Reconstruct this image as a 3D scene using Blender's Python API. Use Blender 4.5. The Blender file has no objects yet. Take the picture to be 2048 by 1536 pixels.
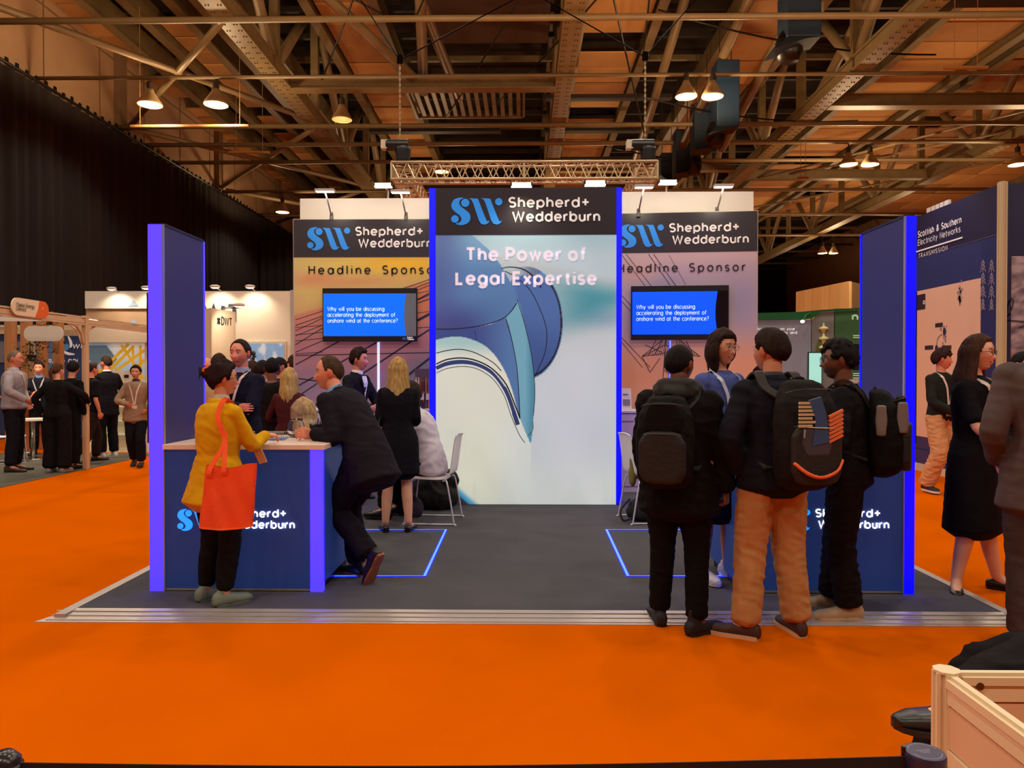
import bpy, bmesh, math, random
import numpy as np
from mathutils import Vector, Matrix, noise as mnoise
random.seed(7); rng = np.random.default_rng(7)
SC = bpy.context.scene
COL = SC.collection
PI = math.pi
R = math.radians
# ---------------------------------------------------------------- camera
EYE = 1.535; FPX = 1480.0
cam_d = bpy.data.cameras.new('camera'); cam_d.sensor_width = 36; cam_d.lens = FPX/2048*36
cam_d.clip_end = 300
cam = bpy.data.objects.new('camera', cam_d); COL.objects.link(cam)
YAW = math.atan(21/FPX); PITCH = math.atan(18/FPX)
cam.location = (0, 0, EYE); cam.rotation_euler = (PI/2-PITCH, 0, YAW)
SC.camera = cam
CM = cam.rotation_euler.to_matrix()
def ray(px, py): return CM @ Vector(((px-1024)/FPX, -(py-768)/FPX, -1.0))
def gy(px, py, Y):
    d = ray(px, py); t = Y/d.y; return Vector((d.x*t, Y, EYE+d.z*t))
def gz(px, py, Z=0.0):
    d = ray(px, py); t = (Z-EYE)/d.z; return Vector((d.x*t, d.y*t, Z))
# ---------------------------------------------------------------- view
SC.view_settings.view_transform = 'Standard'; SC.view_settings.look = 'None'
SC.view_settings.gamma = 1; SC.view_settings.use_curve_mapping = False
SC.view_settings.exposure = 0.0
SC.cycles.use_denoising = True
SC.cycles.max_bounces = 6
w = bpy.data.worlds.new('world'); SC.world = w; w.use_nodes = True
w.node_tree.nodes['Background'].inputs[0].default_value = (0.9, 0.6, 0.35, 1)
w.node_tree.nodes['Background'].inputs[1].default_value = 0.02
UP_E = 330.0; LAMP_E = 405.0; LAMP_C = (1.0, 0.87, 0.70)
def spot(name, loc, aim, e, col, ang, rad=0.15, blend=0.5):
    l = bpy.data.lights.new(name, 'SPOT'); l.energy = e; l.color = col; l.spot_size = R(ang); l.spot_blend = blend
    l.shadow_soft_size = rad
    o = bpy.data.objects.new(name, l); COL.objects.link(o); o.location = loc
    d = Vector(aim)-Vector(loc); o.rotation_euler = d.to_track_quat('-Z', 'Y').to_euler(); return o
# ---------------------------------------------------------------- materials
def lin(c):
    r = []
    for v in c[:3]:
        v /= 255.0; r.append(v/12.92 if v <= 0.04045 else ((v+0.055)/1.055)**2.4)
    return (r[0], r[1], r[2], 1.0)
MATS = {}
def mat(key, c, rough=0.6, metal=0.0, emit=0.0, ecol=None, noise=0.0, nscale=6.0, bump=0.0, bscale=80.0, stretch=(1,1,1), trans=0.0, spec=0.5, attr=False, sheen=0.0, coat=0.0):
    k = (key, tuple(c), rough, metal, emit, noise, bump, attr)
    if k in MATS: return MATS[k]
    m = bpy.data.materials.new(key); m.use_nodes = True; nt = m.node_tree; b = nt.nodes['Principled BSDF']; MATS[k] = m
    b.inputs['Base Color'].default_value = lin(c); b.inputs['Roughness'].default_value = rough; b.inputs['Metallic'].default_value = metal
    b.inputs['Specular IOR Level'].default_value = spec
    if sheen: b.inputs['Sheen Weight'].default_value = sheen
    if coat: b.inputs['Coat Weight'].default_value = coat
    if trans: b.inputs['Transmission Weight'].default_value = trans
    m.diffuse_color = lin(c)
    src = None
    tc = mp = None
    if noise or bump:
        tc = nt.nodes.new('ShaderNodeTexCoord'); mp = nt.nodes.new('ShaderNodeMapping'); mp.inputs['Scale'].default_value = stretch
        nt.links.new(tc.outputs['Object'], mp.inputs['Vector'])
    if attr:
        a = nt.nodes.new('ShaderNodeVertexColor'); a.layer_name = 'Col'; src = a.outputs['Color']
    if noise:
        n = nt.nodes.new('ShaderNodeTexNoise'); n.inputs['Scale'].default_value = nscale; n.inputs['Detail'].default_value = 4
        nt.links.new(mp.outputs['Vector'], n.inputs['Vector'])
        mr = nt.nodes.new('ShaderNodeMapRange'); mr.inputs['To Min'].default_value = 1-noise; mr.inputs['To Max'].default_value = 1+noise
        mr.inputs['From Min'].default_value = 0.3; mr.inputs['From Max'].default_value = 0.7
        nt.links.new(n.outputs['Fac'], mr.inputs['Value'])
        vm = nt.nodes.new('ShaderNodeVectorMath'); vm.operation = 'SCALE'
        if src: nt.links.new(src, vm.inputs[0])
        else: vm.inputs[0].default_value = lin(c)[:3]
        nt.links.new(mr.outputs['Result'], vm.inputs['Scale']); src = vm.outputs['Vector']
    if src: nt.links.new(src, b.inputs['Base Color'])
    if bump:
        n2 = nt.nodes.new('ShaderNodeTexNoise'); n2.inputs['Scale'].default_value = bscale; n2.inputs['Detail'].default_value = 3
        nt.links.new(mp.outputs['Vector'], n2.inputs['Vector'])
        bp = nt.nodes.new('ShaderNodeBump'); bp.inputs['Strength'].default_value = bump; bp.inputs['Distance'].default_value = 0.01
        nt.links.new(n2.outputs['Fac'], bp.inputs['Height']); nt.links.new(bp.outputs['Normal'], b.inputs['Normal'])
    if emit:
        b.inputs['Emission Strength'].default_value = emit
        if ecol is not None: b.inputs['Emission Color'].default_value = (*ecol, 1)
        elif src: nt.links.new(src, b.inputs['Emission Color'])
        else: b.inputs['Emission Color'].default_value = lin(c)
    return m
# ---------------------------------------------------------------- mesh builder
def wloc(o):
    v = Vector((0, 0, 0))
    while o: v += o.location; o = o.parent
    return v
class MB:
    def __init__(s): s.v = []; s.f = []; s.mi = []; s.cur = 0; s.n = 0
    def add(s, vs, fs):
        b = s.n
        s.v.extend([tuple(x) for x in vs]); s.n += len(vs)
        for f in fs: s.f.append([b+i for i in f]); s.mi.append(s.cur)
        return s
    def box(s, a, b, rot=None, ctr=None):
        x0, y0, z0 = a; x1, y1, z1 = b
        vs = [Vector(p) for p in ((x0,y0,z0),(x1,y0,z0),(x1,y1,z0),(x0,y1,z0),(x0,y0,z1),(x1,y0,z1),(x1,y1,z1),(x0,y1,z1))]
        if rot is not None:
            c = Vector(ctr) if ctr is not None else (Vector(a)+Vector(b))/2
            vs = [c+rot@(p-c) for p in vs]
        return s.add(vs, [(0,3,2,1),(4,5,6,7),(0,1,5,4),(1,2,6,5),(2,3,7,6),(3,0,4,7)])
    def bar(s, p0, p1, wd, ht, up=(0,0,1)):
        p0 = Vector(p0); p1 = Vector(p1); d = (p1-p0).normalized(); u = Vector(up)
        if abs(d.dot(u)) > .98: u = Vector((1,0,0))
        x = d.cross(u).normalized()*wd/2; y = x.cross(d).normalized()*ht/2
        vs = [p0-x-y,p0+x-y,p0+x+y,p0-x+y,p1-x-y,p1+x-y,p1+x+y,p1-x+y]
        return s.add(vs, [(0,1,2,3),(4,7,6,5),(0,4,5,1),(1,5,6,2),(2,6,7,3),(3,7,4,0)])
    def cyl(s, p0, p1, r0, r1=None, n=12, cap=True):
        r1 = r0 if r1 is None else r1
        return s.tube([p0, p1], [r0, r1], n, cap)
    def tube(s, pts, rs, n=8, cap=True):
        pts = [Vector(p) for p in pts]
        if not hasattr(rs, '__len__'): rs = [rs]*len(pts)
        k = len(pts); vs = []; prev = None
        for i, p in enumerate(pts):
            d = (pts[min(i+1,k-1)]-pts[max(i-1,0)]).normalized()
            if prev is None:
                u = Vector((0,0,1)) if abs(d.z) < .9 else Vector((1,0,0)); x = d.cross(u).normalized()
            else:
                x = (prev-d*prev.dot(d)).normalized()
            prev = x; y = d.cross(x)
            for j in range(n):
                a = 2*PI*j/n; vs.append(p+(x*math.cos(a)+y*math.sin(a))*rs[i])
        fs = []
        for i in range(k-1):
            for j in range(n): fs.append((i*n+j, i*n+(j+1)%n, (i+1)*n+(j+1)%n, (i+1)*n+j))
        if cap: fs.append(tuple(range(n-1,-1,-1))); fs.append(tuple((k-1)*n+j for j in range(n)))
        return s.add(vs, fs)
    def ring(s, secs, cap=True):     # secs: list of equal-length loops of points
        n = len(secs[0]); vs = [p for q in secs for p in q]; fs = []
        for i in range(len(secs)-1):
            for j in range(n): fs.append((i*n+j, i*n+(j+1)%n, (i+1)*n+(j+1)%n, (i+1)*n+j))
        if cap: fs.append(tuple(range(n-1,-1,-1))); fs.append(tuple((len(secs)-1)*n+j for j in range(n)))
        return s.add(vs, fs)
    def lathe(s, prof, c=(0,0,0), n=24, axis=None):
        c = Vector(c); secs = []
        for r, z in prof:
            secs.append([c+Vector((r*math.cos(2*PI*j/n), r*math.sin(2*PI*j/n), z)) for j in range(n)])
        return s.ring(secs)
    def ell(s, c, r, n=12, m=8, rot=None):
        c = Vector(c); secs = []
        for i in range(m+1):
            t = PI*i/m; rr = max(math.sin(t), .02)
            l = []
            for j in range(n):
                a = 2*PI*j/n; p = Vector((r[0]*rr*math.cos(a), r[1]*rr*math.sin(a), -r[2]*math.cos(t)))
                l.append(c+(rot@p if rot else p))
            secs.append(l)
        return s.ring(secs)
    def prism(s, poly, o, x, y, th):      # poly in 2D, plane at o with axes x,y, extruded along x cross y by th (towards +n)
        o = Vector(o); x = Vector(x); y = Vector(y); nrm = x.cross(y).normalized()*th
        n = len(poly); vs = [o+x*a+y*b for a, b in poly]+[o+x*a+y*b+nrm for a, b in poly]
        fs = [tuple(range(n-1,-1,-1)), tuple(n+i for i in range(n))]
        for i in range(n): fs.append((i, (i+1)%n, n+(i+1)%n, n+i))
        return s.add(vs, fs)
    def build(s, name, m, parent=None, local=False, smooth=False, bevel=0.0):
        me = bpy.data.meshes.new(name)
        off = Vector((0,0,0))
        ob = bpy.data.objects.new(name, me)
        if parent is not None:
            if not local: off = wloc(parent)
            ob.parent = parent
        elif not local:
            a = np.array(s.v); lo = a.min(0); hi = a.max(0); off = Vector(((lo[0]+hi[0])/2, (lo[1]+hi[1])/2, lo[2])); ob.location = off
        me.from_pydata([(x-off.x, y-off.y, z-off.z) for x, y, z in s.v], [], s.f)
        for q in (m if isinstance(m, (list, tuple)) else [m]): me.materials.append(q)
        if isinstance(m, (list, tuple)): me.polygons.foreach_set('material_index', s.mi)
        if smooth: me.polygons.foreach_set('use_smooth', [True]*len(me.polygons))
        me.update(); COL.objects.link(ob)
        if bevel:
            md = ob.modifiers.new('bevel', 'BEVEL'); md.width = bevel; md.segments = 2; md.limit_method = 'ANGLE'
        return ob
def thing(name, label, cat, loc=(0,0,0), group=None, rz=0):
    o = bpy.data.objects.new(name, None); COL.objects.link(o); o.location = loc; o.rotation_euler = (0,0,rz); o.empty_display_size = .1
    return tag(o, label, cat, group)
def tag(o, label=None, cat=None, group=None, kind=None):
    if label: o['label'] = label
    if cat: o['category'] = cat
    if group: o['group'] = group
    if kind: o['kind'] = kind
    return o
def struct(name, mb, m, parent=None, **k):
    o = mb.build(name, m, parent, **k)
    if parent is None: o['kind'] = 'structure'
    return o
def children(o): return [c for c in bpy.data.objects if c.parent == o]
def copy_tree(o, parent=None):
    c = o.copy(); COL.objects.link(c)
    if parent: c.parent = parent
    for ch in list(o.children): copy_tree(ch, c)
    return c
def jarr(p): return [Vector(q) for q in p]
# ---------------------------------------------------------------- stroke font (geometric sans)
def ar(cx, cy, rx, ry, a0, a1, n=None):
    n = n or max(3, int(abs(a1-a0)/15))
    return [(cx+rx*math.cos(R(a0+(a1-a0)*i/n)), cy+ry*math.sin(R(a0+(a1-a0)*i/n))) for i in range(n+1)]
O_ = lambda: ar(.25,.25,.25,.25,0,360,24)
def SS(w, h):   # S shape of width w, height h
    r = h/4
    return ar(w/2, h-r, w/2, r, 35, 180)+ar(w/2, h-r, w/2, r, 180, 262)[1:]+ar(w/2, r, w/2, r, 82, 0)+ar(w/2, r, w/2, r, 0, -145)[1:]
G = {
 'a': (.5, [O_(), [(.5,.5),(.5,0)]]), 'b': (.5, [O_(), [(0,.73),(0,0)]]), 'c': (.42, [ar(.25,.25,.25,.25,48,312)]),
 'd': (.5, [O_(), [(.5,.73),(.5,0)]]), 'e': (.5, [[(.02,.25),(.5,.25)]+ar(.25,.25,.25,.25,0,318)]),
 'f': (.27, [ar(.27,.56,.14,.15,80,180)+[(.13,0)], [(0,.47),(.28,.47)]]), 'g': (.5, [O_(), [(.5,.5),(.5,0)]+ar(.25,0,.25,.2,0,-150)]),
 'h': (.42, [[(0,.73),(0,0)], [(0,.22)]+ar(.21,.27,.21,.22,180,0)+[(.42,0)]]), 'i': (.04, [[(.02,.5),(.02,0)], [(.02,.66),(.02,.72)]]),
 'j': (.12, [[(.1,.5),(.1,-.1)]+ar(-.02,-.08,.12,.12,0,-80), [(.1,.66),(.1,.72)]]), 'k': (.4, [[(0,.73),(0,0)], [(.36,.5),(.02,.2)], [(.14,.3),(.4,0)]]),
 'l': (.02, [[(.01,.73),(.01,0)]]), 'm': (.68, [[(0,.5),(0,0)], [(0,.24)]+ar(.17,.3,.17,.19,180,0)+[(.34,0)], [(.34,.24)]+ar(.51,.3,.17,.19,180,0)+[(.68,0)]]),
 'n': (.42, [[(0,.5),(0,0)], [(0,.22)]+ar(.21,.27,.21,.22,180,0)+[(.42,0)]]), 'o': (.5, [O_()]),
 'p': (.5, [O_(), [(0,.5),(0,-.2)]]), 'q': (.5, [O_(), [(.5,.5),(.5,-.2)]]), 'r': (.24, [[(0,.5),(0,0)], [(0,.24)]+ar(.22,.26,.22,.23,180,75)]),
 's': (.34, [SS(.34,.5)]), 't': (.27, [[(.12,.66),(.12,.12)]+ar(.25,.13,.13,.13,180,280), [(0,.48),(.27,.48)]]),
 'u': (.42, [[(0,.5)]+ar(.21,.22,.21,.22,180,360)+[(.42,.5)], [(.42,.5),(.42,0)]]), 'v': (.44, [[(0,.5),(.22,0),(.44,.5)]]),
 'w': (.66, [[(0,.5),(.17,0),(.33,.48),(.49,0),(.66,.5)]]), 'x': (.42, [[(0,.5),(.42,0)],[(0,0),(.42,.5)]]), 'y': (.44, [[(0,.5),(.22,.02)], [(.44,.5),(.14,-.2)]]),
 'z': (.4, [[(0,.49),(.4,.49),(0,.01),(.4,.01)]]),
 'A': (.62, [[(0,0),(.31,.7),(.62,0)], [(.1,.22),(.52,.22)]]), 'B': (.46, [[(0,0),(0,.7),(.24,.7)]+ar(.24,.53,.18,.17,90,-90)+[(0,.36)], [(.24,.36)]+ar(.26,.18,.2,.18,90,-90)+[(0,0)]]),
 'C': (.6, [ar(.35,.35,.35,.35,45,315)]), 'D': (.56, [[(0,0),(0,.7),(.21,.7)]+ar(.21,.35,.35,.35,90,-90)+[(0,0)]]),
 'E': (.42, [[(.42,.7),(0,.7),(0,0),(.42,0)], [(0,.36),(.38,.36)]]), 'F': (.42, [[(.42,.7),(0,.7),(0,0)], [(0,.36),(.38,.36)]]),
 'G': (.66, [ar(.35,.35,.35,.35,45,350)+[(.7,.36),(.38,.36)]]), 'H': (.52, [[(0,0),(0,.7)],[(.52,0),(.52,.7)],[(0,.36),(.52,.36)]]),
 'I': (.02, [[(.01,0),(.01,.7)]]), 'K': (.48, [[(0,0),(0,.7)],[(.46,.7),(.02,.26)],[(.15,.38),(.48,0)]]), 'L': (.38, [[(0,.7),(0,0),(.38,0)]]), 'M': (.64, [[(0,0),(0,.7),(.32,.25),(.64,.7),(.64,0)]]),
 'N': (.52, [[(0,0),(0,.7),(.52,0),(.52,.7)]]), 'O': (.7, [ar(.35,.35,.35,.35,0,360,28)]), 'P': (.46, [[(0,0),(0,.7),(.25,.7)]+ar(.25,.5,.21,.2,90,-90)+[(0,.3)]]),
 'R': (.48, [[(0,0),(0,.7),(.25,.7)]+ar(.25,.5,.21,.2,90,-90)+[(0,.3)], [(.24,.3),(.48,0)]]), 'S': (.46, [SS(.46,.7)]),
 'T': (.54, [[(0,.7),(.54,.7)],[(.27,.7),(.27,0)]]), 'U': (.52, [[(0,.7)]+ar(.26,.26,.26,.26,180,360)+[(.52,.7)]]), 'V': (.6, [[(0,.7),(.3,0),(.6,.7)]]),
 'W': (.9, [[(0,.7),(.22,0),(.45,.68),(.68,0),(.9,.7)]]), 'X': (.56, [[(0,.7),(.56,0)],[(0,0),(.56,.7)]]), 'Y': (.56, [[(0,.7),(.28,.34),(.56,.7)],[(.28,.34),(.28,0)]]),
 '+': (.5, [[(0,.35),(.5,.35)],[(.25,.1),(.25,.6)]]), '?': (.36, [ar(.18,.54,.17,.17,170,-60)+[(.18,.3),(.18,.2)], [(.18,.0),(.18,.05)]]),
 '&': (.54, [[(.54,0),(.12,.5)]+ar(.25,.57,.13,.13,200,-30)+[(.1,.3)]+ar(.22,.18,.2,.18,140,330)+[(.52,.36)]]), '.': (.04, [[(.02,0),(.02,.05)]]), '0': (.5, [ar(.25,.35,.25,.35,0,360,24)]),
 '-': (.3, [[(0,.3),(.3,.3)]]), '3': (.42, [ar(.21,.52,.19,.18,150,-80)+ar(.21,.18,.21,.18,85,-150)]), '8': (.44, [ar(.22,.52,.18,.18,0,360), ar(.22,.18,.22,.18,0,360)]),
}
def text_width(t, track=.15, sp=.3):
    x = 0
    for ch in t:
        x += (sp if ch == ' ' else G[ch][0]) + track
    return x-track
def text(mb, t, o, x, y, size, wt=.1, track=.15, sp=.3, width=None, th=.002, shear=0.0, wx=1.0):
    """strokes of text t as thin raised print; o = baseline start, x,y unit axes, size = em, width = fit to this width"""
    o = Vector(o); x = Vector(x).normalized(); y = Vector(y).normalized(); nrm = x.cross(y)
    size = size*.7/(.7+wt); o = o+y*(wt/2*size); track = track+wt
    sx = size
    if width: sx = width/(text_width(t, track, sp)+wt)
    o = o+x*(wt/2*sx)
    cx = 0; hw = wt/2
    for ch in t:
        if ch == ' ': cx += sp+track; continue
        gw, strokes = G[ch]
        for st in strokes:
            pts = [((cx+a)*sx/size+b*shear, b) for a, b in st]
            n = len(pts); L = []; Rr = []
            closed = (abs(pts[0][0]-pts[-1][0])+abs(pts[0][1]-pts[-1][1])) < 1e-4
            for i, (a, b) in enumerate(pts):
                if closed and i in (0, n-1): p0 = pts[-2]; p1 = pts[1]
                else: p0 = pts[max(i-1,0)]; p1 = pts[min(i+1,n-1)]
                q = (a, b)
                d0 = Vector((q[0]-p0[0], q[1]-p0[1])); d1 = Vector((p1[0]-q[0], p1[1]-q[1]))
                if d0.length < 1e-6: d0 = d1
                if d1.length < 1e-6: d1 = d0
                d0.normalize(); d1.normalize(); d = (d0+d1)
                if d.length < .2: d = d0
                d.normalize(); k = min(1/max(abs(d.dot(d1)), .45), 1.9)
                ex = (0, 0)
                if not closed and i == 0: ex = (-d1.x*0, -d1.y*0)
                nx, ny = -d.y*hw*k*wx, d.x*hw*k
                L.append((a+nx, b+ny)); Rr.append((a-nx, b-ny))
            vs = []
            for (a, b), (c, d) in zip(L, Rr):
                vs.append(o+x*a*size+y*b*size+nrm*th); vs.append(o+x*c*size+y*d*size+nrm*th)
            mb.add(vs, [(2*i, 2*i+1, 2*i+3, 2*i+2) for i in range(n-1)])
        cx += gw+track
def ribbon(mb, pts, wd, th=0.0, o=(0,0,0), x=(1,0,0), y=(0,0,1)):
    """flat band in the plane (o,x,y) following 2D pts, raised by th"""
    o = Vector(o); x = Vector(x); y = Vector(y); nrm = x.cross(y).normalized(); n = len(pts); vs = []
    ws = wd if hasattr(wd, '__len__') else [wd]*n
    for i, (a, b) in enumerate(pts):
        p0 = pts[max(i-1,0)]; p1 = pts[min(i+1,n-1)]; d = Vector((p1[0]-p0[0], p1[1]-p0[1])); d.normalize()
        for sgn in (1,-1): vs.append(o+x*(a-d.y*ws[i]/2*sgn)+y*(b+d.x*ws[i]/2*sgn)+nrm*th)
    return mb.add(vs, [(2*i, 2*i+1, 2*i+3, 2*i+2) for i in range(n-1)])
def cmr(pts, k=8, closed=False):
    """Catmull-Rom through 2D/3D points"""
    P = [Vector(p) for p in pts]; n = len(P); out = []
    rg = range(n if closed else n-1)
    for i in rg:
        g = (lambda j: P[j % n]) if closed else (lambda j: P[min(max(j,0),n-1)])
        a, b, c, d = g(i-1), g(i), g(i+1), g(i+2)
        for q in range(k):
            t = q/k; out.append(.5*((2*b)+(c-a)*t+(2*a-5*b+4*c-d)*t*t+(3*b-a-3*c+d)*t**3))
    if not closed: out.append(P[-1])
    return out
def picture(name, o, x, y, W, H, nx, ny, fn, m, parent=None, th=.004):
    """flat printed sheet: a grid whose vertex colours are the print; fn(u,v) arrays -> rgb 0..255, u,v in 0..1 (v up)"""
    o = Vector(o); x = Vector(x).normalized(); y = Vector(y).normalized(); nrm = x.cross(y)
    u, v = np.meshgrid(np.linspace(0,1,nx+1), np.linspace(0,1,ny+1)); u = u.ravel(); v = v.ravel()
    rgb = np.clip(fn(u, v), 0, 255)/255.0
    rgb = np.where(rgb <= .04045, rgb/12.92, ((rgb+.055)/1.055)**2.4)
    P = np.array(o)[None]+np.outer(u*W, np.array(x))+np.outer(v*H, np.array(y))+np.array(nrm)*th
    off = wloc(parent) if parent is not None else Vector(P.min(0).tolist())
    P = P-np.array(off)
    i = np.arange(nx*ny); r = i//nx; c = i % nx; a = r*(nx+1)+c
    F = np.stack([a, a+1, a+nx+2, a+nx+1], 1)
    me = bpy.data.meshes.new(name); me.vertices.add(len(P)); me.vertices.foreach_set('co', P.ravel())
    me.loops.add(F.size); me.loops.foreach_set('vertex_index', F.ravel().astype(np.int32))
    me.polygons.add(len(F)); me.polygons.foreach_set('loop_start', np.arange(0, F.size, 4, dtype=np.int32))
    me.update(calc_edges=True)
    ca = me.color_attributes.new('Col', 'FLOAT_COLOR', 'POINT')
    ca.data.foreach_set('color', np.concatenate([rgb, np.ones((len(P),1))], 1).astype(np.float32).ravel())
    me.materials.append(m)
    ob = bpy.data.objects.new(name, me); COL.objects.link(ob)
    if parent is not None: ob.parent = parent
    else: ob.location = off
    return ob
def sm(a, b, t):
    t = np.clip((t-a)/(b-a), 0, 1); return t*t*(3-2*t)
def inpoly(px, py, poly):
    c = np.zeros(px.shape, bool); n = len(poly); j = n-1
    for i in range(n):
        xi, yi = poly[i][0], poly[i][1]; xj, yj = poly[j][0], poly[j][1]
        k = ((yi > py) != (yj > py)) & (px < (xj-xi)*(py-yi)/((yj-yi) if yj != yi else 1e-9)+xi); c ^= k; j = i
    return c
def mixc(base, col, a):
    a = np.asarray(a, float)
    if a.ndim == 0: a = np.full(base.shape[0], float(a))
    col = np.asarray(col, float)
    return base*(1-a[:,None])+col*a[:,None]
# ================================================================ lights of the hall
LAMPS = []
def ypt(px, py, Y): return gy(px, py, Y)
vis = [(300,210,23.3),(432,210,23.3),(565,425,37.8),(1372,194,23.3),(1425,194,23.3),(1697,330,30.1),(1740,330,30.1),(1645,507,50.0),(1667,507,50.0),(2035,330,30.1),(684,240,24.6),(883,344,32.6)]
LPOS = [ypt(*a) for a in vis]
extra = [(x, y, 9.4) for y in (15.5, 9.5, 3.5, -3.5) for x in (-11, -6.5, -2, 2.5, 7, 12)]+[(9,44,9.4),(17,40,9.4),(-5,39,9.4),(3,36,9.4),(15,56,9.4),(24,46,9.4),(12,68,9.4),(24,66,9.4),(6,62,9.4)]  # unseen overhead rows; the far ones are added fill to lighten the distant roof
for i, p in enumerate(LPOS+[Vector(e) for e in extra]):
    k = 1.0
    if i >= len(LPOS) and p.y < 0: k = 1.25
    if i in (10, 11): k = .25
    spot('hall_lamp_or_fill', (p.x, p.y, p.z-.05), (p.x, p.y, 0), LAMP_E*k, LAMP_C, 150, .22, .35)
    spot('ceiling_fill', (p.x, p.y, p.z-.45), (p.x, p.y, 20), UP_E*(.2 if i in (10,11) else 1), (1.0,.70,.38), 178, .25, .3)       # upward fill added at every lamp position to brighten the ceiling
# ================================================================ materials of the setting
M_or = mat('orange_carpet', (214,94,0), 1.0, noise=.05, nscale=1.1, bump=.35, bscale=260, spec=.0)
M_grey = mat('dark_grey_carpet', (80,78,84), .9, noise=.08, nscale=2.0, bump=.4, bscale=300, spec=.2)
M_lcar = mat('grey_green_carpet', (98,94,84), .95, noise=.06, nscale=3.0, bump=.3, bscale=260, spec=.1)
M_alu = mat('brushed_aluminium', (190,180,172), .42, .6, bump=.1, bscale=300, stretch=(1,30,30))
M_steel = mat('painted_steel', (124,104,70), .5, .0, noise=.12, nscale=3)
M_pipe = mat('painted_pipe', (130,108,78), .45, noise=.1, nscale=2)
M_darksteel = mat('dark_steel', (44,34,26), .6)
M_deck = mat('ceiling_deck', (50,34,20), .9, noise=.3, nscale=1.5)
M_panel = [mat('ceiling_panel_tan', (196,144,84), .85, noise=.08, nscale=1.0), mat('ceiling_panel_brown', (170,120,68), .85, noise=.1, nscale=1.0)]
M_wallup = mat('upper_wall_plaster', (172,136,104), .9, noise=.08, nscale=.6)
M_curt = mat('black_drape', (30,21,21), .95, noise=.25, nscale=.8, stretch=(1,1,.1))
M_white = mat('white_laminate', (226,220,210), .5)
M_navy = mat('navy_laminate_glow', (34,54,110), .45, emit=.42, noise=.04, nscale=2, spec=.25)  # glow added to make the counter fronts brighter and bluer
M_towerp = mat('navy_tower_panel', (42,42,108), .5)
M_blk = mat('black_plastic', (14,13,15), .4)
M_ledL = mat('led_violet_blue', (80,60,255), .4, emit=1.0, ecol=(.08,.045,2.4))
M_ledR = mat('led_pure_blue', (0,0,255), .4, emit=1.0, ecol=(.0,.001,2.6))
M_ledF = mat('led_floor_blue', (90,150,255), .4, emit=1.0, ecol=(.10,.30,2.2))
M_ledE = mat('led_floor_edge', (10,20,255), .4, emit=1.0, ecol=(.0,.02,1.6))
M_ledW = mat('led_cool_white', (200,205,255), .4, emit=1.0, ecol=(.62,.64,1.2))
# ================================================================ floor, walls, ceiling
struct('floor', MB().box((-40,-14,-.2),(40,98,0)), M_or)
struct('trim_1', MB().prism([(-15,5),(-7.1,5),(-7.1,14.3),(-15,14.3)], (0,0,.001), (1,0,0), (0,1,0), .008), M_lcar)['label'] = 'grey carpet of the shell scheme stand'
wl = struct('wall_left', MB().box((-15.9,-14,0),(-15.6,98,17)), M_wallup)
jm = MB()
for y in np.arange(8, 64, 3.2): jm.box((-15.6,y-.02,10),(-15.58,y+.02,16.5))
for y in np.arange(10, 64, 9.2): jm.box((-15.6,y-.25,8),(-15.35,y+.25,16.5))
jm.build('wall_rib', mat('wall_rib', (120,92,66), .9), wl)
struct('wall_back', MB().box((-40,96,0),(40,96.3,17)), mat('far_wall', (26,22,20), .95))
struct('wall_right', MB().box((34,-14,0),(34.3,98,17)), M_wallup)
struct('wall_front', MB().box((-40,-14.3,0),(40,-14,17)), M_wallup)
ceil = struct('ceiling', MB().box((-40,-14,16.6),(40,98,16.9)), M_deck)
# tan panel strips: one object per panel, shared meshes
hd = 12.4; zd = EYE+hd
pm = {}
def panel_mesh(wd, ln, k):
    key = (round(wd,2), round(ln,2), k)
    if key not in pm:
        me = bpy.data.meshes.new('panel'); b = .03; x = wd/2; y = ln/2
        vs = [(-x,-y,.0),(x,-y,0),(x,y,0),(-x,y,0),(-x+b,-y+b,-.05),(x-b,-y+b,-.05),(x-b,y-b,-.05),(-x+b,y-b,-.05)]
        me.from_pydata(vs, [], [(0,1,2,3),(4,7,6,5),(0,4,5,1),(1,5,6,2),(2,6,7,3),(3,7,4,0)]); me.materials.append(M_panel[k]); pm[key] = me
    return pm[key]
strips = [(-1.62,-1.42,1.2),(-1.26,-1.16,1.2),(-1.03,-.93,1.2),(-.84,-.76,1.2),(-.56,-.40,1.6),(.17,.36,1.5),(.60,.78,2.4),(1.16,1.42,1.6),(1.5,1.86,1.6),(2.02,2.5,2.4)]
npan = 0
for (a, b, ln) in strips:
    x0, x1 = a*hd, b*hd; cells = 2 if (x1-x0) > 3.5 else 1; wd = (x1-x0)/cells
    y = 15.0
    while y < 58:
        for c in range(cells):
            if rng.random() < .06 and npan > 8: continue
            o = bpy.data.objects.new('ceiling_panel', panel_mesh(wd-.05, ln-.09, int(rng.integers(0,2)))); COL.objects.link(o); o.parent = ceil
            o.location = Vector((x0+wd*(c+.5), y+ln/2, zd+rng.uniform(-.03,.03)))-ceil.location; npan += 1
        y += ln; ln_ = ln
    gm = MB()                                                    # girder plates that carry the strip
    for xx in (x0-.12, x1+.12): gm.box((xx-.06,14,zd-.35),(xx+.06,60,zd+.5)); gm.box((xx-.16,14,zd-.4),(xx+.16,60,zd-.34))
    gm.build('purlin', M_steel, ceil)
# cross battens and dark voids
for y in list(np.arange(16, 60, 2.1))+list(np.arange(62, 95, 4.2)):
    MB().box((-15.5,y-.09,zd+.55),(33,y+.09,zd+.75)).build('cross_batten', M_darksteel if int(y) % 3 else M_steel, ceil)
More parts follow.
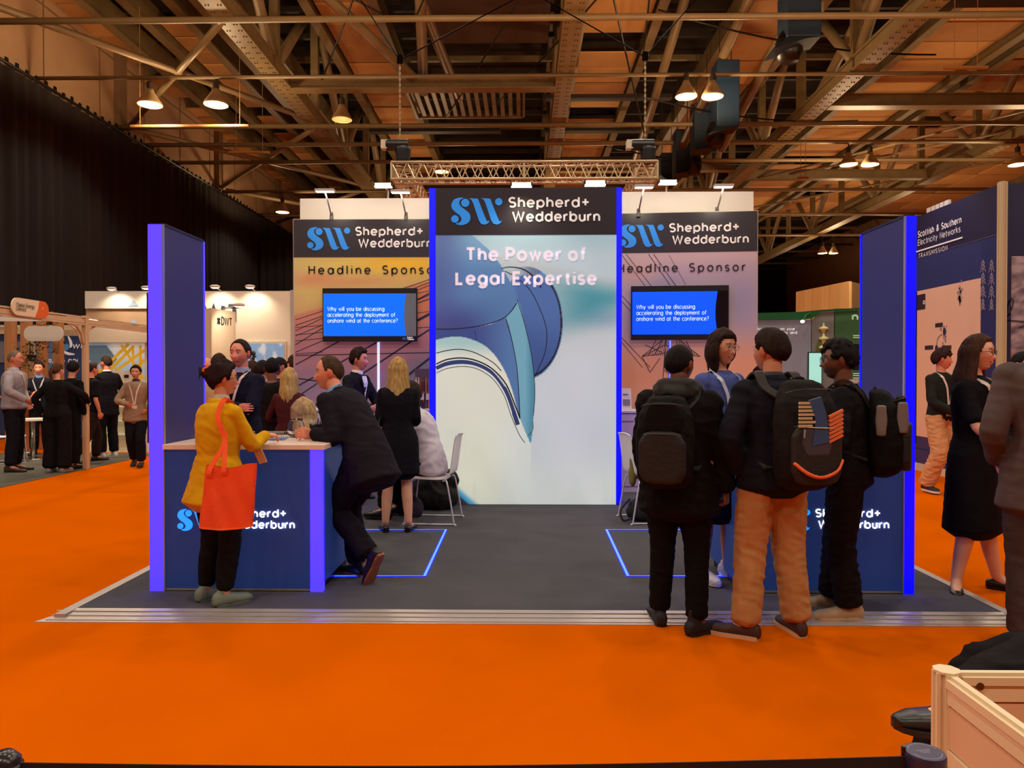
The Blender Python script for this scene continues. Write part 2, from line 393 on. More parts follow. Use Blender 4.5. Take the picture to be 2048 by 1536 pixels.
# main trusses running down the hall
hc = 9.5; zc = EYE+hc
for xt in (-7.9, 1.35, 10.5, 19.9):
    t = thing('roof_truss', {-7.9:'riveted steel roof truss running from the top left down the hall', 1.35:'riveted steel roof truss straight above the tall centre graphic panel', 10.5:'riveted steel roof truss running diagonally over the right half of the stand', 19.9:'riveted steel roof truss farthest toward the right side of the hall'}[xt], 'roof truss', (xt, 6, zc))
    MB().box((xt-.28,6,zc-.06),(xt+.28,92,zc)).box((xt-.28,6,zc+.34),(xt+.28,92,zc+.4)).box((xt-.2,6,zc),(xt-.12,92,zc+.34)).box((xt+.12,6,zc),(xt+.2,92,zc+.34)).build('bottom_chord', M_steel, t)
    MB().box((xt-.25,6,zc+4.6),(xt+.25,92,zc+5)).build('top_chord', M_steel, t)
    k = 0
    for y in np.arange(14.4, 86, 4.6):
        MB().box((xt-.14,y-.12,zc+.4),(xt+.14,y+.12,zc+4.6)).build('post', M_steel, t)
        a, b = (zc+.3, zc+4.7) if k % 2 == 0 else (zc+4.7, zc+.3)
        MB().cyl((xt,y,a),(xt,y+4.6,b),.17,n=10).build('diagonal', M_pipe, t, smooth=True); k += 1
    rv = MB()
    for y in np.arange(14, 34, .35):
        for s in (-.2,-.12,.12,.2): rv.box((xt+s-.015,y-.015,zc-.08),(xt+s+.015,y+.015,zc-.06))
    rv.build('rivets', M_darksteel, t)['kind'] = 'stuff'
# raking struts that come down from the roof to the trusses
st = [((-9.5,17,zd+1),(-3.6,24.5,zc+.3)),((-4.2,15.5,zd+.6),(-2.3,27,zc+.6)),((-2.4,16,zd+1.6),(-3.4,25.5,zc+.2)),((7.4,18,zd+1),(6.3,30,zc-.6)),((9.0,18,zd+1),(8.0,30,zc-.4)),((11.4,22,zd+1),(10.5,26.5,zc+.4)),((5.6,24,zd+1),(4.9,32,zc-.2))]
for a, b in st: MB().cyl(a, b, .17, n=12).build('raking_strut', M_pipe, ceil, smooth=True)
# tubes across the hall at chord level
for i, y in enumerate((19.55, 23.3, 27.9, 30.1, 32.6, 37.8, 43.5, 50.0)):
    o = MB().cyl((-15.5,y,zc-.12),(34,y,zc-.12),.085 if i != 1 else .06,n=10).build('cross_pipe', M_pipe if i != 2 else M_steel, smooth=True)
    tag(o, 'long brown tube crossing the hall, '+('the topmost, cut by no lamp','carrying the two left bell lamps','just under the dark cross beam','carrying the right pair of bell lamps','low over the chain hoists','level with the lighting truss','thin, just over the white back sheets','farthest and faintest of all')[i], 'pipe', 'tubes crossing below the roof trusses')
# X bracing beside the left wall
for bi_, (a, b) in enumerate((((-15.25,28.5),(-7.9,19.7)),((-15.25,16.5),(-7.9,27.6)),((-15.25,37.4),(-7.9,28.4)),((-15.25,28.3),(-7.9,37.2)),((-15.25,46),(-7.9,37.8)),((-15.25,38),(-7.9,46)))):
    o = MB().cyl((a[0],a[1],zc+.02),(b[0],b[1],zc+.02),.1,n=10).build('cross_brace', M_pipe, smooth=True)
    tag(o, 'slanting brace tube at the left wall, '+('rising to the top beside the bell lamps','falling to the right behind both left bell lamps','rising from the curtain under the strip light','falling from the strip light toward the truss','far one rising over the small bell lamp','far one falling beside the small bell lamp')[bi_], 'brace', 'bracing tubes by the curtained wall')
# horizontal box beams
for (x0, x1, y, z, lab) in ((-7.7,1.1,24.6,11.0,'brown steel cross beam between the two trusses above the hoist'),(1.6,10.3,36,11.4,'brown steel cross beam hanging in shadow behind the blue ducts'),(10.8,19.7,26.4,11.0,'brown steel cross beam near the double lamps on the right'),(10.8,19.7,36.4,11.1,'farther brown steel cross beam over the double lamps on the right')):
    o = MB().box((x0,y-.12,z),(x1,y+.12,z+.36)).box((x0,y-.22,z-.04),(x1,y+.22,z)).box((x0,y-.22,z+.36),(x1,y+.22,z+.4)).build('cross_beam', M_steel)
    tag(o, lab, 'beam')
for (x0, x1, y) in ((.8,6,30),(1,6,34),(1.2,7,38.5),(11.5,19,22.5),(12,19,31),(11.5,18,41),(-7,-1,34),(-6.5,-1,39),(-6,1,44)):
    o = MB().box((x0,y-.2,zc+1.6),(x1,y+.2,zc+1.75)).build('roof_joist', M_darksteel, ceil)

# dark louvre unit over the centre
lo = thing('roof_louvre', 'dark slatted vent unit in the roof above the hoist chain', 'vent', (-2.2,27.5,12.6))
MB().box((-4.4,27.3,12.4),(.1,27.4,12.6)).box((-4.4,31.4,12.4),(.1,31.5,12.6)).box((-4.5,27.3,12.4),(-4.4,31.5,12.6)).box((.0,27.3,12.4),(.1,31.5,12.6)).build('frame', M_steel, lo)
for i in range(13):
    x = -4.2+i*.33; MB().box((x,27.4,12.45),(x+.16,31.4,12.6)).build('slat', M_steel, lo)
vm = MB().box((-3.2,22.5,13.4),(.9,26.6,13.55)); tag(vm.build('roof_hatch', mat('hatch_brown', (70,44,24), .9)), 'flat brown hatch panel high above the suspended chain', 'hatch')
# cables slung between trusses
NC = [0]
CL = ['steepest, at the top left above the bell lamps','crossing the left truss','above the left hoist, first','above the left hoist, running to the hatch','long one left of the centre truss','over the centre truss','hanging right of the centre truss','short one beside the double lamps','level one between double lamps and top duct','sagging one through the middle ducts','lowest one above the truss end']
def slung(p0, p1, sag, r, lab, grp):
    lab = 'black electric cable slung in the roof, '+CL[NC[0]]; NC[0] += 1
    p0 = Vector(p0); p1 = Vector(p1); p0.z = min(p0.z,13.4); p1.z = min(p1.z,13.4); pts = [p0.lerp(p1, i/14)-Vector((0,0,4*sag*(i/14)*(1-i/14))) for i in range(15)]
    tag(MB().tube(pts, r, 6).build('cable', M_blk, smooth=True), lab, 'cable', grp)
for a, b, s in (((-8,18,13.6),(-3.7,21.9,zc+.9),.2),((-2.8,17,14),(-6.9,25,zc+.2),.3),((-1,17,14.2),(-3.4,23,zc+1.4),.2),((1.4,18,13.2),(-2.9,28.2,zc+.3),.15),((4.0,18.5,13.6),(-.9,27,zc+.4),.2),((1.9,19,13),(5.2,29.5,zc-1.5),.1),((3.4,18.6,13.4),(4.2,26,zc+1.6),.1),((4.0,22,12.3),(13.5,24.5,12.0),.35),((4.0,26,11.3),(13.0,29,11.4),.35),((3.6,30,10.7),(12,33,10.9),.3)):
    slung(a, b, s, .03, 'black electric cable slung between the roof steels', 'slung black cables in the roof')
# sprinkler tree and conduit on the right
for (a, b) in (((11.5,36,zc),(24,22,zc+.6)),((13,36,zc+.2),(25,26,zc+.5)),((12,44,zc+.1),(24,32,zc+.3))):
    tag(MB().cyl(a, b, .05, n=8).build('conduit', M_pipe, smooth=True), 'thin brown conduit slanting under the tan panels, '+{11.5:'ending near the short strip light',13:'the highest of the three at right',12:'the farthest, over the timber box'}[a[0]], 'conduit', 'thin conduits on the right')
# blue ducts
M_duct = mat('blue_duct', (20,42,66), .55, noise=.15, nscale=1.5)
DUCTS = []
def ductseg(px0, px1, py0, py1, Y, dep, slant=0, lab=''):
    t = MB(); a = gy(px0,py1,Y); b = gy(px1,py0,Y)
    t.box((a.x,Y,a.z),(b.x,Y+dep,b.z))
    q0 = gy(px0-slant, py1+abs(slant)*.75+6, Y); q1 = gy(px1-slant, py1+abs(slant)*.35, Y)
    t.add([(a.x,Y,a.z),(b.x,Y,a.z),(q1.x,Y-.3,q1.z),(q0.x,Y-.3,q0.z),(a.x,Y+dep,a.z),(b.x,Y+dep,a.z),(q1.x,Y+dep-.3,q1.z),(q0.x,Y+dep-.3,q0.z)], [(0,1,2,3),(4,7,6,5),(0,3,7,4),(1,5,6,2),(3,2,6,7)])
    o = t.build('air_duct', M_duct, bevel=.03); tag(o, lab, 'air duct'); DUCTS.append(o); xm = (a.x+b.x)/2; MB().cyl((xm-.2,Y+.4,b.z-.02),(xm-.2,Y+.4,max(b.z+.3,zd-.4)),.015,n=6).cyl((xm+.2,Y+.4,b.z-.02),(xm+.2,Y+.4,max(b.z+.3,zd-.4)),.015,n=6).build('hanger', M_darksteel, o)
ductseg(1576,1644,-30,72,21,.9,38,'blue sheet-metal air duct at the top edge of the roof')
ductseg(1434,1480,118,252,25,.8,24,'tallest blue air duct beside the double lamps')
ductseg(1389,1427,205,298,27.5,.8,0,'second blue air duct, left of the tallest one')
ductseg(1352,1385,258,345,29.5,.8,0,'third blue air duct, between the second and the lowest')
ductseg(1322,1352,305,350,31.5,.8,-14,'lowest blue air duct just above the lighting truss end')
for i, (px, py, Y, rr) in enumerate(((1578,95,21.5,.38),(1432,270,25.5,.32),(1388,328,29.2,.3))):
    p = gy(px,py,Y); MB().lathe([(.02,-.4),(rr*.7,-.4),(rr,-.15),(rr,.15),(rr*.7,.4),(.02,.4)],(p.x,p.y,p.z),20).build('fan_housing', M_blk, DUCTS[i], smooth=True)
# ================================================================ high bay lamps
M_shade = mat('lamp_shade', (190,160,120), .35, .2); M_lampglow = mat('lamp_glow', (255,226,150), .4, emit=1.0, ecol=(2.2,1.45,.62)); M_lampdim = mat('lamp_off', (170,130,90), .4)
labs = ['leftmost bell lamp hanging by the plastered wall, tilted','bell lamp with bright rim right of the tilted leftmost lamp','small far bell lamp near the end of the black curtain','left one of the paired bell lamps above the blue duct','right one of the paired bell lamps above the blue duct','left one of the paired bell lamps over the right side wall','right one of the paired bell lamps over the right side wall','left one of the tiny paired lamps far down the hall','right one of the tiny paired lamps far down the hall','bell lamp cut by the right edge of the picture','unlit bell lamp tucked beside the left roof truss','bell lamp seen through the aluminium lighting truss']
for i, p in enumerate(LPOS):
    t = thing('high_bay_lamp', labs[i], 'ceiling lamp', (p.x,p.y,p.z)); rr = .37 if i < 2 else (.335 if i < 10 else .33)
    if i in (7,8): rr = .29
    sh_ = MB(); sh_.ring([[p+Vector((r_*math.cos(2*PI*j/28), r_*math.sin(2*PI*j/28), z_)) for j in range(28)] for r_, z_ in ((rr*.96,.0),(rr,0),(rr*1.02,.03),(rr*.9,.12),(rr*.62,.26),(rr*.38,.4),(rr*.3,.5),(rr*.28,.5),(rr*.3,.38),(rr*.55,.24),(rr*.85,.1),(rr*.96,.0))], False); sh_.build('shade', M_shade, t, smooth=True)
    MB().lathe([(.02,.02),(rr*.93,.02),(rr*.93,.035),(.02,.05)],p,24).build('bulb', M_lampdim if i == 10 else M_lampglow, t)
    MB().lathe([(.02,.48),(.09,.48),(.1,.7),(.05,.74),(.02,.74)],p,14).build('gear_box', M_darksteel, t)
    MB().cyl((p.x,p.y,p.z+.7),(p.x,p.y,zc-.15),.025,n=6).build('rod', M_darksteel, t)
for (px0,px1,py,Y) in ((262,498,253,24),(458,540,305,30),(1888,1975,136,22),(1596,1616,356,30)):
    a = gy(px0,py,Y); b = gy(px1,py,Y)
    tag(MB().box((a.x,Y-.06,a.z-.03),(b.x,Y+.06,a.z+.04)).cyl((a.x+.3,Y,a.z),(a.x+.3,Y,zd-.42),.01,n=5).cyl((b.x-.3,Y,a.z),(b.x-.3,Y,zd-.42),.01,n=5).build('strip_light', mat('strip_metal', (200,150,95), .3, .2)), {262:'long thin strip light shining under the two left bell lamps',458:'short thin strip light farther back by the left wall',1888:'thin strip light high on the right under tan panels',1596:'short strip light right of the lighting truss'}[px0], 'strip light')
# ================================================================ curtain on the left wall and the far drapes
def drape(p0, p1, z0, z1, amp, n, name='drape'):
    p0 = Vector(p0); p1 = Vector(p1); d = (p1-p0); L = d.length; d.normalize(); nn = Vector((-d.y, d.x, 0)); vs = []; m = n*6
    ph = rng.uniform(0, 6)
    for i in range(m+1):
        s = i/m; a = 2*PI*s*n+ph
        off = amp*(math.sin(a)+.45*math.sin(a*.37+1.3)+.3*math.sin(a*2.3))
        for z in (z0, (z0+z1)/2, z1): vs.append(p0+d*(s*L)+nn*(off*(1.0 if z < z1 else .6))+Vector((0,0,z-p0.z)))
    fs = []
    for i in range(m):
        for j in (0,1): a = i*3+j; fs.append((a, a+3, a+4, a+1))
    mb = MB(); mb.add(vs, fs); return mb
ct = thing('curtain', 'full-height black pleated curtain hung along the left wall', 'curtain', (-15.2,30,0))
for i in range(9):
    y0 = 6+i*6.2; drape((-15.15,y0,0),(-15.15,y0+6.25,0),.05,10.62,.1,11).build('drape', M_curt, ct, smooth=True)
MB().cyl((-15.1,6,10.68),(-15.1,62,10.68),.05,n=8).build('rail', M_blk, ct)
hooks = MB()
for y in np.arange(8, 60, .45): hooks.box((-15.12,y,10.62),(-15.08,y+.12,10.8+.08*rng.random()))
hooks.build('ties', M_blk, ct)['kind'] = 'stuff'
c2 = thing('curtain', 'black pleated curtain closing the hall behind the white stands', 'curtain', (0,40,0))
for i in range(4):
    x0 = -15+i*5.2; drape((x0,42,0),(x0+5.25,42,0),.05,9.2,.1,11).build('drape', M_curt if i > 0 else M_curt, c2, smooth=True)
# ================================================================ stand platform
ZP = .03
pc = [gz(150,1219,ZP), gz(1992,1219,ZP)]
X0, X1, Y0, Y1 = pc[0].x, pc[1].x, pc[0].y, 10.9
struct('trim_2', MB().box((X0,Y0,0),(X1,Y1,ZP)), M_grey)['label'] = 'charcoal carpeted floor platform of the stand'
er = MB().add([(X0-.16,Y0-.16,.004),(X1+.06,Y0-.16,.004),(X1+.06,Y0+.02,ZP+.004),(X0,Y0+.02,ZP+.004),(X0-.16,Y0-.16,0),(X1+.06,Y0-.16,0),(X1+.06,Y0,0),(X0,Y0,0)],[(0,1,2,3),(4,7,6,5),(0,4,5,1),(1,5,6,2),(2,6,7,3),(3,7,4,0)])
struct('trim_3', er, M_alu)['label'] = 'ribbed aluminium edging ramp along the front'
er = MB()
for k in range(3): er.box((X0-.1,Y0-.14+k*.055,.008+k*.01),(X1+.02,Y0-.128+k*.055,.012+k*.01))
struct('trim_4', er, mat('alu_ridge', (214,204,196), .35, .6))
struct('trim_5', MB().box((X0-.07,Y0-.1,0),(X0,Y1,ZP+.004)), M_alu); struct('trim_6', MB().box((X1,Y0-.1,0),(X1+.06,Y1,ZP+.004)), M_alu)
# ================================================================ logo
def zf(pts): return [((x/3.057+570-903), 450-(y/3.057+360)) for x, y in pts]
S_poly = zf([(1092,113),(1062,112),(1034,124),(1019,150),(1022,176),(1044,200),(1070,220),(1080,243),(1068,262),(1046,268),(1062,277),(1090,277),(1120,264),(1134,238),(1128,208),(1104,186),(1078,166),(1066,146),(1072,126)])
def W_poly(dx): return zf([(1124+dx,116),(1150+dx,116),(1180+dx,118),(1204+dx,180),(1226+dx,235),(1236+dx,256),(1252+dx,252),(1240+dx,268),(1222+dx,276),(1200+dx,271),(1186+dx,250),(1166+dx,190),(1150+dx,142),(1140+dx,124)])
M_logob = mat('logo_blue', (30,140,236), .5, emit=.35); M_logow = mat('logo_white', (238,234,232), .5, emit=.25)
M_lbl = mat('logo_blue_lit', (30,150,250), .5, emit=1.0); M_lwl = mat('logo_white_lit', (255,255,255), .5, emit=1.6)
def logo(P, s, parent, x, y, mb_=None, mw_=None, th=.004, wt=.15, name='logo'):
    """P = point of the emblem's lower left corner, s = metres per unit (296 units wide in all)"""
    P = Vector(P); x = Vector(x); y = Vector(y); nr = x.cross(y)
    b = MB()
    for poly in (S_poly, W_poly(0), W_poly(75)):
        q = [(v.x*s, v.y*s) for v in cmr([(a,c,0) for a,c in poly], 4, True)] if poly is S_poly else [(a*s,c*s) for a,c in poly]
        b.prism(q, P+nr*.002, x, y, th)
    for cx, cy, r in ((1103,143,25),(1040,241,23),(1307,137,22)):
        (a, c), = zf([(cx,cy)]); r /= 3.057
        b.prism([((a+r*math.cos(2*PI*i/24))*s, (c+r*math.sin(2*PI*i/24))*s) for i in range(24)], P+nr*.003, x, y, th)
    b.build('emblem', mb_ or M_logob, parent)
    t = MB(); sz = 31*s
    text(t, 'Shepherd+', P+x*114*s+y*33*s+nr*.006, x, y, sz, wt, .12, width=161*s)
    text(t, 'Wedderburn', P+x*121*s+y*5*s+nr*.006, x, y, sz, wt, .12, width=175*s)
    t.build('lettering', mw_ or M_logow, parent)
EX = Vector((1,0,0)); EZ = Vector((0,0,1))
# ================================================================ left and right towers
def tower(pxa, pxb, Y, ztop, mled, lab, side):
    a = gy(pxa,900,Y).x; b = gy(pxb,900,Y).x; D = .68
    t = thing('light_tower', lab, 'tower panel', ((a+b)/2,Y+D/2,ZP))
    MB().box((a+.005,Y+.02,ZP),(b-.005,Y+D-.02,ztop-.005)).build('panel', M_towerp, t)
    MB().box((a,Y,ZP),(b,Y+.02,ztop)).build('front_light_strip', mled, t)
    MB().box((a,Y+D-.02,ZP),(b,Y+D,ztop)).build('rear_light_strip', mled, t)
    MB().box((a,Y+.0205,ztop-.004),(b,Y+D-.0205,ztop+.012)).build('cap', M_blk, t)
    e = MB(); xi = b if side < 0 else a
    e.box((xi-.004,Y-.004,ZP),(xi+.004,Y+.016,ztop)).build('edge_profile', mat('silver_profile', (170,170,185), .3, .6), t)
    xo = a-.01 if side < 0 else b+.01
    xo2 = xo-.075 if side < 0 else xo+.075
    z1 = gy(0,590,5.4).z; z0 = gy(0,882,5.4).z
    tv = thing('television', 'thin dark screen seen edge-on behind the %s glowing tower' % ('left' if side < 0 else 'right'), 'television', ((xo+xo2)/2, Y+.3, z0))
    MB().box((min(xo,xo2),Y+.14,z0),(max(xo,xo2),Y+.8,z1)).build('casing', M_blk, tv, bevel=.006)
    xs = xo2; MB().box((min(xs,xs+.004*side),Y+.16,z0+.03),(max(xs,xs+.004*side),Y+.78,z1-.03)).build('screen', mat('dark_navy_screen', (14,16,62), .15, emit=.3), tv)
    return t
tower(298,328,5.1,2.578,M_ledL,'tall navy tower with violet-blue glowing edge at the left counter',-1)
tower(1808,1830,5.1,2.62,M_ledR,'tall navy tower with pure blue glowing edge at the right counter',1)
# ================================================================ counters
ZT = 1.053
def counter(pxl, pxr, ledl, ledr, mled, lab, logopx, Y=5.1):
    a = gy(pxl,900,Y).x; b = gy(pxr,900,Y).x; t = thing('reception_counter', lab, 'counter', ((a+b)/2,Y+.35,ZP))
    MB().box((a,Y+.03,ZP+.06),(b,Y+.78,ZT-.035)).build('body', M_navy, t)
    MB().box((a+.02,Y+.06,ZP),(b-.02,Y+.76,ZP+.06)).build('plinth', M_blk, t)
    l0 = gy(ledl,900,Y).x; l1 = gy(ledr,900,Y).x
    f0, f1 = (a, l0) if l0 > (a+b)/2 else (l1, b)
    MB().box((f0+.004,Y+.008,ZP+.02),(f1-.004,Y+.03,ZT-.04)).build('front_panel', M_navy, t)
    MB().box((f0,Y+.004,ZP+.006),(f1,Y+.03,ZP+.018)).build('bottom_profile', M_alu, t)
    MB().box((l0,Y-.004,ZP),(l1,Y+.05,ZT-.035)).build('light_strip', mled, t)
    MB().box((a-.004 if l0 > a+.1 else a-.03,Y-.015,ZT-.035),(b+.02 if l0 > a+.1 else b+.004,Y+.83,ZT)).build('worktop', mat('pale_worktop', (232,205,188), .35), t, bevel=.003)
    s = Y/FPX
    P = gy(logopx, 1061, Y); logo(Vector((P.x, Y+.006, P.z)), s*.804, t, EX, EZ, M_lbl, M_lwl, wt=.15)
    return t
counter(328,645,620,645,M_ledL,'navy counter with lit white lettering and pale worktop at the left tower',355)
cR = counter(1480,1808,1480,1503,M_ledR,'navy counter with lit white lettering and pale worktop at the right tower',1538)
# ================================================================ centre graphic panel
YC = 8.57; sC = YC/FPX
ca = gy(872,900,YC).x; cb = gy(1232,900,YC).x; zc1 = gy(1050,376,YC).z
t = thing('graphic_panel', 'tall lit centre panel showing a blue turbine and slogan', 'graphic panel', ((ca+cb)/2,YC,ZP))
MB().box((ca,YC,ZP),(cb,YC+.3,zc1)).build('body', mat('panel_grey', (150,155,170), .5), t)
x0 = gy(859,900,YC).x; x1 = gy(1243,900,YC).x
MB().box((x0,YC-.005,ZP+.02),(ca-.004,YC+.32,zc1)).build('left_light_strip', M_ledR, t)
MB().box((cb+.004,YC-.005,ZP+.02),(x1,YC+.32,zc1)).build('right_light_strip', M_ledR, t)
zh = gy(1050,470,YC).z
MB().box((ca,YC-.012,zh),(cb,YC,zc1)).build('header', mat('header_dark', (34,27,44), .45), t)
P = gy(903,450,YC); logo(Vector((P.x,YC-.014,P.z)), sC, t, EX, EZ)
def cen(u, v):
    px = 872+u*360; py = 1010-v*540
    n1 = np.sin(px*.021+py*.013)+np.sin(px*.047-py*.031+1.3)
    c = np.zeros((len(px),3))+np.array([166,190,204.])
    c = mixc(c, (150,184,200), sm(520,470,py))
    c = mixc(c, (176,184,192), sm(525,548,py+.22*(1130-px))*.8)
    tb = sm(545,600,py+.20*(1200-px))*(1-sm(625,700,py+.45*(px-1130)))
    c = mixc(c, (84,146,164), tb*sm(1080,1190,px)*.9+tb*.35)
    c = mixc(c, (60,110,150), np.exp(-((px-1225)/60)**2-((py-640)/22)**2)*.5)
    low = sm(640,760,py+.42*(px-1130)); c = mixc(c, (184,197,210), low)
    c = mixc(c, (203,214,216), sm(850,1000,py))
    c = mixc(c, (205,208,226), np.exp(-((px-1150)/60)**2-((py-870)/120)**2)*.4)
    # hub disc
    e = ((px-1052)/74)**2+((py-646)/113)**2; disc = (e < 1)&(px > 985)&(py < 765)
    dc = mixc(np.zeros_like(c)+np.array([66,100,162.]), (96,134,178), sm(1040,1010,px)); dc = mixc(dc, (40,60,120), sm(600,740,py)*.55)
    c = np.where(disc[:,None], dc, c)
    rim = (e < 1)&(e > .88)&(px > 1040)&(py > 545); c = np.where(rim[:,None], np.array([84,126,172.]), c)
    rim = (e < .955)&(e > .87)&(px > 1060)&(py > 560); c = np.where(rim[:,None], np.array([22,18,44.]), c)
    top = (e < 1)&(py < 590)&(px > 1008)&(px < 1075)&(e > .72); c = np.where(top[:,None], mixc(np.zeros_like(c)+np.array([150,168,186.]), (90,110,140), sm(1030,1070,px)), c)
    # pointed spinner collar
    col = [tuple(q)[:2] for q in cmr([(1012,640,0),(1034,600,0),(1050,650,0),(1064,715,0),(1070,780,0),(1067,835,0),(1061,888,0),(1046,868,0),(1038,836,0),(1037,780,0),(1030,715,0),(1020,665,0)],6,True)]
    k = inpoly(px, py, col); c = np.where(k[:,None], mixc(np.zeros_like(c)+np.array([104,160,186.]), (60,120,150), sm(1048,1068,px)*.8), c)
    nk = [tuple(q)[:2] for q in cmr([(872,655,0),(930,655,0),(985,648,0),(1012,638,0),(1026,690,0),(1036,760,0),(1039,836,0),(1020,830,0),(990,770,0),(950,710,0),(872,690,0)],6,True)]
    k = inpoly(px, py, nk); c = np.where(k[:,None], mixc(np.zeros_like(c)+np.array([52,70,132.]), (90,140,190), sm(940,1030,px)*.6), c)
    # nacelle dome
    dome = [(860,465)]+[tuple(q)[:2] for q in cmr([(945,470,0),(985,507,0),(1012,548,0),(1030,585,0),(1034,606,0),(1014,632,0),(975,648,0),(920,657,0),(860,658,0)],8)]
    k = inpoly(px, py, dome); d = mixc(np.zeros_like(c)+np.array([74,116,168.]), (108,154,190), sm(560,470,py)); d = mixc(d, (44,48,112), sm(585,655,py+.12*(px-900))*.8*sm(1030,900,px)); d = mixc(d, (70,76,140), sm(950,880,px)*.55)
    c = np.where(k[:,None], d, c)
    # tower tube
    tube = [(860,690)]+[tuple(q)[:2] for q in cmr([(872,680,0),(900,674,0),(935,676,0),(975,695,0),(1003,730,0),(1022,772,0),(1040,836,0),(1062,890,0)],8)]+[(1062,1012),(860,1012)]
    k = inpoly(px, py, tube); tc_ = mixc(np.zeros_like(c)+np.array([206,214,206.]), (150,190,196), sm(720,680,py)); tc_ = mixc(tc_, (203,214,216), sm(960,1060,px)*sm(800,880,py)); tc_ = mixc(tc_, (224,230,212), np.exp(-((px-935)/60)**2-((py-960)/90)**2)*.7)
    c = np.where(k[:,None], tc_, c)
    wd = (py-948)-(px-872)*.86; c = mixc(c, (60,150,205), sm(-16,2,wd)); c = mixc(c, (44,42,54), sm(2,9,wd))
    return c+n1[:,None]*1.2
M_print = mat('backlit_print', (255,255,255), .55, emit=.5, attr=True)
za = ZP+.005; zb = zh
picture('turbine_print', (ca,YC,za), EX, EZ, cb-ca, zb-za, 270, 405, cen, M_print, t, .005)
def cpt(px, py): return ((px-872)*(cb-ca)/360, (1010-py)*(zb-za)/540)
ln = MB(); o0 = Vector((ca,YC-.008,za))
def cr(pts, wpx, wend=None):
    q = [tuple(v)[:2] for v in cmr([(a,b,0) for a,b in pts], 8)]; n = len(q)
    ww = [ (wpx if wend is None else wpx+(wend-wpx)*i/(n-1))*sC for i in range(n)]
    ribbon(ln, [cpt(*v) for v in q], ww, 0, o0, EX, EZ)
cr([(873,706),(900,700),(925,699),(952,706),(985,724),(1003,742)], 1.6); cr([(873,728),(895,719),(925,716),(955,722),(985,738),(1012,768),(1030,810),(1040,836)], 2.6)
cr([(873,746),(895,737),(925,733),(955,738),(985,757),(1008,790),(1022,830),(1038,868),(1050,886)], 1.2)
cr([(873,658),(920,657),(975,648),(1012,633),(1034,606)], 1.6); cr([(1012,637),(1024,680),(1034,735),(1038,790),(1040,838)], 1.5); cr([(1035,600),(1050,650),(1064,715),(1070,780),(1067,832)],1.2)
cr([(1003,537),(1020,534),(1045,538),(1066,552),(1082,575)],1.3,3.0); cr([(1010,542),(1035,556),(1060,580),(1080,618),(1093,660),(1090,705),(1070,752)],1.4)
cr([(1056,872),(1066,860),(1066,842)],1.0); cr([(950,660),(953,680)],.8)
ln.build('print_lines', mat('print_ink', (18,20,44), .6), t)
bd = MB(); q = [tuple(v)[:2] for v in cmr([(873,737,0),(895,727.5,0),(925,724,0),(955,729,0),(985,746,0),(1010,779,0),(1026,820,0),(1036,850,0)],8)]
ribbon(bd, [cpt(*v) for v in q], 8.5*sC, -.001, o0, EX, EZ); bd.build('print_band', mat('print_navy', (44,62,118), .6, emit=.3), t)
hl = MB()
q = [tuple(v)[:2] for v in cmr([(873,741.5,0),(895,732.5,0),(925,729,0),(955,734,0),(985,752,0),(1009,786,0),(1024,827,0)],8)]; ribbon(hl,[cpt(*v) for v in q],1.6*sC,.001,o0,EX,EZ)
q = [tuple(v)[:2] for v in cmr([(873,731,0),(895,722,0),(925,719,0),(955,725,0),(985,741,0),(1011,773,0)],8)]; ribbon(hl,[cpt(*v) for v in q],1.3*sC,.001,o0,EX,EZ)
hl.build('print_highlight', mat('print_pale', (215,228,235), .6, emit=.4), t)
for px, py, s_, w_ in ((931,523,'The',66),(1011,523,'Power',112),(1136,523,'of',36),(911,571,'Legal',98),(1025,571,'Expertise',168)):
    sl = MB(); a = gy(px,py,YC); text(sl,s_,(a.x,YC-.012,a.z),EX,EZ,40*sC,.18,.12,.3,w_*sC); sl.build('slogan_word', mat('slogan_lilac', (226,218,236), .6, emit=.4), t)
# ================================================================ back walls
class Pl:
    def __init__(s, pa, Ya, pb, Yb):
        a = gy(pa,750,Ya); b = gy(pb,750,Yb); s.a = Vector((a.x,a.y,0)); s.x = (Vector((b.x,b.y,0))-s.a); s.W = s.x.length; s.x.normalize(); s.n = s.x.cross(EZ); s.pa = pa; s.pb = pb
    def P(s, px, py, off=0.0):
        o = s.a+s.n*off; d = ray(px,py); c = Vector((0,0,EYE)); k = (o-c).dot(s.n)/d.dot(s.n); return c+d*k
    def u(s, p): return (p-s.a).dot(s.x)
    def bx(s, mb, u0, u1, z0, z1, f, b):       # slab from offset b (behind, negative) to f (front)
        p = [s.a+s.x*u0+s.n*f, s.a+s.x*u1+s.n*f, s.a+s.x*u1+s.n*b, s.a+s.x*u0+s.n*b]
        vs = [q+EZ*z0 for q in p]+[q+EZ*z1 for q in p]
        return mb.add(vs, [(0,3,2,1),(4,5,6,7),(0,1,5,4),(1,2,6,5),(2,3,7,6),(3,0,4,7)])
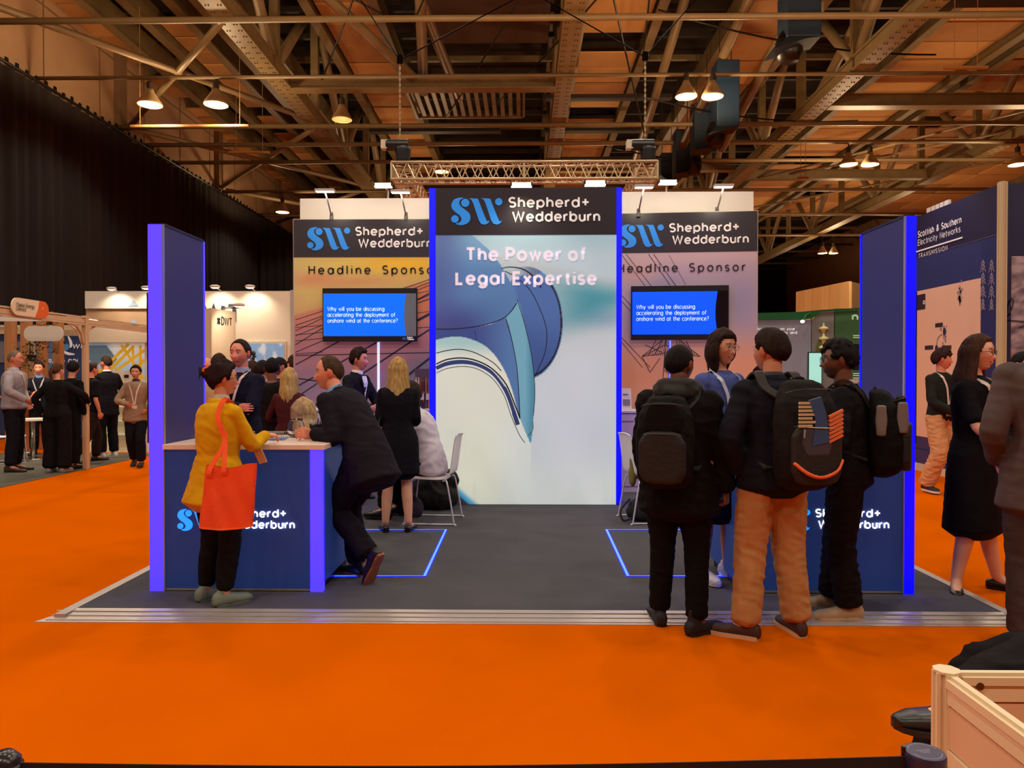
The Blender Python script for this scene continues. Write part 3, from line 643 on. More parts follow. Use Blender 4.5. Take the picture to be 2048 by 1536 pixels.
def skyL(u, v, ):
    px = 588+u*300; py = 975-v*460
    c = np.zeros((len(px),3))+np.array([204,182,104.])
    c = mixc(c, (228,176,40), np.exp(-((px-820)/110)**2-((py-528)/26)**2)); c = mixc(c, (206,142,96), np.exp(-((py-560)/14)**2)*sm(700,640,px+.3*py-160)*.8)
    c = mixc(c, (206,142,92), np.exp(-((px-700)/130)**2-((py-566)/14)**2)*.8)
    c = mixc(c, (200,172,112), sm(620,588,px)*.5); c = mixc(c, (200,158,100), sm(575,630,py)*.8)
    edge = 633-(px-588)*.27; edge = np.where(px > 755, 590-(px-755)*.24, edge)
    rf = sm(-2,3,py-edge)
    r = mixc(np.zeros_like(c)+np.array([206,128,96.]), (172,112,116), sm(600,700,py)); r = mixc(r, (124,104,134), sm(700,790,py)*.8+.0*px); r = mixc(r, (206,120,70), sm(800,860,px)*sm(680,590,py)); r = mixc(r, (92,108,140), sm(790,860,px)*sm(690,760,py)*.7)
    return mixc(c, r, rf)+(np.sin(px*.05+py*.2)*1.5)[:,None]
def skyR(u, v):
    px = 1236+u*282; py = 975-v*470
    c = np.zeros((len(px),3))+np.array([178,152,160.])
    c = mixc(c, (206,160,140), np.exp(-((py-545)/22)**2-((px-1275)/40)**2)*.8); c = mixc(c, (196,166,160), sm(540,505,py)*.8)
    c = mixc(c, (140,132,156), np.exp(-((py-600)/55)**2-((px-1480)/70)**2)*.8); c = mixc(c, (136,130,158), np.exp(-((py-570)/20)**2-((px-1330)/60)**2)*.6)
    c = mixc(c, (214,146,112), sm(640,730,py)); c = mixc(c, (206,134,96), sm(700,760,py)*sm(1400,1250,px)); c = mixc(c, (196,150,140), sm(760,830,py)*.8)
    return c
M_wprint = mat('wall_print', (255,255,255), .6, attr=True, emit=.17)  # slight glow added to brighten the side wall prints
HT = 3.73
def backwall(pl, lab, fn, hdr0, hdr1, linesfn):
    t = thing('graphic_wall', lab, 'graphic panel', (pl.a.x+pl.x.x*pl.W/2, pl.a.y+pl.x.y*pl.W/2, ZP))
    s = MB(); pl.bx(s,0,pl.W,ZP,HT,0,-.09); s.build('body', mat('wall_side', (196,186,176), .6), t)
    zh_ = pl.P(hdr0[0],hdr0[1]).z
    h = MB(); pl.bx(h,.012,pl.W-.012,zh_,HT-.01,.012,.001); h.build('header', mat('header_charcoal', (46,42,50), .4), t)
    picture('wall_print', pl.a+pl.x*.012+EZ*(ZP+.005), pl.x, EZ, pl.W-.024, zh_-ZP-.01, 100, 150, fn, M_wprint, t, .004)
    linesfn(pl, t, zh_)
    return t
def line(mb, pl, pts, wpx, off=.008, sc=None):
    sc = sc or pl.a.y/FPX; z = [pl.P(a,b,off) for a,b in pts]; ribbon(mb, [(pl.u(p), p.z) for p in z], wpx*sc, 0, pl.a+pl.n*off, pl.x, EZ)
PL = Pl(587,10.4,884,10.4); PR = Pl(1236,10.09,1515,9.94)
def clipx(p, q, lo, hi):
    (x0,y0),(x1,y1) = p, q
    if x0 < lo: y0 += (y1-y0)*(lo-x0)/(x1-x0); x0 = lo
    if x1 > hi: y1 = y0+(y1-y0)*(hi-x0)/(x1-x0); x1 = hi
    return (x0,y0),(x1,y1)
def linesL(pl, t, zh_):
    m = MB()
    for p, q, w_ in (((590,640),(645,622),1.2),((590,651),(870,555),1.3),((590,662),(650,634),1.2),((590,672),(870,560),1.2),((590,690),(655,650),1.6),((590,730),(880,575),2.2),((590,705),(870,585),1.5),((590,775),(880,615),2.8),((600,830),(880,645),3.2),((690,850),(880,700),4.2),((590,655),(650,650),1.0),((590,670),(650,664),1.2),((590,682),(650,676),1.2),((590,711),(870,705),1.8),((590,756),(640,763),2.4),((640,763),(600,790),2.4),((590,708),(646,704),1.2),((835,580),(880,562),1.2),((830,645),(880,618),2.2),((830,656),(880,653),1.3),((835,586),(880,578),1.0),((835,626),(880,620),1.0),((836,606),(880,590),1.8)):
        a, b = clipx(p, q, 591, 880); line(m, pl, [a,b], w_)
    m.build('print_lines', mat('roof_line_ink', (36,40,66), .6), t)
    k = MB(); a = pl.P(617,549,.013); text(k,'Headline Sponsor',a,pl.x,EZ,26*10.4/FPX,.13,.30,.42,width=(pl.P(880,549,.013)-a).length); k.build('lettering', mat('ink_dark', (36,20,26), .6), t)
    P = pl.P(615,500,.013); logo(P, 10.4/FPX*.845, t, pl.x, EZ, mat('logo_blue2',(38,140,232),.5,emit=.12), mat('logo_white2',(236,230,222),.5,emit=.12))
def linesR(pl, t, zh_):
    m = MB()
    for p, q, w_ in (((1243,509),(1330,625),1.0),((1252,508),(1345,625),1.0),((1297,508),(1340,570),1.2),((1307,508),(1352,572),1.2),((1338,510),(1372,570),.7),((1243,590),(1300,655),1.1),((1243,602),(1290,655),1.1),((1243,675),(1300,735),1.1),((1243,684),(1285,735),1.0)): line(m, pl, [p,q], w_)
    # lattice pylon behind the screen
    def L(*pts, w_=1.3): line(m, pl, list(pts), w_)
    for a in (((1332,670),(1322,815)),((1352,670),(1366,815)),((1332,690),(1352,700)),((1352,690),(1332,705)),((1330,710),(1355,730)),((1356,712),(1328,735)),((1328,740),(1360,765)),((1360,742),(1326,770)),((1326,775),(1364,810)),((1362,778),(1322,812)),((1284,713),(1330,676)),((1284,713),(1332,706)),((1284,713),(1330,690)),((1296,712),(1312,680)),((1310,708),(1326,678)),((1400,713),(1354,676)),((1400,713),(1354,706)),((1388,712),(1372,682)),((1290,690),(1325,705)),((1284,713),(1300,745)),((1320,716),(1300,745)),((1281,795),(1326,765)),((1281,795),(1324,792)),((1300,792),(1310,776)),((1404,795),(1362,768)),((1404,795),(1364,792))): L(*a)
    for k in range(9): L((1300+k*4,705-k*3),(1305+k*4,712),w_=.9); L((1358+k*4,680+k*3),(1362+k*4,710),w_=.9)
    m.build('print_lines', mat('pylon_ink', (52,34,44), .6), t)
    k = MB(); a = pl.P(1236,546,.013); b = pl.P(1491,536,.013); text(k,'Headline Sponsor',a,pl.x,EZ,26*10/FPX,.13,.30,.42,width=(b-a).length); k.build('lettering', mat('ink_mauve', (52,36,46), .6), t)
    P = pl.P(1240,495,.013); logo(P, 10/FPX*.85, t, pl.x, EZ, mat('logo_blue2',(38,140,232),.5,emit=.12), mat('logo_white2',(236,230,222),.5,emit=.12))
backwall(PL, 'sponsor wall with yellow sky and solar roof print, left of centre', skyL, (700,514), None, linesL)
backwall(PR, 'sponsor wall with mauve sky and pylon print, right of centre', skyR, (1500,502), None, linesR)
# white fascia sheets behind and above
for (pa, pb, Y, lab) in ((600,880,10.62,'white back sheet rising above the left sponsor wall'),(1236,1507,10.3,'white back sheet rising above the right sponsor wall')):
    a = gy(pa,400,Y); b = gy(pb,400,Y); tag(MB().box((a.x,Y,ZP),(b.x,Y+.06,4.07)).build('fascia_sheet', M_white), lab, 'panel')
# arm floodlights
M_lh = mat('floodlight_face', (255,246,220), .4, emit=1.0, ecol=(3,2.7,2.1))
def flood(px, py, fx, fy, Y, lab, wpx=38, aim=1.0):
    top = gy(px,py,Y-.45); ft = gy(fx,fy,Y); t = thing('arm_floodlight', lab, 'spotlight', (ft.x,ft.y,ft.z))
    s = (Y-.45)/FPX; wd = wpx*s
    MB().box((top.x-wd/2,top.y-.05,top.z-.0),(top.x+wd/2,top.y+.05,top.z+.03)).build('head', mat('flood_housing', (200,190,175), .4), t, bevel=.005)
    MB().box((top.x-wd/2+.01,top.y-.04,top.z-.008),(top.x+wd/2-.01,top.y+.04,top.z)).build('lens', M_lh, t)
    MB().tube([top+Vector((0,0,.0)), (top+ft)/2+Vector((0,-.03,.03)), ft], .012, 8).build('arm', M_alu, t, smooth=True)
    MB().cyl(ft-Vector((0,0,.06)), ft+Vector((0,0,.05)), .03,.022, n=10).build('clamp', mat('clamp_grey', (90,85,78), .5), t)
    spot('flood_light', top-Vector((0,0,.02)), (ft.x,ft.y+.25,ft.z-.12), 15*aim, (1,.88,.66), 130, .08, .5)
flood(650,383,663,432,10.4,'arm floodlight above the left sponsor wall, outer one'); flood(801,385,812,432,10.4,'arm floodlight above the left sponsor wall, inner one')
flood(1288,375,1277,425,10.05,'arm floodlight above the right sponsor wall, inner one'); flood(1447,374,1434,422,10.05,'arm floodlight above the right sponsor wall, outer one')
def headlight(px, py, Y, be, lab):
    p = gy(px,py,Y); t = thing('stage_floodlight', lab, 'spotlight', (p.x,p.y,p.z))
    MB().box((p.x-.13,Y-.05,p.z-.02),(p.x+.13,Y+.1,p.z+.03)).build('housing', M_blk, t, bevel=.01); MB().box((p.x-.12,Y-.06,p.z-.03),(p.x+.12,Y+.03,p.z-.021)).build('lens', M_lh, t)
    MB().box((p.x-.11,Y-.062,p.z-.015),(p.x+.11,Y-.052,p.z+.02)).build('glass', M_lh, t)
    MB().tube([(p.x,Y+.05,p.z),(p.x+.02,be[0],p.z-.02),(p.x+.02,be[0],be[1])],.012,8).build('bracket', M_alu, t)
for a in ((767,371,10.4,(10.65,4.0),'small floodlight behind the left white back sheet'),(1043,371,8.72,(8.8,3.6),'bright floodlight above the middle of the centre panel'),(1190,367,8.72,(8.8,3.6),'thin floodlight above the right end of the centre panel'),(1335,365,10.15,(10.33,4.0),'bright floodlight behind the right white back sheet')): headlight(*a)
spot('centre_wash', gy(1043,372,8.2), (gy(1043,372,8.2).x, 8.6, 2.4), 14, (1,.85,.62), 120, .1, .7)
# ================================================================ televisions on the back walls
def tvset(pl, x0, y0, x1, y1, lab, mirror=False):
    a = pl.P(x0,y1,.09); b = pl.P(x1,y0,.09); u0, u1, z0, z1 = pl.u(a), pl.u(b), a.z, b.z; sc = pl.a.y/FPX
    o = pl.a+pl.x*((u0+u1)/2)+EZ*z0; t = thing('television', lab, 'television', o)
    m = MB(); pl.bx(m,u0,u1,z0,z1,.09,.03); m.build('casing', M_blk, t, bevel=.004)
    m = MB(); pl.bx(m,u0+.3,u1-.3,z0+.15,z1-.15,.03,.004); m.build('bracket', M_blk, t)
    W_ = u1-u0; H_ = z1-z0
    org = pl.a+pl.n*.092+EZ*z0+pl.x*u0
    side = mat('screen_grey', (92,92,94), .2, emit=.55) if not mirror else mat('screen_black', (16,12,18), .2, emit=.05)
    MB().prism([(W_*.01,H_*.1),(W_*.99,H_*.1),(W_*.99,H_*.9),(W_*.01,H_*.9)], org, pl.x, EZ, .001).build('screen', side, t)
    bl = [(W_*.012,H_*.1),(W_*.885,H_*.1)]+[(W_*(.885-.022*math.sin(PI*i/10)),H_*(.1+.79*i/10)) for i in range(1,10)]+[(W_*.885,H_*.89),(W_*.012,H_*.89)]
    MB().prism(bl, org+pl.n*.0012, pl.x, EZ, .001).build('slide', mat('slide_blue'+str(mirror), (0,100,225) if not mirror else (0,80,240), .3, emit=.85), t)
    for s_, yy, ww in (('Why will you be discussing',.57,.60),('accelerating the deployment of',.46,.715),('onshore wind at the conference?',.35,.74)):
        k = MB(); text(k, s_, org+pl.x*(W_*.055)+EZ*(H_*yy)+pl.n*.003, pl.x, EZ, 12.2*sc, .085, .12, .26, width=W_*ww); k.build('slide_text', mat('slide_white', (210,228,250), .4, emit=.8), t)
    k = MB(); k.prism([(W_*.845,H_*.03),(W_*.885,H_*.03),(W_*.885,H_*.075),(W_*.845,H_*.075)], org, pl.x, EZ, .002); k.build('badge', mat('badge_blue', (30,80,150), .4, emit=.3), t)
    k = MB(); text(k,'Shepherd+',org+pl.x*(W_*.895)+EZ*(H_*.06)+pl.n*.002,pl.x,EZ,5*sc,.13,width=W_*.06); text(k,'Wedderburn',org+pl.x*(W_*.897)+EZ*(H_*.025)+pl.n*.002,pl.x,EZ,5*sc,.13,width=W_*.07); k.build('badge_text', M_logow, t)
tvset(PL,645,576,834,683,'wall television with blue slide on the yellow solar-roof wall'); tvset(PR,1262,570,1458,680,'wall television with blue slide on the mauve pylon wall',True)
for pl, px, y0, y1, m, lab in ((PL,757,684,830,M_ledW,'cool white light line running down below the left television'),(PR,1340,681,812,M_ledE,'blue light line running down below the right television')):
    a = pl.P(px,y1,.02); b = pl.P(px,y0,.02); k = MB(); u = pl.u(a); pl.bx(k,u-.016,u+.016,a.z,b.z,.02,.004)
    t = k.build('light_line', m); tag(t, lab, 'light strip')
    if pl is PR: k = MB(); pl.bx(k,u-.008,u+.008,a.z,b.z,.024,.02); k.build('core', mat('led_pale', (150,180,255), .4, emit=1.0, ecol=(.3,.45,1.5)), t)
# floor light lines
def fline(pts, lab):
    p = [gz(a,b,ZP) for a,b in pts]; m = MB(); c = MB()
    ribbon(m, [(q.x,q.y) for q in p], .036, 0, (0,0,ZP+.003), EX, (0,1,0)); ribbon(c, [(q.x,q.y) for q in p], .02, 0, (0,0,ZP+.006), EX, (0,1,0))
    o = m.build('floor_light_line', M_ledE); tag(o, lab, 'light strip'); c.build('core', M_ledF, o)
fline([(650,1153),(849,1153),(892,1060),(700,1060)], 'blue light line on the floor beside the left counter')
fline([(1478,1153),(1256,1153),(1213,1060),(1420,1060)], 'blue light line on the floor beside the right counter')
# ================================================================ white cabinets at the back
def cabinet(x0, x1, y0, y1, zt, lab, nd):
    t = thing('white_cabinet', lab, 'cabinet', ((x0+x1)/2,(y0+y1)/2,ZP))
    MB().box((x0,y0+.01,ZP),(x1,y1,zt-.03)).build('body', mat('cabinet_pink_white', (214,196,196), .5), t)
    MB().box((x0-.03,y0-.03,zt-.03),(x1+.02,y1,zt)).build('worktop', M_white, t, bevel=.003)
    w_ = (x1-x0)/nd
    for i in range(nd):
        d = MB().box((x0+w_*i+.006,y0-.008,ZP+.08),(x0+w_*(i+1)-.006,y0+.01,zt-.045)).build('door', mat('cabinet_door', (210,190,192), .5), t)
        MB().box((x0+w_*i+.05,y0-.02,zt-.14),(x0+w_*i+.2,y0-.008,zt-.125)).build('handle', M_alu, d)
cabinet(gy(575,800,9.85).x, gy(866,800,9.85).x, 9.85, 10.36, 1.08, 'long white cabinet under the yellow solar-roof wall', 4)
cabinet(gy(1236,800,9.5).x, gy(1500,800,9.5).x, 9.5, 9.9, 1.08, 'long white cabinet under the mauve pylon wall', 3)
# ================================================================ neighbouring stands
EY = Vector((0,1,0))
def gx(px, py, X): d = ray(px,py); k = X/d.x; return Vector((X, d.y*k, EYE+d.z*k))
M_shell = mat('shell_beige', (206,168,130), .45, noise=.04, nscale=3); M_dknavy = mat('deep_navy_print', (36,36,72), .45); M_midnavy = mat('mid_navy_print', (44,56,110), .45)
M_mesw = mat('sign_white', (238,234,236), .5, emit=.1)
# --- right: navy stand
XS = 6.4
t = thing('exhibition_stand', 'navy stand with white lettering and map wall beyond the right tower', 'exhibition stand', (XS+1.4,11,0))
yn = 10.0; yf = 13.4
MB().box((XS,yn,0),(XS+.12,yf,4.1)).build('side_wall', M_dknavy, t)
MB().box((XS+.12,yn+.02,0),(XS+5,yn+.12,4.1)).build('front_wall', M_dknavy, t)
pt = MB().cyl((XS-.02,yn-.04,0),(XS-.02,yn-.04,4.1),.055,n=8)
for k in range(6): a = 2*PI*k/6; pt.cyl((XS-.02+.055*math.cos(a),yn-.04+.055*math.sin(a),0),(XS-.02+.055*math.cos(a),yn-.04+.055*math.sin(a),4.09),.012,n=6)
pt.build('corner_post', mat('post_cream', (206,188,150), .35, .2), t)
zb_ = gx(1860,508,XS).z; zm = gx(1960,553,XS).z
MB().box((XS-.006,gx(1963,600,XS).y,.35),(XS,yf,zb_-.02)).build('blue_band', M_midnavy, t)
MB().box((XS-.008,yn+.02,zb_-.012),(XS,yf,zb_)).build('band_profile', mat('thin_profile', (120,110,140), .4, .5), t)
ym = gx(1963,600,XS).y; yj = gx(1946,600,XS).y
MB().box((XS-.008,yn+.05,.35),(XS-.002,ym,zb_-.02)).build('narrow_panel', mat('panel_blue_navy', (40,50,104), .45), t)
z_mt = gx(1963,556,XS).z
mp = MB().box((XS-.014,ym,.55),(XS-.008,yf,z_mt)).build('map_panel', mat('map_beige', (228,186,160), .6), t)
MB().box((XS-.03,yn,.0),(XS,yf,.34)).build('base_band', M_midnavy, t); MB().box((XS-.05,yn,.0),(XS-.03,yf,.12)).build('skirting', mat('skirting_cream', (214,200,180), .5), t)
def side_text(s, x0, y0, x1, y1, cap, wt, nm='lettering', m=M_mesw, track=.12, off=.012, shear=0):
    a = gx(x0,y0,XS-off); b = gx(x1,y1,XS-off); k = MB(); text(k, s, a, Vector((0,-1,0)), EZ, cap/.7*a.y/FPX, wt, track, width=abs(a.y-b.y), shear=shear); k.build(nm, m, t)
side_text('Scottish & Southern',1836,476,1923,452,13,.14); side_text('Electricity Networks',1836,492,1921,468,12,.085); side_text('TRANSMISSION',1837,517,1895,504,9,.09,track=.3)
a = gx(1832,504,XS-.012); b = gx(1925,479,XS-.012); MB().box((XS-.014,b.y,a.z-.01),(XS-.010,a.y,a.z+.012)).build('rule', M_mesw, t)
for (px, py, w_, h_) in ((1842,604,18,30),(1878,650,15,8),(1858,695,17,8),(1893,695,19,8)):
    a = gx(px,py,XS-.016); sc = a.y/FPX; k = MB(); k.box((XS-.02,a.y-w_*sc*.85,a.z-h_*sc/2),(XS-.014,a.y+w_*sc*.85,a.z+h_*sc/2)); k.build('map_tag', mat('map_tag', (48,38,52), .5), mp)
k = MB(); a = gx(1846,609,XS-.022); text(k,'O',a,Vector((0,-1,0)),EZ,.09,.2); 
for px, py in ((1880,648),(1860,697),(1895,697)):
    a = gx(px-6,py+3,XS-.022); text(k,'Ulla',a,Vector((0,-1,0)),EZ,.03,.14) if False else None
k.build('map_letter', M_mesw, mp)
isl = MB(); rr_ = random.Random(3)
for cx, cy, sx_, sy_, n in ((1920,590,5,28,18),(1888,672,7,24,16)):
    for i in range(n):
        f = rr_.uniform(-1,1); px = cx+rr_.gauss(0,sx_*.5)+f*-3*(sy_>25); py = cy+f*sy_; a = gx(px,py,XS-.0165); r_ = rr_.uniform(.012,.035)
        isl.prism([(r_*math.cos(q)*rr_.uniform(.5,1.3), r_*1.3*math.sin(q)*rr_.uniform(.6,1.4)) for q in np.linspace(0,5.4,6)], a, Vector((0,-1,0)), EZ, .001)
isl.build('island_print', mat('map_grey', (150,134,136), .6), mp)['kind'] = 'stuff'
for cx, cy in ((1889,663),(1873,697)):
    a = gx(cx,cy,XS-.018); MB().prism([(.04*math.cos(q),.055*math.sin(q)) for q in np.linspace(0,2*PI,12)[:-1]], a, Vector((0,-1,0)), EZ, .003).build('map_marker', mat('map_marker', (40,42,84), .5), mp)
k = MB(); q = [gx(px,py,XS-.018) for px, py in cmr([(1884,668,0),(1876,676,0),(1873,690,0)],5) for _ in (0,)] if False else [gx(v[0],v[1],XS-.018) for v in cmr([(1884,668,0),(1876,676,0),(1873,690,0)],5)]
k.tube(q, .006, 5); k.build('map_route', mat('map_grey', (150,134,136), .6), mp)
for (px, y0, y1) in ((1966,518,620),(1983,518,620)):
    k = MB()
    for j in range(4):
        for i, f in enumerate((.25,.55,.85)):
            ytop = y0+(y1-y0)*(j*.25); a0 = gx(px,ytop+(y1-y0)*.25*f,XS-.014); wd = (.025+.045*f)*(1 if j != 3 else .7)
            k.bar(a0+Vector((0,-wd,-.03)), a0+Vector((0,0,.04)), .012,.004,(1,0,0)); k.bar(a0+Vector((0,wd,-.03)), a0+Vector((0,0,.04)), .012,.004,(1,0,0))
        a0 = gx(px,ytop,XS-.014); a1 = gx(px,ytop+(y1-y0)*.25,XS-.014); k.bar(a0,a1,.014,.004,(1,0,0))
    k.build('pylon_print', mat('pylon_pale', (150,140,160), .5), t)
def moor(u, v):
    n = np.array([mnoise.noise(Vector((a*22,b*26,0)))+.6*mnoise.noise(Vector((a*60,b*70,3))) for a,b in zip(u,v)]); c = np.zeros((len(u),3))+np.array([134,120,132.])
    c = mixc(c, (176,160,168), sm(-.1,.5,n)); c = mixc(c, (92,82,98), sm(.0,-.5,n)); c2 = mixc(np.zeros_like(c)+np.array([160,118,96.]), (130,96,82), sm(-.2,.4,n)); return np.where((v < .52)[:,None], c2, c)
z1 = gy(2010,512,yn).z; picture('moorland_print', (XS+.14,yn+.018,.4), EX, EZ, 4.6, z1-.4, 110, 80, moor, mat('photo_print', (255,255,255), .6, attr=True), t, .004)
k = MB(); ribbon(k, [tuple(v)[:2] for v in cmr([(2003,637,0),(2012,634,0),(2016,610,0),(2022,597,0),(2027,604,0),(2020,626,0),(2011,635,0)],6)] and [(gy(v[0],v[1],yn).x, gy(v[0],v[1],yn).z) for v in cmr([(2003,637,0),(2012,634,0),(2016,610,0),(2022,597,0),(2027,604,0),(2020,626,0),(2011,635,0)],6)], .016, .012, (0,yn+.012,0), EX, EZ)
for a, b in (((2003,640),(2048,643)),((2038,655),(2048,652))): ribbon(k, [(gy(p[0],p[1],yn).x, gy(p[0],p[1],yn).z) for p in (a,b)], .016, .012, (0,yn+.012,0), EX, EZ)
k.build('drawn_outline', mat('ink_brownblack', (50,40,44), .6), t)
k = MB(); a = gx(1850,410,XS); b = gx(1888,402,XS)
for i in range(5): y = a.y+(b.y-a.y)*i/4.5; k.box((XS+.02,y-.14,4.1),(XS+.06,y-.01,4.18))
k.build('power_block', M_white, t)
spot('stand_wash', (5.6,11.2,4.6), (6.4,11.2,3.3), 18, (.8,.8,1), 100, .1, .8); spot('stand_wash', (7.6,9.3,4.6), (7.6,10,3.4), 16, (.85,.85,1), 100, .1, .8)
# --- right: green stand and timber box
t = thing('exhibition_stand', 'green stand with curved header and grey text panel behind the right sponsor wall', 'exhibition stand', (7,17,0))
Yg = 17.0
def gbox(x0, y0, x1, y1, Y, d, name, m, par):
    a = gy(x0,y1,Y); b = gy(x1,y0,Y); return MB().box((a.x,Y,a.z),(b.x,Y+d,b.z)).build(name, m, par)
M_green = mat('green_print', (30,112,58), .5); M_green2 = mat('green_olive', (58,104,62), .5)
gbox(1490,640,1622,1000,Yg,.08,'text_panel',mat('misty_grey', (132,140,158), .55, emit=.05, noise=.1, nscale=1.2),t)
hd_m = MB(); pts = [(1490,627),(1600,624),(1640,620),(1720,616)]; low = [(1490,641),(1600,640),(1622,637),(1640,624),(1720,619)]
gt = [gy(px,py,Yg-.06) for px,py in pts]; gl = [gy(px,py,Yg-.06) for px,py in low]
hd_m.prism([(v.x,v.z) for v in gt]+[(v.x,v.z) for v in reversed(gl)], (0,Yg-.06,0), EX, EZ, .06); hd_m.build('green_header', mat('green_header', (16,84,44), .4), t)
gbox(1622,622,1668,1000,Yg,.08,'insulator_panel',mat('insulator_grey', (120,122,122), .55, noise=.15, nscale=1.5),t)
gbox(1668,617,1760,1000,Yg,.08,'green_panel',M_green2,t)
k = MB()
for j, (px, py) in enumerate(((1647,655),(1647,675),(1647,693))):
    a = gy(px,py,Yg-.02); k.lathe([(.01,.11),(.03,.08),(.03,.03),(.10,-.0),(.11,-.04),(.05,-.06),(.05,-.1),(.01,-.12)], a, 14)
k.build('insulator', mat('glass_yellow', (214,214,150), .4), t, smooth=True)
k = MB(); a = gy(1648,696,Yg-.01); k.prism([(-.2,-.12),(.3,-.12),(.22,.05),(.08,.24),(-.02,.25),(-.16,.1)], a, EX, EZ, .01); k.build('bell_print', mat('bell_olive', (86,100,50), .6), t)
k = MB()
for s_, y_, x1_ in (('dvising you on your',661,1590),('newable energy and',668.5,1594),('orage projects at',676,1575),('very stage',684,1552)):
    a = gy(1512,y_,Yg-.01); b = gy(x1_,y_,Yg-.01); text(k, s_, a, EX, EZ, 9.2*Yg/FPX, .17, .1, width=b.x-a.x)
k.build('lettering', mat('poster_white', (236,236,240), .5, emit=.25), t)
k = MB(); a = gy(1703,641,Yg-.01); text(k,'n',a,EX,EZ,.26,.2,width=.16); k.build('green_letter', mat('pale_green', (190,220,180), .5, emit=.2), t)
k = MB()
for y_ in (672,676,748,752,757,762): a = gy(1706,y_,Yg-.01); k.prism([(0,0),(.2,0),(.2,.022),(0,.022)], a, EX, EZ, .002)
k.build('small_print', mat('pale_green', (190,220,180), .5, emit=.2), t)['kind'] = 'stuff'
gbox(1706,688,1760,738,Yg-.03,.03,'dark_sign',M_blk,t)
for px in (1516,1537):
    for y0,y1 in ((688,698),(704,717)): gbox(px,y0,px+16,y1,Yg-.012,.01,'pale_box_print',mat('pale_box', (150,160,180), .5),t)
tv = thing('television', 'bright pale green screen on the green stand behind two heads', 'television', tuple(gy(1631,760,Yg-.06)))
gbox(1617,704,1644,772,Yg-.06,.06,'casing',M_blk,tv); gbox(1618,706,1643,770,Yg-.066,.005,'screen',mat('cyan_screen', (150,214,205), .3, emit=.7),tv)
k = MB(); a = gy(1605,643,Yg-.3); k.tube([gy(1626,625,Yg),gy(1612,630,Yg-.3),a],.015,6); k.build('arm', M_green, t); MB().ell(a,(.05,.05,.035),10,6).build('lamp', M_lh, t)
k = MB()
for x0,y0,x1,y1 in ((1602,638,1626,624),(1625,638,1642,623)): k.tube([gy(x0,y0,Yg-.1),gy((x0+x1)/2-2,(y0+y1)/2-3,Yg-.1),gy(x1,y1,Yg-.1)],.02,6)
k.build('header_seam', mat('gold_edge', (170,170,90), .4), t)
spot('green_wash', (9.0,16.4,3.4), (9.0,17,2.6), 12, (.8,1,.8), 100, .1, .8)
t = thing('timber_wall', 'pale timber clad box wall rising behind the green stand', 'exhibition stand', (9,21,0))
pa = gy(1592,586,22); pb = gy(1697,560,19.5); pc_ = gy(1722,558,20.6); Lw = (Vector((pb.x,pb.y,0))-Vector((pa.x,pa.y,0))); d_ = Lw.normalized(); n_ = Vector((-d_.y,d_.x,0))
hw = (pa.z+pb.z)/2
for i in range(6):
    p0 = Vector((pa.x,pa.y,0))+Lw*(i/6)+d_*.008; p1 = Vector((pa.x,pa.y,0))+Lw*((i+1)/6)-d_*.008; o_ = .0 if i % 2 else .006
    m = MB(); vs = [p0-n_*o_,p1-n_*o_,p1+n_*.1,p0+n_*.1]; m.add([v+EZ*0 for v in vs]+[v+EZ*hw for v in vs],[(0,3,2,1),(4,5,6,7),(0,1,5,4),(1,2,6,5),(2,3,7,6),(3,0,4,7)]); m.build('timber_panel', mat('timber_pale'+str(i%2), (222,172,106) if i % 2 else (214,164,98), .6, noise=.08, nscale=2, stretch=(8,8,.4)), t)
q = [Vector((pb.x,pb.y,0)),Vector((pc_.x+.3,pc_.y,0)),Vector((pc_.x+.3,pc_.y+.1,0)),Vector((pb.x,pb.y+.1,0))]; m = MB(); m.add(q+[v+EZ*hw for v in q],[(0,3,2,1),(4,5,6,7),(0,1,5,4),(1,2,6,5),(2,3,7,6),(3,0,4,7)]); m.build('return_panel', mat('timber_shade', (150,118,78), .6), t)
spot('timber_wash', (8.3,18.2,4.9), (8.8,21,3.6), 85, (1,.8,.5), 110, .1, .8)
# --- left: white stand behind
Yw = 14.0
t = thing('exhibition_stand', 'white stand with navy capital letters behind the left tower', 'exhibition stand', (gy(490,750,Yw).x,Yw,0))
gbox(392,582,582,1000,Yw,.1,'back_wall',mat('wall_cream', (226,212,190), .55),t)
gbox(582,580,588,960,Yw-.02,.14,'edge_profile',M_alu,t)
k = MB(); a = gy(404,648,Yw-.01); text(k,'WT',a,EX,EZ,40*Yw/FPX/.7,.17,.05,width=81*Yw/FPX); k.build('lettering', mat('letter_navy', (40,44,66), .5), t)
fr_ = gbox(493,683,572,900,Yw-.05,.05,'poster_frame',mat('frame_cream', (216,196,168), .5),t)
def skyp(u, v):
    c = np.zeros((len(u),3))+np.array([122,160,204.]); c = mixc(c, (190,204,218), sm(.2,.9,1-v)); n = np.array([mnoise.noise(Vector((a*6,b*9,0))) for a,b in zip(u,v)]); return mixc(c, (226,226,222), sm(.15,.4,n)*.7)
a = gy(497,900,Yw-.06); b = gy(568,687,Yw-.06); picture('sky_print', a, EX, EZ, b.x-a.x, b.z-a.z, 24, 60, skyp, mat('sky_photo', (255,255,255), .6, attr=True, emit=.25), fr_, .002)
k = MB(); a = gy(507,712,Yw-.07); k.tube([a, a+Vector((0,0,-.2))], .025, 6); k.ell(a+Vector((0,0,.05)),(.04,.03,.05),8,6); k.tube([a+Vector((-.06,0,-.06)),a+Vector((.05,0,.0))],.012,5); k.build('climber_print', M_blk, fr_)
t2 = thing('exhibition_stand', 'white stand header left of the violet tower, above yellow lattice print', 'exhibition stand', (gy(240,750,Yw+.6).x,Yw+.6,0))
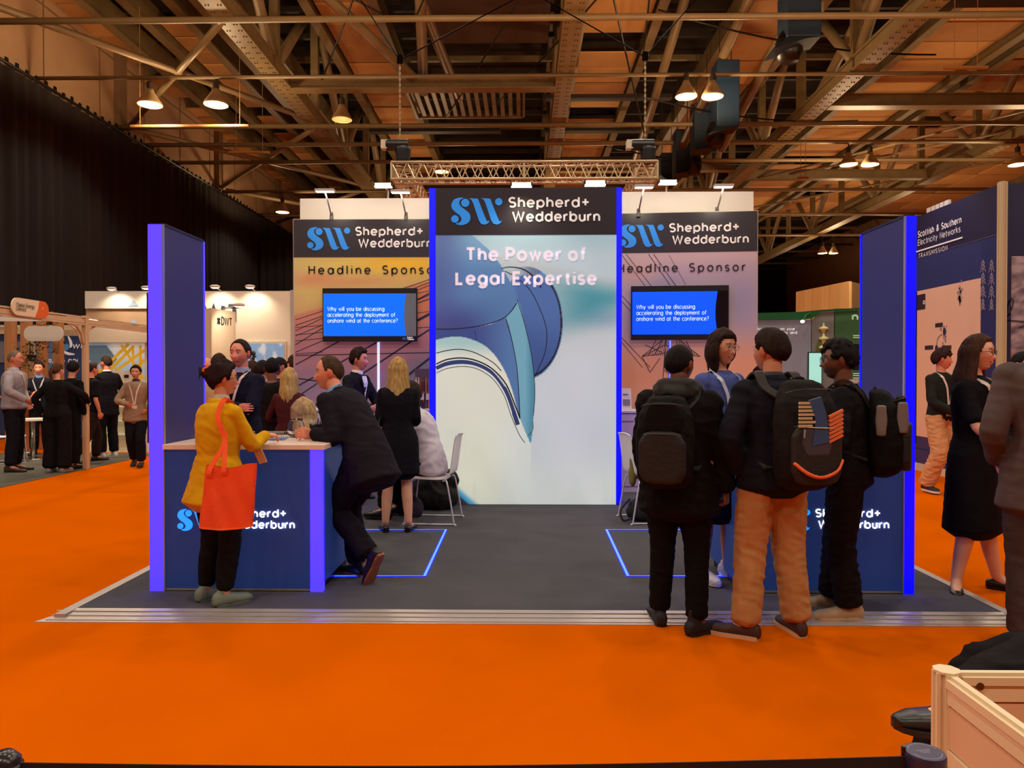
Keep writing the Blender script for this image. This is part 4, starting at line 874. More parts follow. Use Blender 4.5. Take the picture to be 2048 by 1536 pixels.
gbox(170,582,392,617,Yw+.5,.12,'header',mat('header_pale', (222,212,196), .55),t2); gbox(172,617,392,650,Yw+.56,.1,'beam',mat('beam_tan', (176,140,108), .6),t2)
gbox(172,651,392,685,Yw+.5,.12,'lower_fascia',mat('fascia_beige', (204,182,158), .55),t2); gbox(172,685,392,960,Yw+.6,.1,'back_wall',mat('wall_cream', (226,212,190), .55),t2)
def lat(u, v):
    px = 172+u*112; py = 960-v*274; c = np.zeros((len(u),3))+np.array([150,176,205.]); c = mixc(c, (214,214,208), sm(205,230,px)*sm(740,690,py)); c = mixc(c, (84,104,118), inpoly(px,py,[(172,690),(212,690),(232,718),(222,730),(205,722),(190,735),(172,706)]).astype(float))
    yl = np.array([206,158,20.]); 
    for (x0,y0,x1,y1,w_) in ((186,758,254,688,3),(196,764,262,694,3),(232,740,284,700,3),(240,690,284,760,2.5),(262,690,262,764,2),(276,690,276,764,2.5),(230,765,284,720,3),(200,745,206,765,1.5),(222,722,232,745,1.5)):
        L_ = math.hypot(x1-x0,y1-y0); d = np.abs((px-x0)*(y1-y0)-(py-y0)*(x1-x0))/L_; tt = ((px-x0)*(x1-x0)+(py-y0)*(y1-y0))/L_**2; c = np.where(((d < w_)&(tt > 0)&(tt < 1))[:,None], yl, c)
    return mixc(c, (214,170,80), sm(760,800,py)*.6)
a = gy(172,960,Yw+.58); b = gy(290,686,Yw+.58); picture('lattice_print', a, EX, EZ, b.x-a.x, b.z-a.z, 110, 150, lat, mat('sky_photo', (255,255,255), .6, attr=True, emit=.25), t2, .01)
k = MB()
for px, py in ((267,612),(267,650)): a = gy(px,py,Yw+.49); k.prism([(-.1,0),(.1,0),(0,.12)], a, EX, EZ, .002)
k.build('triangle_print', mat('pale_blue_print', (150,170,200), .5), t2)
def armlamp(px, py, fx, fy, Y, lab):
    p = gy(px,py,Y-.3); f = gy(fx,fy,Y); q = thing('arm_floodlight', lab, 'spotlight', (f.x,f.y,f.z)); MB().tube([f,p],.012,6).build('arm', M_alu, q)
    MB().ell(p,(.10,.07,.035),12,6).build('head', mat('flood_housing', (200,190,175), .4), q, smooth=True); MB().ell(p-Vector((0,0,.012)),(.085,.055,.03),12,6).build('lens', M_lh, q); spot('arm_light', p-Vector((0,0,.06)), (f.x,Y+.1,f.z-.6), 22, (1,.9,.7), 120, .05, .7)
armlamp(223,577,238,584,Yw+.5,'arm floodlight on the white header, outermost on the left'); armlamp(292,575,302,583,Yw+.5,'arm floodlight on the white header, beside the violet tower')
armlamp(430,573,442,582,Yw,'arm floodlight over the big navy letters'); armlamp(500,573,510,582,Yw,'arm floodlight over the plain right end of the white wall')
t = thing('exhibition_stand', 'cream box tower with small black letters behind the left tower', 'exhibition stand', (gy(435,750,11.8).x,11.8,0))
a = gy(404,617,11.9); b = gy(428,617,11.9); c = gy(462,620,12.4); M_cr = mat('cream_box', (222,202,172), .55)
q = [Vector((a.x,12.0,0)),Vector((b.x,11.8,0)),Vector((c.x,12.5,0)),Vector((c.x,12.6,0)),Vector((a.x,12.6,0))]; m = MB(); m.add(q+[v+EZ*a.z for v in q],[tuple(range(4,-1,-1)),tuple(range(5,10))]+[(i,(i+1)%5,5+(i+1)%5,5+i) for i in range(5)]); m.build('box', M_cr, t)
xd = (q[2]-q[1]).normalized(); k = MB(); nn = xd.cross(EZ); 
def ob(px, py, off=.006):
    o = q[1]+nn*off; d = ray(px,py); cc = Vector((0,0,EYE)); kk = (o-cc).dot(nn)/d.dot(nn); return cc+d*kk
a_ = ob(443,650); b_ = ob(464,650); text(k,'DWT',a_,xd,EZ,.20,.12,.1,width=(b_-a_).length); a_ = ob(434,649.5); b_ = ob(441,649.5); text(k,'X',a_,xd,EZ,.19,.3,.1,width=(b_-a_).length); k.build('lettering', mat('letter_black', (30,34,52), .5), t)
armlamp(478,610,446,618,12.2,'arm floodlight on the cream box tower')
tv = thing('television', 'black screen on the white stand behind the crowd', 'television', tuple(gy(445,740,Yw-.2))); gbox(431,701,470,742,Yw-.2,.08,'casing',M_blk,tv); gbox(433,703,468,740,Yw-.206,.005,'screen',mat('off_screen', (40,36,38), .2),tv)
# --- left: shell scheme stand on the aisle
XC = -7.12
t = thing('shell_scheme_stand', 'beige modular stand frame with rounded name board, far left', 'exhibition stand', (XC,12,0))
def post(x, y, z=2.5):
    m = MB().cyl((x,y,0),(x,y,z),.04,n=8)
    for k_ in range(4): a = PI/4+PI/2*k_; m.cyl((x+.042*math.cos(a),y+.042*math.sin(a),0),(x+.042*math.cos(a),y+.042*math.sin(a),z),.012,n=6)
    return m.build('post', M_shell, t)
post(XC,11.96); post(XC-.05,15.1); post(XC,8.2); post(XC-3,11.96); post(XC-3,15.1)
for (a, b) in (((XC,8.2),(XC,11.92)),((XC,12.0),(XC-.05,15.1))):
    MB().bar((a[0],a[1],2.47),(b[0],b[1],2.47),.05,.025).bar((a[0],a[1],2.41),(b[0],b[1],2.41),.04,.07).bar((a[0],a[1],2.355),(b[0],b[1],2.355),.05,.025).build('beam', M_shell, t)
MB().bar((XC-3,11.96,2.45),(XC-.04,11.96,2.45),.05,.08).build('cross_beam', M_white, t); MB().bar((XC-3,15.1,2.4),(XC-.05,15.1,2.4),.05,.12).build('rear_beam', M_shell, t)
MB().tube([(XC,11.92,1.95+.1),(XC,11.86,2.2),(XC,11.72,2.32),(XC,11.5,2.36)],.022,8).build('brace', M_shell, t); MB().tube([(XC-.03,12.0,2.1),(XC-.03,12.08,2.26),(XC-.03,12.3,2.36)],.022,8).build('brace', M_shell, t)
MB().tube([(XC-.05,11.96,2.05),(XC-.12,11.96,2.25),(XC-.3,11.96,2.4)],.022,8).build('brace', M_shell, t)
# rounded name board
def rbox(x0, y0, x1, y1, r, n=6):
    P = []
    for cx, cy, a0 in ((x1-r,y0+r,-90),(x1-r,y1-r,0),(x0+r,y1-r,90),(x0+r,y0+r,180)):
        for i in range(n+1): a = R(a0+90*i/n); P.append((cx+r*math.cos(a), cy+r*math.sin(a)))
    return P
sg = thing('name_board', 'cream rounded name board with orange end on the left stand beam', 'sign', (XC+.06,10.4,2.25))
ya = gx(24,620,XC+.07).y; yb_ = gx(97,625,XC+.07).y; z0 = gx(60,632,XC+.07).z-.01; z1 = gx(60,599,XC+.07).z
yo = gx(79,625,XC+.07).y
# text runs from near (small Y) to far: x axis is +Y, so the face looks to +X
MB().prism(rbox(0,0,yb_-ya,z1-z0,.12), (XC+.05,ya,z0), EY, EZ, .02).build('board', mat('board_cream', (232,206,172), .5), sg)
pp = [p for p in rbox(0,0,yb_-ya,z1-z0,.12) if p[0] > (yo-ya)]; pp = pp+[(yo-ya,z1-z0),(yo-ya-.03,(z1-z0)*.5),(yo-ya-.1,0)]; 
MB().prism(sorted(pp, key=lambda p: math.atan2(p[1]-(z1-z0)/2, p[0]-(yb_-ya)*.9)), (XC+.069,ya,z0), EY, EZ, .006).build('orange_end', mat('board_orange', (226,92,10), .5), sg)
k = MB(); a = gx(33,613,XC+.078); b = gx(69,618,XC+.078); text(k,'Clarke Energy',a,EY,EZ,.085,.1,.1,width=b.y-a.y); a = gx(33,621,XC+.078); b = gx(52,624,XC+.078); text(k,'Limited',a,EY,EZ,.085,.1,.1,width=b.y-a.y); k.build('lettering', mat('ink_brown', (60,44,40), .6), sg)
k = MB(); a = gx(82.5,619,XC+.085); text(k,'38',a,EY,EZ,.05,.13); k.build('number', mat('pale_ink', (240,190,150), .6), sg)
s2 = MB().prism(rbox(0,0,1.1*.62,.26,.12), (-8.62,12.7,2.12), EX, EZ, .02).build('name_board', mat('board_white', (214,204,190), .5)); tag(s2, 'blank white rounded board hanging behind the left stand post', 'sign')
for px, py in ((5,625),(34,630),(185,641)):
    p = gy(px,py,13.0); o = MB().lathe([(.01,0),(.08,0),(.08,.03),(.01,.03)],p,14).build('downlight', M_lh); tag(o, {5:'small bright downlight at the left picture edge',34:'small bright downlight behind the name board',185:'small bright downlight right of the stand post'}[px], 'downlight')
    spot('downlight_light', p-Vector((0,0,.05)), (p.x,p.y,0), 60, (1,.85,.65), 120, .08, .6)
# timber columns with plants behind
for i, (x0, x1, lab) in enumerate(((8,24,'leftmost timber column with a small camera rig'),(40,56,'second timber column beside a hanging plant'),(72,87,'third timber column behind the seated man'),(105,119,'rightmost timber column, before the navy lettered wall'))):
    Y = 14.9+.15*i; a = gy(x0,650,Y); b = gy(x1,650,Y); o = MB().box((a.x,Y,0),(b.x,Y+.16,2.75)).build('timber_column', mat('timber_col', (196,132,84), .6, noise=.12, nscale=3, stretch=(6,6,.5)), bevel=.006); tag(o, lab, 'column')
def plant(px, py, Y, rx_, rz_, n, lab):
    p = gy(px,py,Y); t = thing('potted_plant', lab, 'plant', (p.x,p.y,p.z-rz_)); m = MB(); q = random.Random(px)
    for i in range(n):
        c = p+Vector((q.gauss(0,rx_*.45), q.gauss(0,rx_*.45), q.gauss(0,rz_*.45))); a = q.uniform(0,6.3); e = q.uniform(-.7,.5); d = Vector((math.cos(a)*math.cos(e), math.sin(a)*math.cos(e), math.sin(e))); u = d.cross(Vector((0,0,1))).normalized()*.022; L = q.uniform(.07,.13)
        m.add([c, c+d*L*.5+u, c+d*L, c+d*L*.5-u], [(0,1,2,3)])
    m.build('foliage', mat('leaf_green', (70,84,36), .6, noise=.3, nscale=5), t)['kind'] = 'stuff'
    MB().cyl(p-Vector((0,0,rz_*.2)), p+Vector((0,0,rz_)), .012, n=5).build('stem', mat('stem', (80,60,40), .8), t)
    MB().lathe([(.05,-.1),(.09,.02),(.08,.02),(.04,-.09)],p+Vector((0,.05,0)),12).build('pot', mat('pot_dark', (50,40,34), .7), t)
plant(60,712,14.6,.30,.42,260,'leafy green plant hanging between the second and third timber columns'); plant(94,665,14.6,.28,.36,220,'brownish green plant at the top of the third timber column')
# navy stand further back
t = thing('exhibition_stand', 'navy stand with white swirl emblem and italic letters, far left', 'exhibition stand', (gy(60,750,17.5).x,17.5,0)); Yb = 17.5
gbox(-60,668,168,980,Yb,.1,'back_wall',mat('navy_blue_wall', (50,68,112), .5),t); gbox(-60,650,168,668,Yb-.04,.14,'header',mat('header_cream', (220,200,160), .5),t); gbox(-40,650,36,655,Yb-.06,.1,'header_light',M_white,t)
gbox(85,678,118,770,Yb-.02,.02,'sky_panel',mat('sky_panel', (92,130,176), .5, noise=.12, nscale=1.5),t); gbox(-40,683,70,725,Yb-.02,.02,'grey_photo',mat('grey_photo', (120,120,132), .5, noise=.2, nscale=2),t)
gbox(56,686,70,720,Yb-.03,.02,'white_sheet',M_white,t); gbox(22,724,42,742,Yb-.03,.02,'purple_panel',mat('purple_panel', (60,50,130), .5),t); gbox(24,742,72,830,Yb-.03,.02,'white_text_panel',mat('text_sheet', (206,196,190), .5),t)
k = MB()
for i in range(7): a = gy(30,750+i*7,Yb-.05); k.prism([(0,0),(.34,0),(.34,.035),(0,.035)], a, EX, EZ, .004)
k.build('text_rows', mat('rows_dark', (70,50,80), .5), t)['kind'] = 'stuff'
k = MB()
for rt in (20,140,260):
    P0 = gy(132,694,Yb-.03); pts = cmr([(math.cos(R(rt+a))*r, math.sin(R(rt+a))*r, 0) for a, r in ((-30,.10),(0,.13),(35,.18),(60,.27))],5); ww = [.02+.05*math.sin(PI*min(1,i/(len(pts)-1)*1.0)) for i in range(len(pts))]
    ribbon(k, [tuple(p)[:2] for p in pts], ww, 0, P0, EX, EZ)
k.build('swirl_emblem', M_mesw, t); k = MB(); P0 = gy(132,694,Yb-.028); k.prism([(.085*math.cos(a),.085*math.sin(a)) for a in np.linspace(0,2*PI,18)[:-1]], P0, EX, EZ, .004); k.build('emblem_disc', mat('emblem_blue', (96,150,206), .5), t)
k = MB(); a = gy(144,697,Yb-.03); text(k,'WI',a,EX,EZ,.16,.2,.1,width=.24,shear=.2); a = gy(88,727,Yb-.03); text(k,'BRAND DRI',a,EX,EZ,.155,.17,.1,width=(gy(156,727,Yb).x-a.x),shear=.2); k.build('lettering', M_mesw, t)
# tables and chairs of the left stands
def bar_table(px, pyb, pyt, lab, rtop=.3, top=(226,206,188)):
    p = gz(px,pyb,0); zt = EYE-(pyt-750)*p.y/FPX; t = thing('bar_table', lab, 'table', tuple(p))
    MB().lathe([(.01,zt-.03),(rtop,zt-.03),(rtop,zt),(.01,zt)],(p.x,p.y,0),28).build('table_top', mat('table_white', top, .4), t); MB().cyl((p.x,p.y,.02),(p.x,p.y,zt-.03),.035,n=14).build('stem', mat('chrome', (190,186,180), .2, .95), t, smooth=True)
    MB().lathe([(.01,0),(.24,0),(.23,.015),(.05,.03),(.01,.03)],(p.x,p.y,.008),24).build('base', mat('chrome', (190,186,180), .2, .95), t)
bar_table(66,918,838,'round white table on a chrome stem in the left stand',.34); bar_table(46,905,792,'tall timber topped table behind the grey-haired man',.45,(190,130,86))
def shell_chair(px, py, yaw, lab, z=0.0, Y=None, X=None, grp=None, sc=1.0):
    p = gz(px,py,z) if Y is None else Vector((X,Y,z)); t = thing('chair', lab, 'chair', tuple(p), grp, R(yaw)); t.scale = (sc,)*3
    # one bent sheet: seat running into the back (faces +Y)
    prof = [(.22,.452),(.20,.462),(.10,.458),(-.05,.452),(-.16,.458),(-.205,.50),(-.225,.60),(-.245,.75),(-.262,.86),(-.28,.90)]; m = MB(); secs = []
    q = cmr([(0,a,b) for a,b in prof],3); n = len(q)
    for i, c in enumerate(q):
        d = (q[min(i+1,n-1)]-q[max(i-1,0)]).normalized(); nn = Vector((0,-d.z,d.y)); w_ = .215 if i < n*.55 else .215-.02*((i-n*.55)/(n*.45)); cv = .02
        top = []; bot = []
        for j in range(7): s_ = -1+2*j/6; v = c+Vector((s_*w_,0,0))+nn*(-.006+cv*s_*s_*(1 if i > n*.5 else .3)); top.append(v); bot.append(v-nn*.010)
        secs.append(top+bot[::-1])
    m.ring(secs); m.build('seat_shell', mat('chair_white', (226,216,222), .4), t, local=True, smooth=False)
    mw = mat('white_wire', (214,208,222), .35, .2)
    for s_ in (-1,1):
        x = s_*.225; P = [(x*.85,.17,.44),(x,.20,.42),(x*1.05,.235,.03),(x*1.05,.22,.012),(x*1.05,-.25,.012),(x*1.05,-.265,.03),(x,-.20,.40),(x*.85,-.17,.445)]; MB().tube(cmr(P,4),.0085,8).build('leg', mw, t, local=True, smooth=True)
    MB().tube([(-.2,.17,.435),(.2,.17,.435)],.0085,8).tube([(-.2,-.15,.44),(.2,-.15,.44)],.0085,8).build('cross_rail', mw, t, local=True)
    return t
shell_chair(20,925,-60,'white shell chair behind the grey-haired man in the left stand'); shell_chair(128,925,20,'white shell chair beside the woman with the ponytail')
# leaflet rack by the walking woman
t = thing('leaflet_stand', 'white leaflet stand with boxes beside the suited man, left stand', 'stand', tuple(gz(245,905,0))); p = gz(245,905,0)
for s_ in (-.22,.22): MB().box((p.x+s_-.012,p.y-.012,0),(p.x+s_+.012,p.y+.012,1.25)).build('upright', M_alu, t)
for z_, m_ in ((.35,M_white),(.62,M_white),(.9,M_white)): MB().box((p.x-.22,p.y-.12,z_),(p.x+.22,p.y+.12,z_+.02)).build('shelf', m_, t)
o = MB().box((p.x-.26,p.y-.03,1.28),(p.x+.2,p.y,1.62)).build('printed_card', mat('card_white', (220,200,182), .5), t); k = MB(); text(k,'TALK',(p.x-.22,p.y-.031,1.32),EX,EZ,.06,.13); k.box((p.x-.22,p.y-.034,1.40),(p.x+.0,p.y-.031,1.42)); k.box((p.x+.06,p.y-.034,1.48),(p.x+.15,p.y-.031,1.54)); k.build('card_print', M_blk, o)
# ================================================================ people
def frame(d, hint):
    d = Vector(d).normalized(); h = Vector(hint)
    x = (h-d*h.dot(d))
    if x.length < 1e-3: x = Vector((1,0,0))-d*d.x
    x.normalize(); return x, d.cross(x), d
class Solid:
    """closed overlapping lofts, fused by a voxel remesh into one skin"""
    def __init__(s): s.m = MB()
    def loft(s, secs, n=20, p=2.0):      # secs: (centre, xaxis, yaxis, rx, ry)
        rings = []
        c0, x0, y0, a0, b0 = secs[0]; cN, xN, yN, aN, bN = secs[-1]
        nrm0 = (Vector(secs[0][0])-Vector(secs[1][0])).normalized(); nrmN = (Vector(secs[-1][0])-Vector(secs[-2][0])).normalized()
        ext = [(Vector(c0)+nrm0*min(a0,b0)*.35, x0, y0, a0*.6, b0*.6)]+list(secs)+[(Vector(cN)+nrmN*min(aN,bN)*.35, xN, yN, aN*.6, bN*.6)]
        for c, x, y, rx, ry in ext:
            c = Vector(c); L = []
            for j in range(n):
                a = 2*PI*j/n; ca, sa = math.cos(a), math.sin(a)
                if p != 2: ca = math.copysign(abs(ca)**(2/p), ca); sa = math.copysign(abs(sa)**(2/p), sa)
                L.append(c+Vector(x)*rx*ca+Vector(y)*ry*sa)
            rings.append(L)
        s.m.ring(rings); return s
    def limb(s, pts, rs, hint=(1,0,0), flat=1.0, n=14, k=3):
        P = [Vector(p) for p in pts]; q = cmr(P, k); m = len(q)-1; secs = []
        x = None
        for i, c in enumerate(q):
            d = (q[min(i+1,m)]-q[max(i-1,0)]); hx = hint if x is None else x
            x, y, _ = frame(d, hx)
            t = i/k; j = min(int(t), len(rs)-2); f = t-j; f = f*f*(3-2*f); r = rs[j]*(1-f)+rs[j+1]*f
            secs.append((c, x, y, r, r*flat))
        return s.loft(secs, n)
    def ball(s, c, r, rot=None): s.m.ell(c, r if hasattr(r,'__len__') else (r,r,r), 16, 10, rot); return s
    def mesh(s, vox, smooth=2, name='x'):
        """returns verts (n,3) and polygon list after a voxel remesh"""
        me = bpy.data.meshes.new(name); me.from_pydata(s.m.v, [], s.m.f); me.update()
        o = bpy.data.objects.new('tmp', me); COL.objects.link(o)
        r = o.modifiers.new('r', 'REMESH'); r.mode = 'VOXEL'; r.voxel_size = vox; r.use_smooth_shade = True
        if smooth: q = o.modifiers.new('s', 'SMOOTH'); q.iterations = smooth; q.factor = .5
        dg = bpy.context.evaluated_depsgraph_get(); e = o.evaluated_get(dg).to_mesh()
        V = np.empty(len(e.vertices)*3); e.vertices.foreach_get('co', V); V = V.reshape(-1,3)
        N = np.empty(len(e.vertices)*3); e.vertices.foreach_get('normal', N); N = N.reshape(-1,3)
        F = [tuple(p.vertices) for p in e.polygons]
        o.evaluated_get(dg).to_mesh_clear(); bpy.data.objects.remove(o); bpy.data.meshes.remove(me)
        return V, F, N
def folds(V, N, amp, fr=(9,9,16), seed=0):
    out = np.empty(len(V)); ox = seed*7.3
    f0, f1, f2 = fr
    for i, (x, y, z) in enumerate(V):
        a = mnoise.noise(Vector((x*f0+ox, y*f1, z*f2+(x+y)*5))); b = mnoise.noise(Vector((x*22+ox, y*22, z*26)))
        out[i] = -abs(a)*1.5+.45+b*.12
    return V+N*(out*amp)[:,None]
def mk(name, parts, mats, parent, colors=None):
    """parts: list of (V,F,matindex[,colour array])"""
    V = np.concatenate([p[0] for p in parts]); F = []; mi = []; b = 0
    for p in parts:
        F += [tuple(i+b for i in f) for f in p[1]]; mi += [p[2]]*len(p[1]); b += len(p[0])
    me = bpy.data.meshes.new(name); me.from_pydata(V.tolist(), [], F)
    for m in mats: me.materials.append(m)
    me.polygons.foreach_set('material_index', mi); me.polygons.foreach_set('use_smooth', [True]*len(F))
    if colors is not None:
        C = np.concatenate([(p[3] if len(p) > 3 else np.tile(np.array(colors), (len(p[0]),1))) for p in parts])
        C = np.clip(C/255, 0, 1); C = np.where(C <= .04045, C/12.92, ((C+.055)/1.055)**2.4)
        ca = me.color_attributes.new('Col', 'FLOAT_COLOR', 'POINT'); ca.data.foreach_set('color', np.concatenate([C, np.ones((len(C),1))],1).astype(np.float32).ravel())
    me.update(); o = bpy.data.objects.new(name, me); COL.objects.link(o)
    if parent is not None: o.parent = parent
    return o
# ---- head -------------------------------------------------------
HN, HM = 56, 44
def head_grid():
    th = np.linspace(0, 2*PI, HN, endpoint=False); ph = np.linspace(.03, PI-.03, HM)
    T, P = np.meshgrid(th, ph); return T.ravel(), P.ravel()
def gau(x, s): return np.exp(-(x/s)**2)
def head_shape(T, P, fem=False, nose=1.0, jaw=1.0, smile=0.0):
    dx, dy, dz = np.sin(P)*np.cos(T), np.sin(P)*np.sin(T), np.cos(P)
    x = dx*.0755; y = dy*.097; z = dz*.117
    low = sm(.01, -.105, z); jf = .30 if not fem else .37
    x = x*(1-low*jf/jaw); fy = dy > 0
    y = np.where(fy, y*(1-low*.10), y*(1-sm(-.0,-.09,z)*.42))
    y = y+low*.012
    y = np.where(fy, np.minimum(y, .084+.0*y), y)+np.where(fy, 0, 0)
    x = x*(1+.05*sm(.0,.06,z)*sm(.02,-.05,y))
    z = np.where(z < -.1, z*.98, z)
    f = sm(.02, .06, y)
    ax = np.abs(x)
    y = y+f*(.0045*gau(z-.030,.011)*gau(ax-.02,.026))                 # brow
    y = y-f*(.0125*gau(z-.006,.0125)*gau(ax-.0315,.0145))             # sockets
    y = y+f*(.005*gau(z+.022,.02)*gau(ax-.045,.017))*(1+smile*.8)      # cheekbones
    nz = np.clip((.022-z)/.055, 0, 1); nr = np.where(z > -.036, nz, np.clip(1-( -.036-z)/.010, 0, 1))
    y = y+f*nose*(.027*nr**1.15*np.exp(-(ax/(.0085+.0065*nz))**2))
    y = y+f*(.007*gau(z+.060,.0065)*gau(ax,.024)+.0075*gau(z+.0715,.0065)*gau(ax,.02))*(.9 if fem else .7)
    y = y-f*(.005*gau(z+.0655,.0028)*gau(ax,.027))
    y = y-f*(.004*gau(z+.0835,.007)*gau(ax,.02))+f*(.009*gau(z+.104,.013)*gau(ax,.022))
    y = y-f*.006*sm(.045,.07,ax)*sm(.02,-.05,z)
    return np.stack([x, y, z], 1)
def sphere_faces():
    F = []
    for i in range(HM-1):
        for j in range(HN): a = i*HN+j; b = i*HN+(j+1) % HN; F.append((a, a+HN, b+HN, b))
    F.append(tuple(range(HN))); F.append(tuple((HM-1)*HN+j for j in range(HN-1,-1,-1)))
    return F
HF = sphere_faces()
def head_parts(skin, fem, sex_hair, opt):
    T, P = head_grid(); V = head_shape(T, P, fem, opt.get('nose',1.0), opt.get('jaw',1.0), opt.get('smile',0)); x, y, z = V.T; ax = np.abs(x)
    C = np.tile(np.array(skin, float), (len(V),1)); dark = np.array(skin)*.45; hc_ = np.array(opt.get('brow', sex_hair), float)
    f = (y > .04)
    sm_ = opt.get('smile', 0); mz = -.0655+sm_*.006*(ax/.025)**2
    C = mixc(C, np.array(skin)*[.86,.55,.52] if not fem else np.array([176,74,66]), gau(z-mz,.0085)*gau(ax,.0235)*f*.85)
    C = mixc(C, (46,16,14), gau(z-mz,.0026)*(ax < .027)*f*.9)
    if sm_ > .5: C = mixc(C, (226,214,200), gau(z-mz-.0005,.0036)*(ax < .018)*f)
    C = mixc(C, hc_, gau(z-.031+.003*np.abs(ax-.03)/.02,.0045)*sm(.008,.014,ax)*sm(.052,.044,ax)*f*.85)
    C = mixc(C, dark, gau(z-.008,.0042)*gau(ax-.0315,.014)*f*.75)
    C = mixc(C, np.array(skin)*[1.0,.72,.68], gau(z+.03,.02)*gau(ax-.045,.018)*f*.35+gau(z+.035,.012)*gau(ax,.014)*f*.25)
    bd = opt.get('beard', 0)
    if bd: C = mixc(C, np.array(opt.get('beardcol', sex_hair), float), sm(-.035,-.055,z)*sm(.0,.03,y)*bd)
    out = [(V, HF, 0, C)]
    # ears
    for s in (-1, 1):
        e = MB(); rot = Matrix.Rotation(s*R(-18),3,'Z') @ Matrix.Rotation(R(-10),3,'X')
        e.ell((s*.0765,-.004,-.004),(.0075,.019,.0315),12,8,rot); e.ell((s*.0815,-.008,.0),(.006,.017,.026),12,8,rot)
        out.append((np.array(e.v), e.f, 0, np.tile(np.array(skin)*[.98,.82,.8],(len(e.v),1))))
        # eyes
        e = MB(); e.ell((s*.0312,.0735,.006),(.0118,.0118,.0105),10,8); ev = np.array(e.v); ec = np.tile(np.array([225,215,205.]),(len(ev),1))
        out.append((ev, e.f, 0, ec)); e = MB(); e.ell((s*.0312,.0845,.005),(.0052,.0022,.0052),10,6); out.append((np.array(e.v), e.f, 0, np.tile(np.array([40,26,20.]),(len(e.v),1))))
        e = MB(); e.ell((s*.0312,.0735,.0105),(.0135,.0132,.0075),10,6); out.append((np.array(e.v), e.f, 0, np.tile(np.array(skin)*.86,(len(e.v),1))))
    return out
def hair_parts(style, fem, th=.016, seed=0, opt={}):
    """short scalp cap following the skull; the rim tucks under the skin"""
    T, P = head_grid(); V = head_shape(T, P, fem, .0); x, y, z = V.T
    N = V/np.array([.0755,.097,.117])**2; N /= np.linalg.norm(N,axis=1)[:,None]
    front = opt.get('hairline', .068); side = opt.get('side', .0)
    # hairline height as a function of y (front -> back)
    yy = y
    line = np.where(yy > .055, front+(.0*yy), np.where(yy > .034, .022+side+(front-.022-side)*sm(.036,.056,yy), np.where(yy > -.03, side+.022*sm(-.03,.0,yy)-.03*gau(yy-.026,.008)-.02*sm(.01,-.03,yy), -.062+(side+.042)*sm(-.07,-.03,yy))))
    m = sm(0, .016, z-line)
    if opt.get('bald'): m = m*sm(.10,.07,z+.25*yy+.0)       # bare crown
    nz = np.array([mnoise.noise(Vector((a*30+seed, b*30, c*14))) for a,b,c in V]) if th > .005 else 0
    tk = th*(1+.35*nz*opt.get('rough',1))
    if opt.get('top'): tk = tk*(1+opt['top']*sm(.03,.1,z))
    d = -.006+m*(tk+.006)
    return V+N*np.asarray(d)[:,None]
# ---- hand -------------------------------------------------------
def hand(S, wrist, d, nrm, side, curl=.35, sc=1.0, spread=.10, thumb=.7, perf=None):
    """wrist point, finger direction d, palm normal nrm; side=+1 when the thumb lies toward d x nrm"""
    w = Vector(wrist); d = Vector(d).normalized(); n = Vector(nrm); n = (n-d*n.dot(d)).normalized(); t = d.cross(n)*side
    Lp = .092*sc
    S.loft([(w-d*.01*sc, t, n, .026*sc, .019*sc),(w+d*.02*sc, t, n, .033*sc, .016*sc),(w+d*.06*sc, t, n, .041*sc, .0145*sc),(w+d*Lp, t, n, .040*sc, .0115*sc)], 14, 2.5)
    cl = perf or [curl]*4
    for i, (off, L, r) in enumerate(((.029,.073,.0088),(.0095,.081,.0092),(-.010,.076,.0088),(-.029,.060,.0078))):
        p = w+d*(Lp-.012*sc-(.006*sc if i == 3 else 0))+t*off*sc; dd = (d+t*spread*(1.5-i)*.35).normalized(); ang = cl[i]*1.1; pts = [p]; rr = [r*sc]
        for kx, fr in enumerate((.46,.30,.24)):
            q = (dd*math.cos(ang)+n*math.sin(ang)); p = p+q*L*sc*fr*(1.1 if kx == 0 else 1); pts.append(p); rr.append(r*sc*(1-.1*(kx+1))); ang += cl[i]*1.0+.08
        S.limb(pts, rr, n, 1.0, 10, 2)
    p = w+d*.022*sc+t*.026*sc; q1 = p+(d*.55+t*.75*thumb+n*.35).normalized()*.040*sc; q2 = q1+(d*.85+t*.25*thumb+n*(.3+curl*.5)).normalized()*.032*sc; q3 = q2+(d*.95+n*(.3+curl*.8)).normalized()*.024*sc
    S.limb([p,q1,q2,q3], [.0150*sc,.0122*sc,.0105*sc,.0085*sc], n, 1.0, 10, 2)
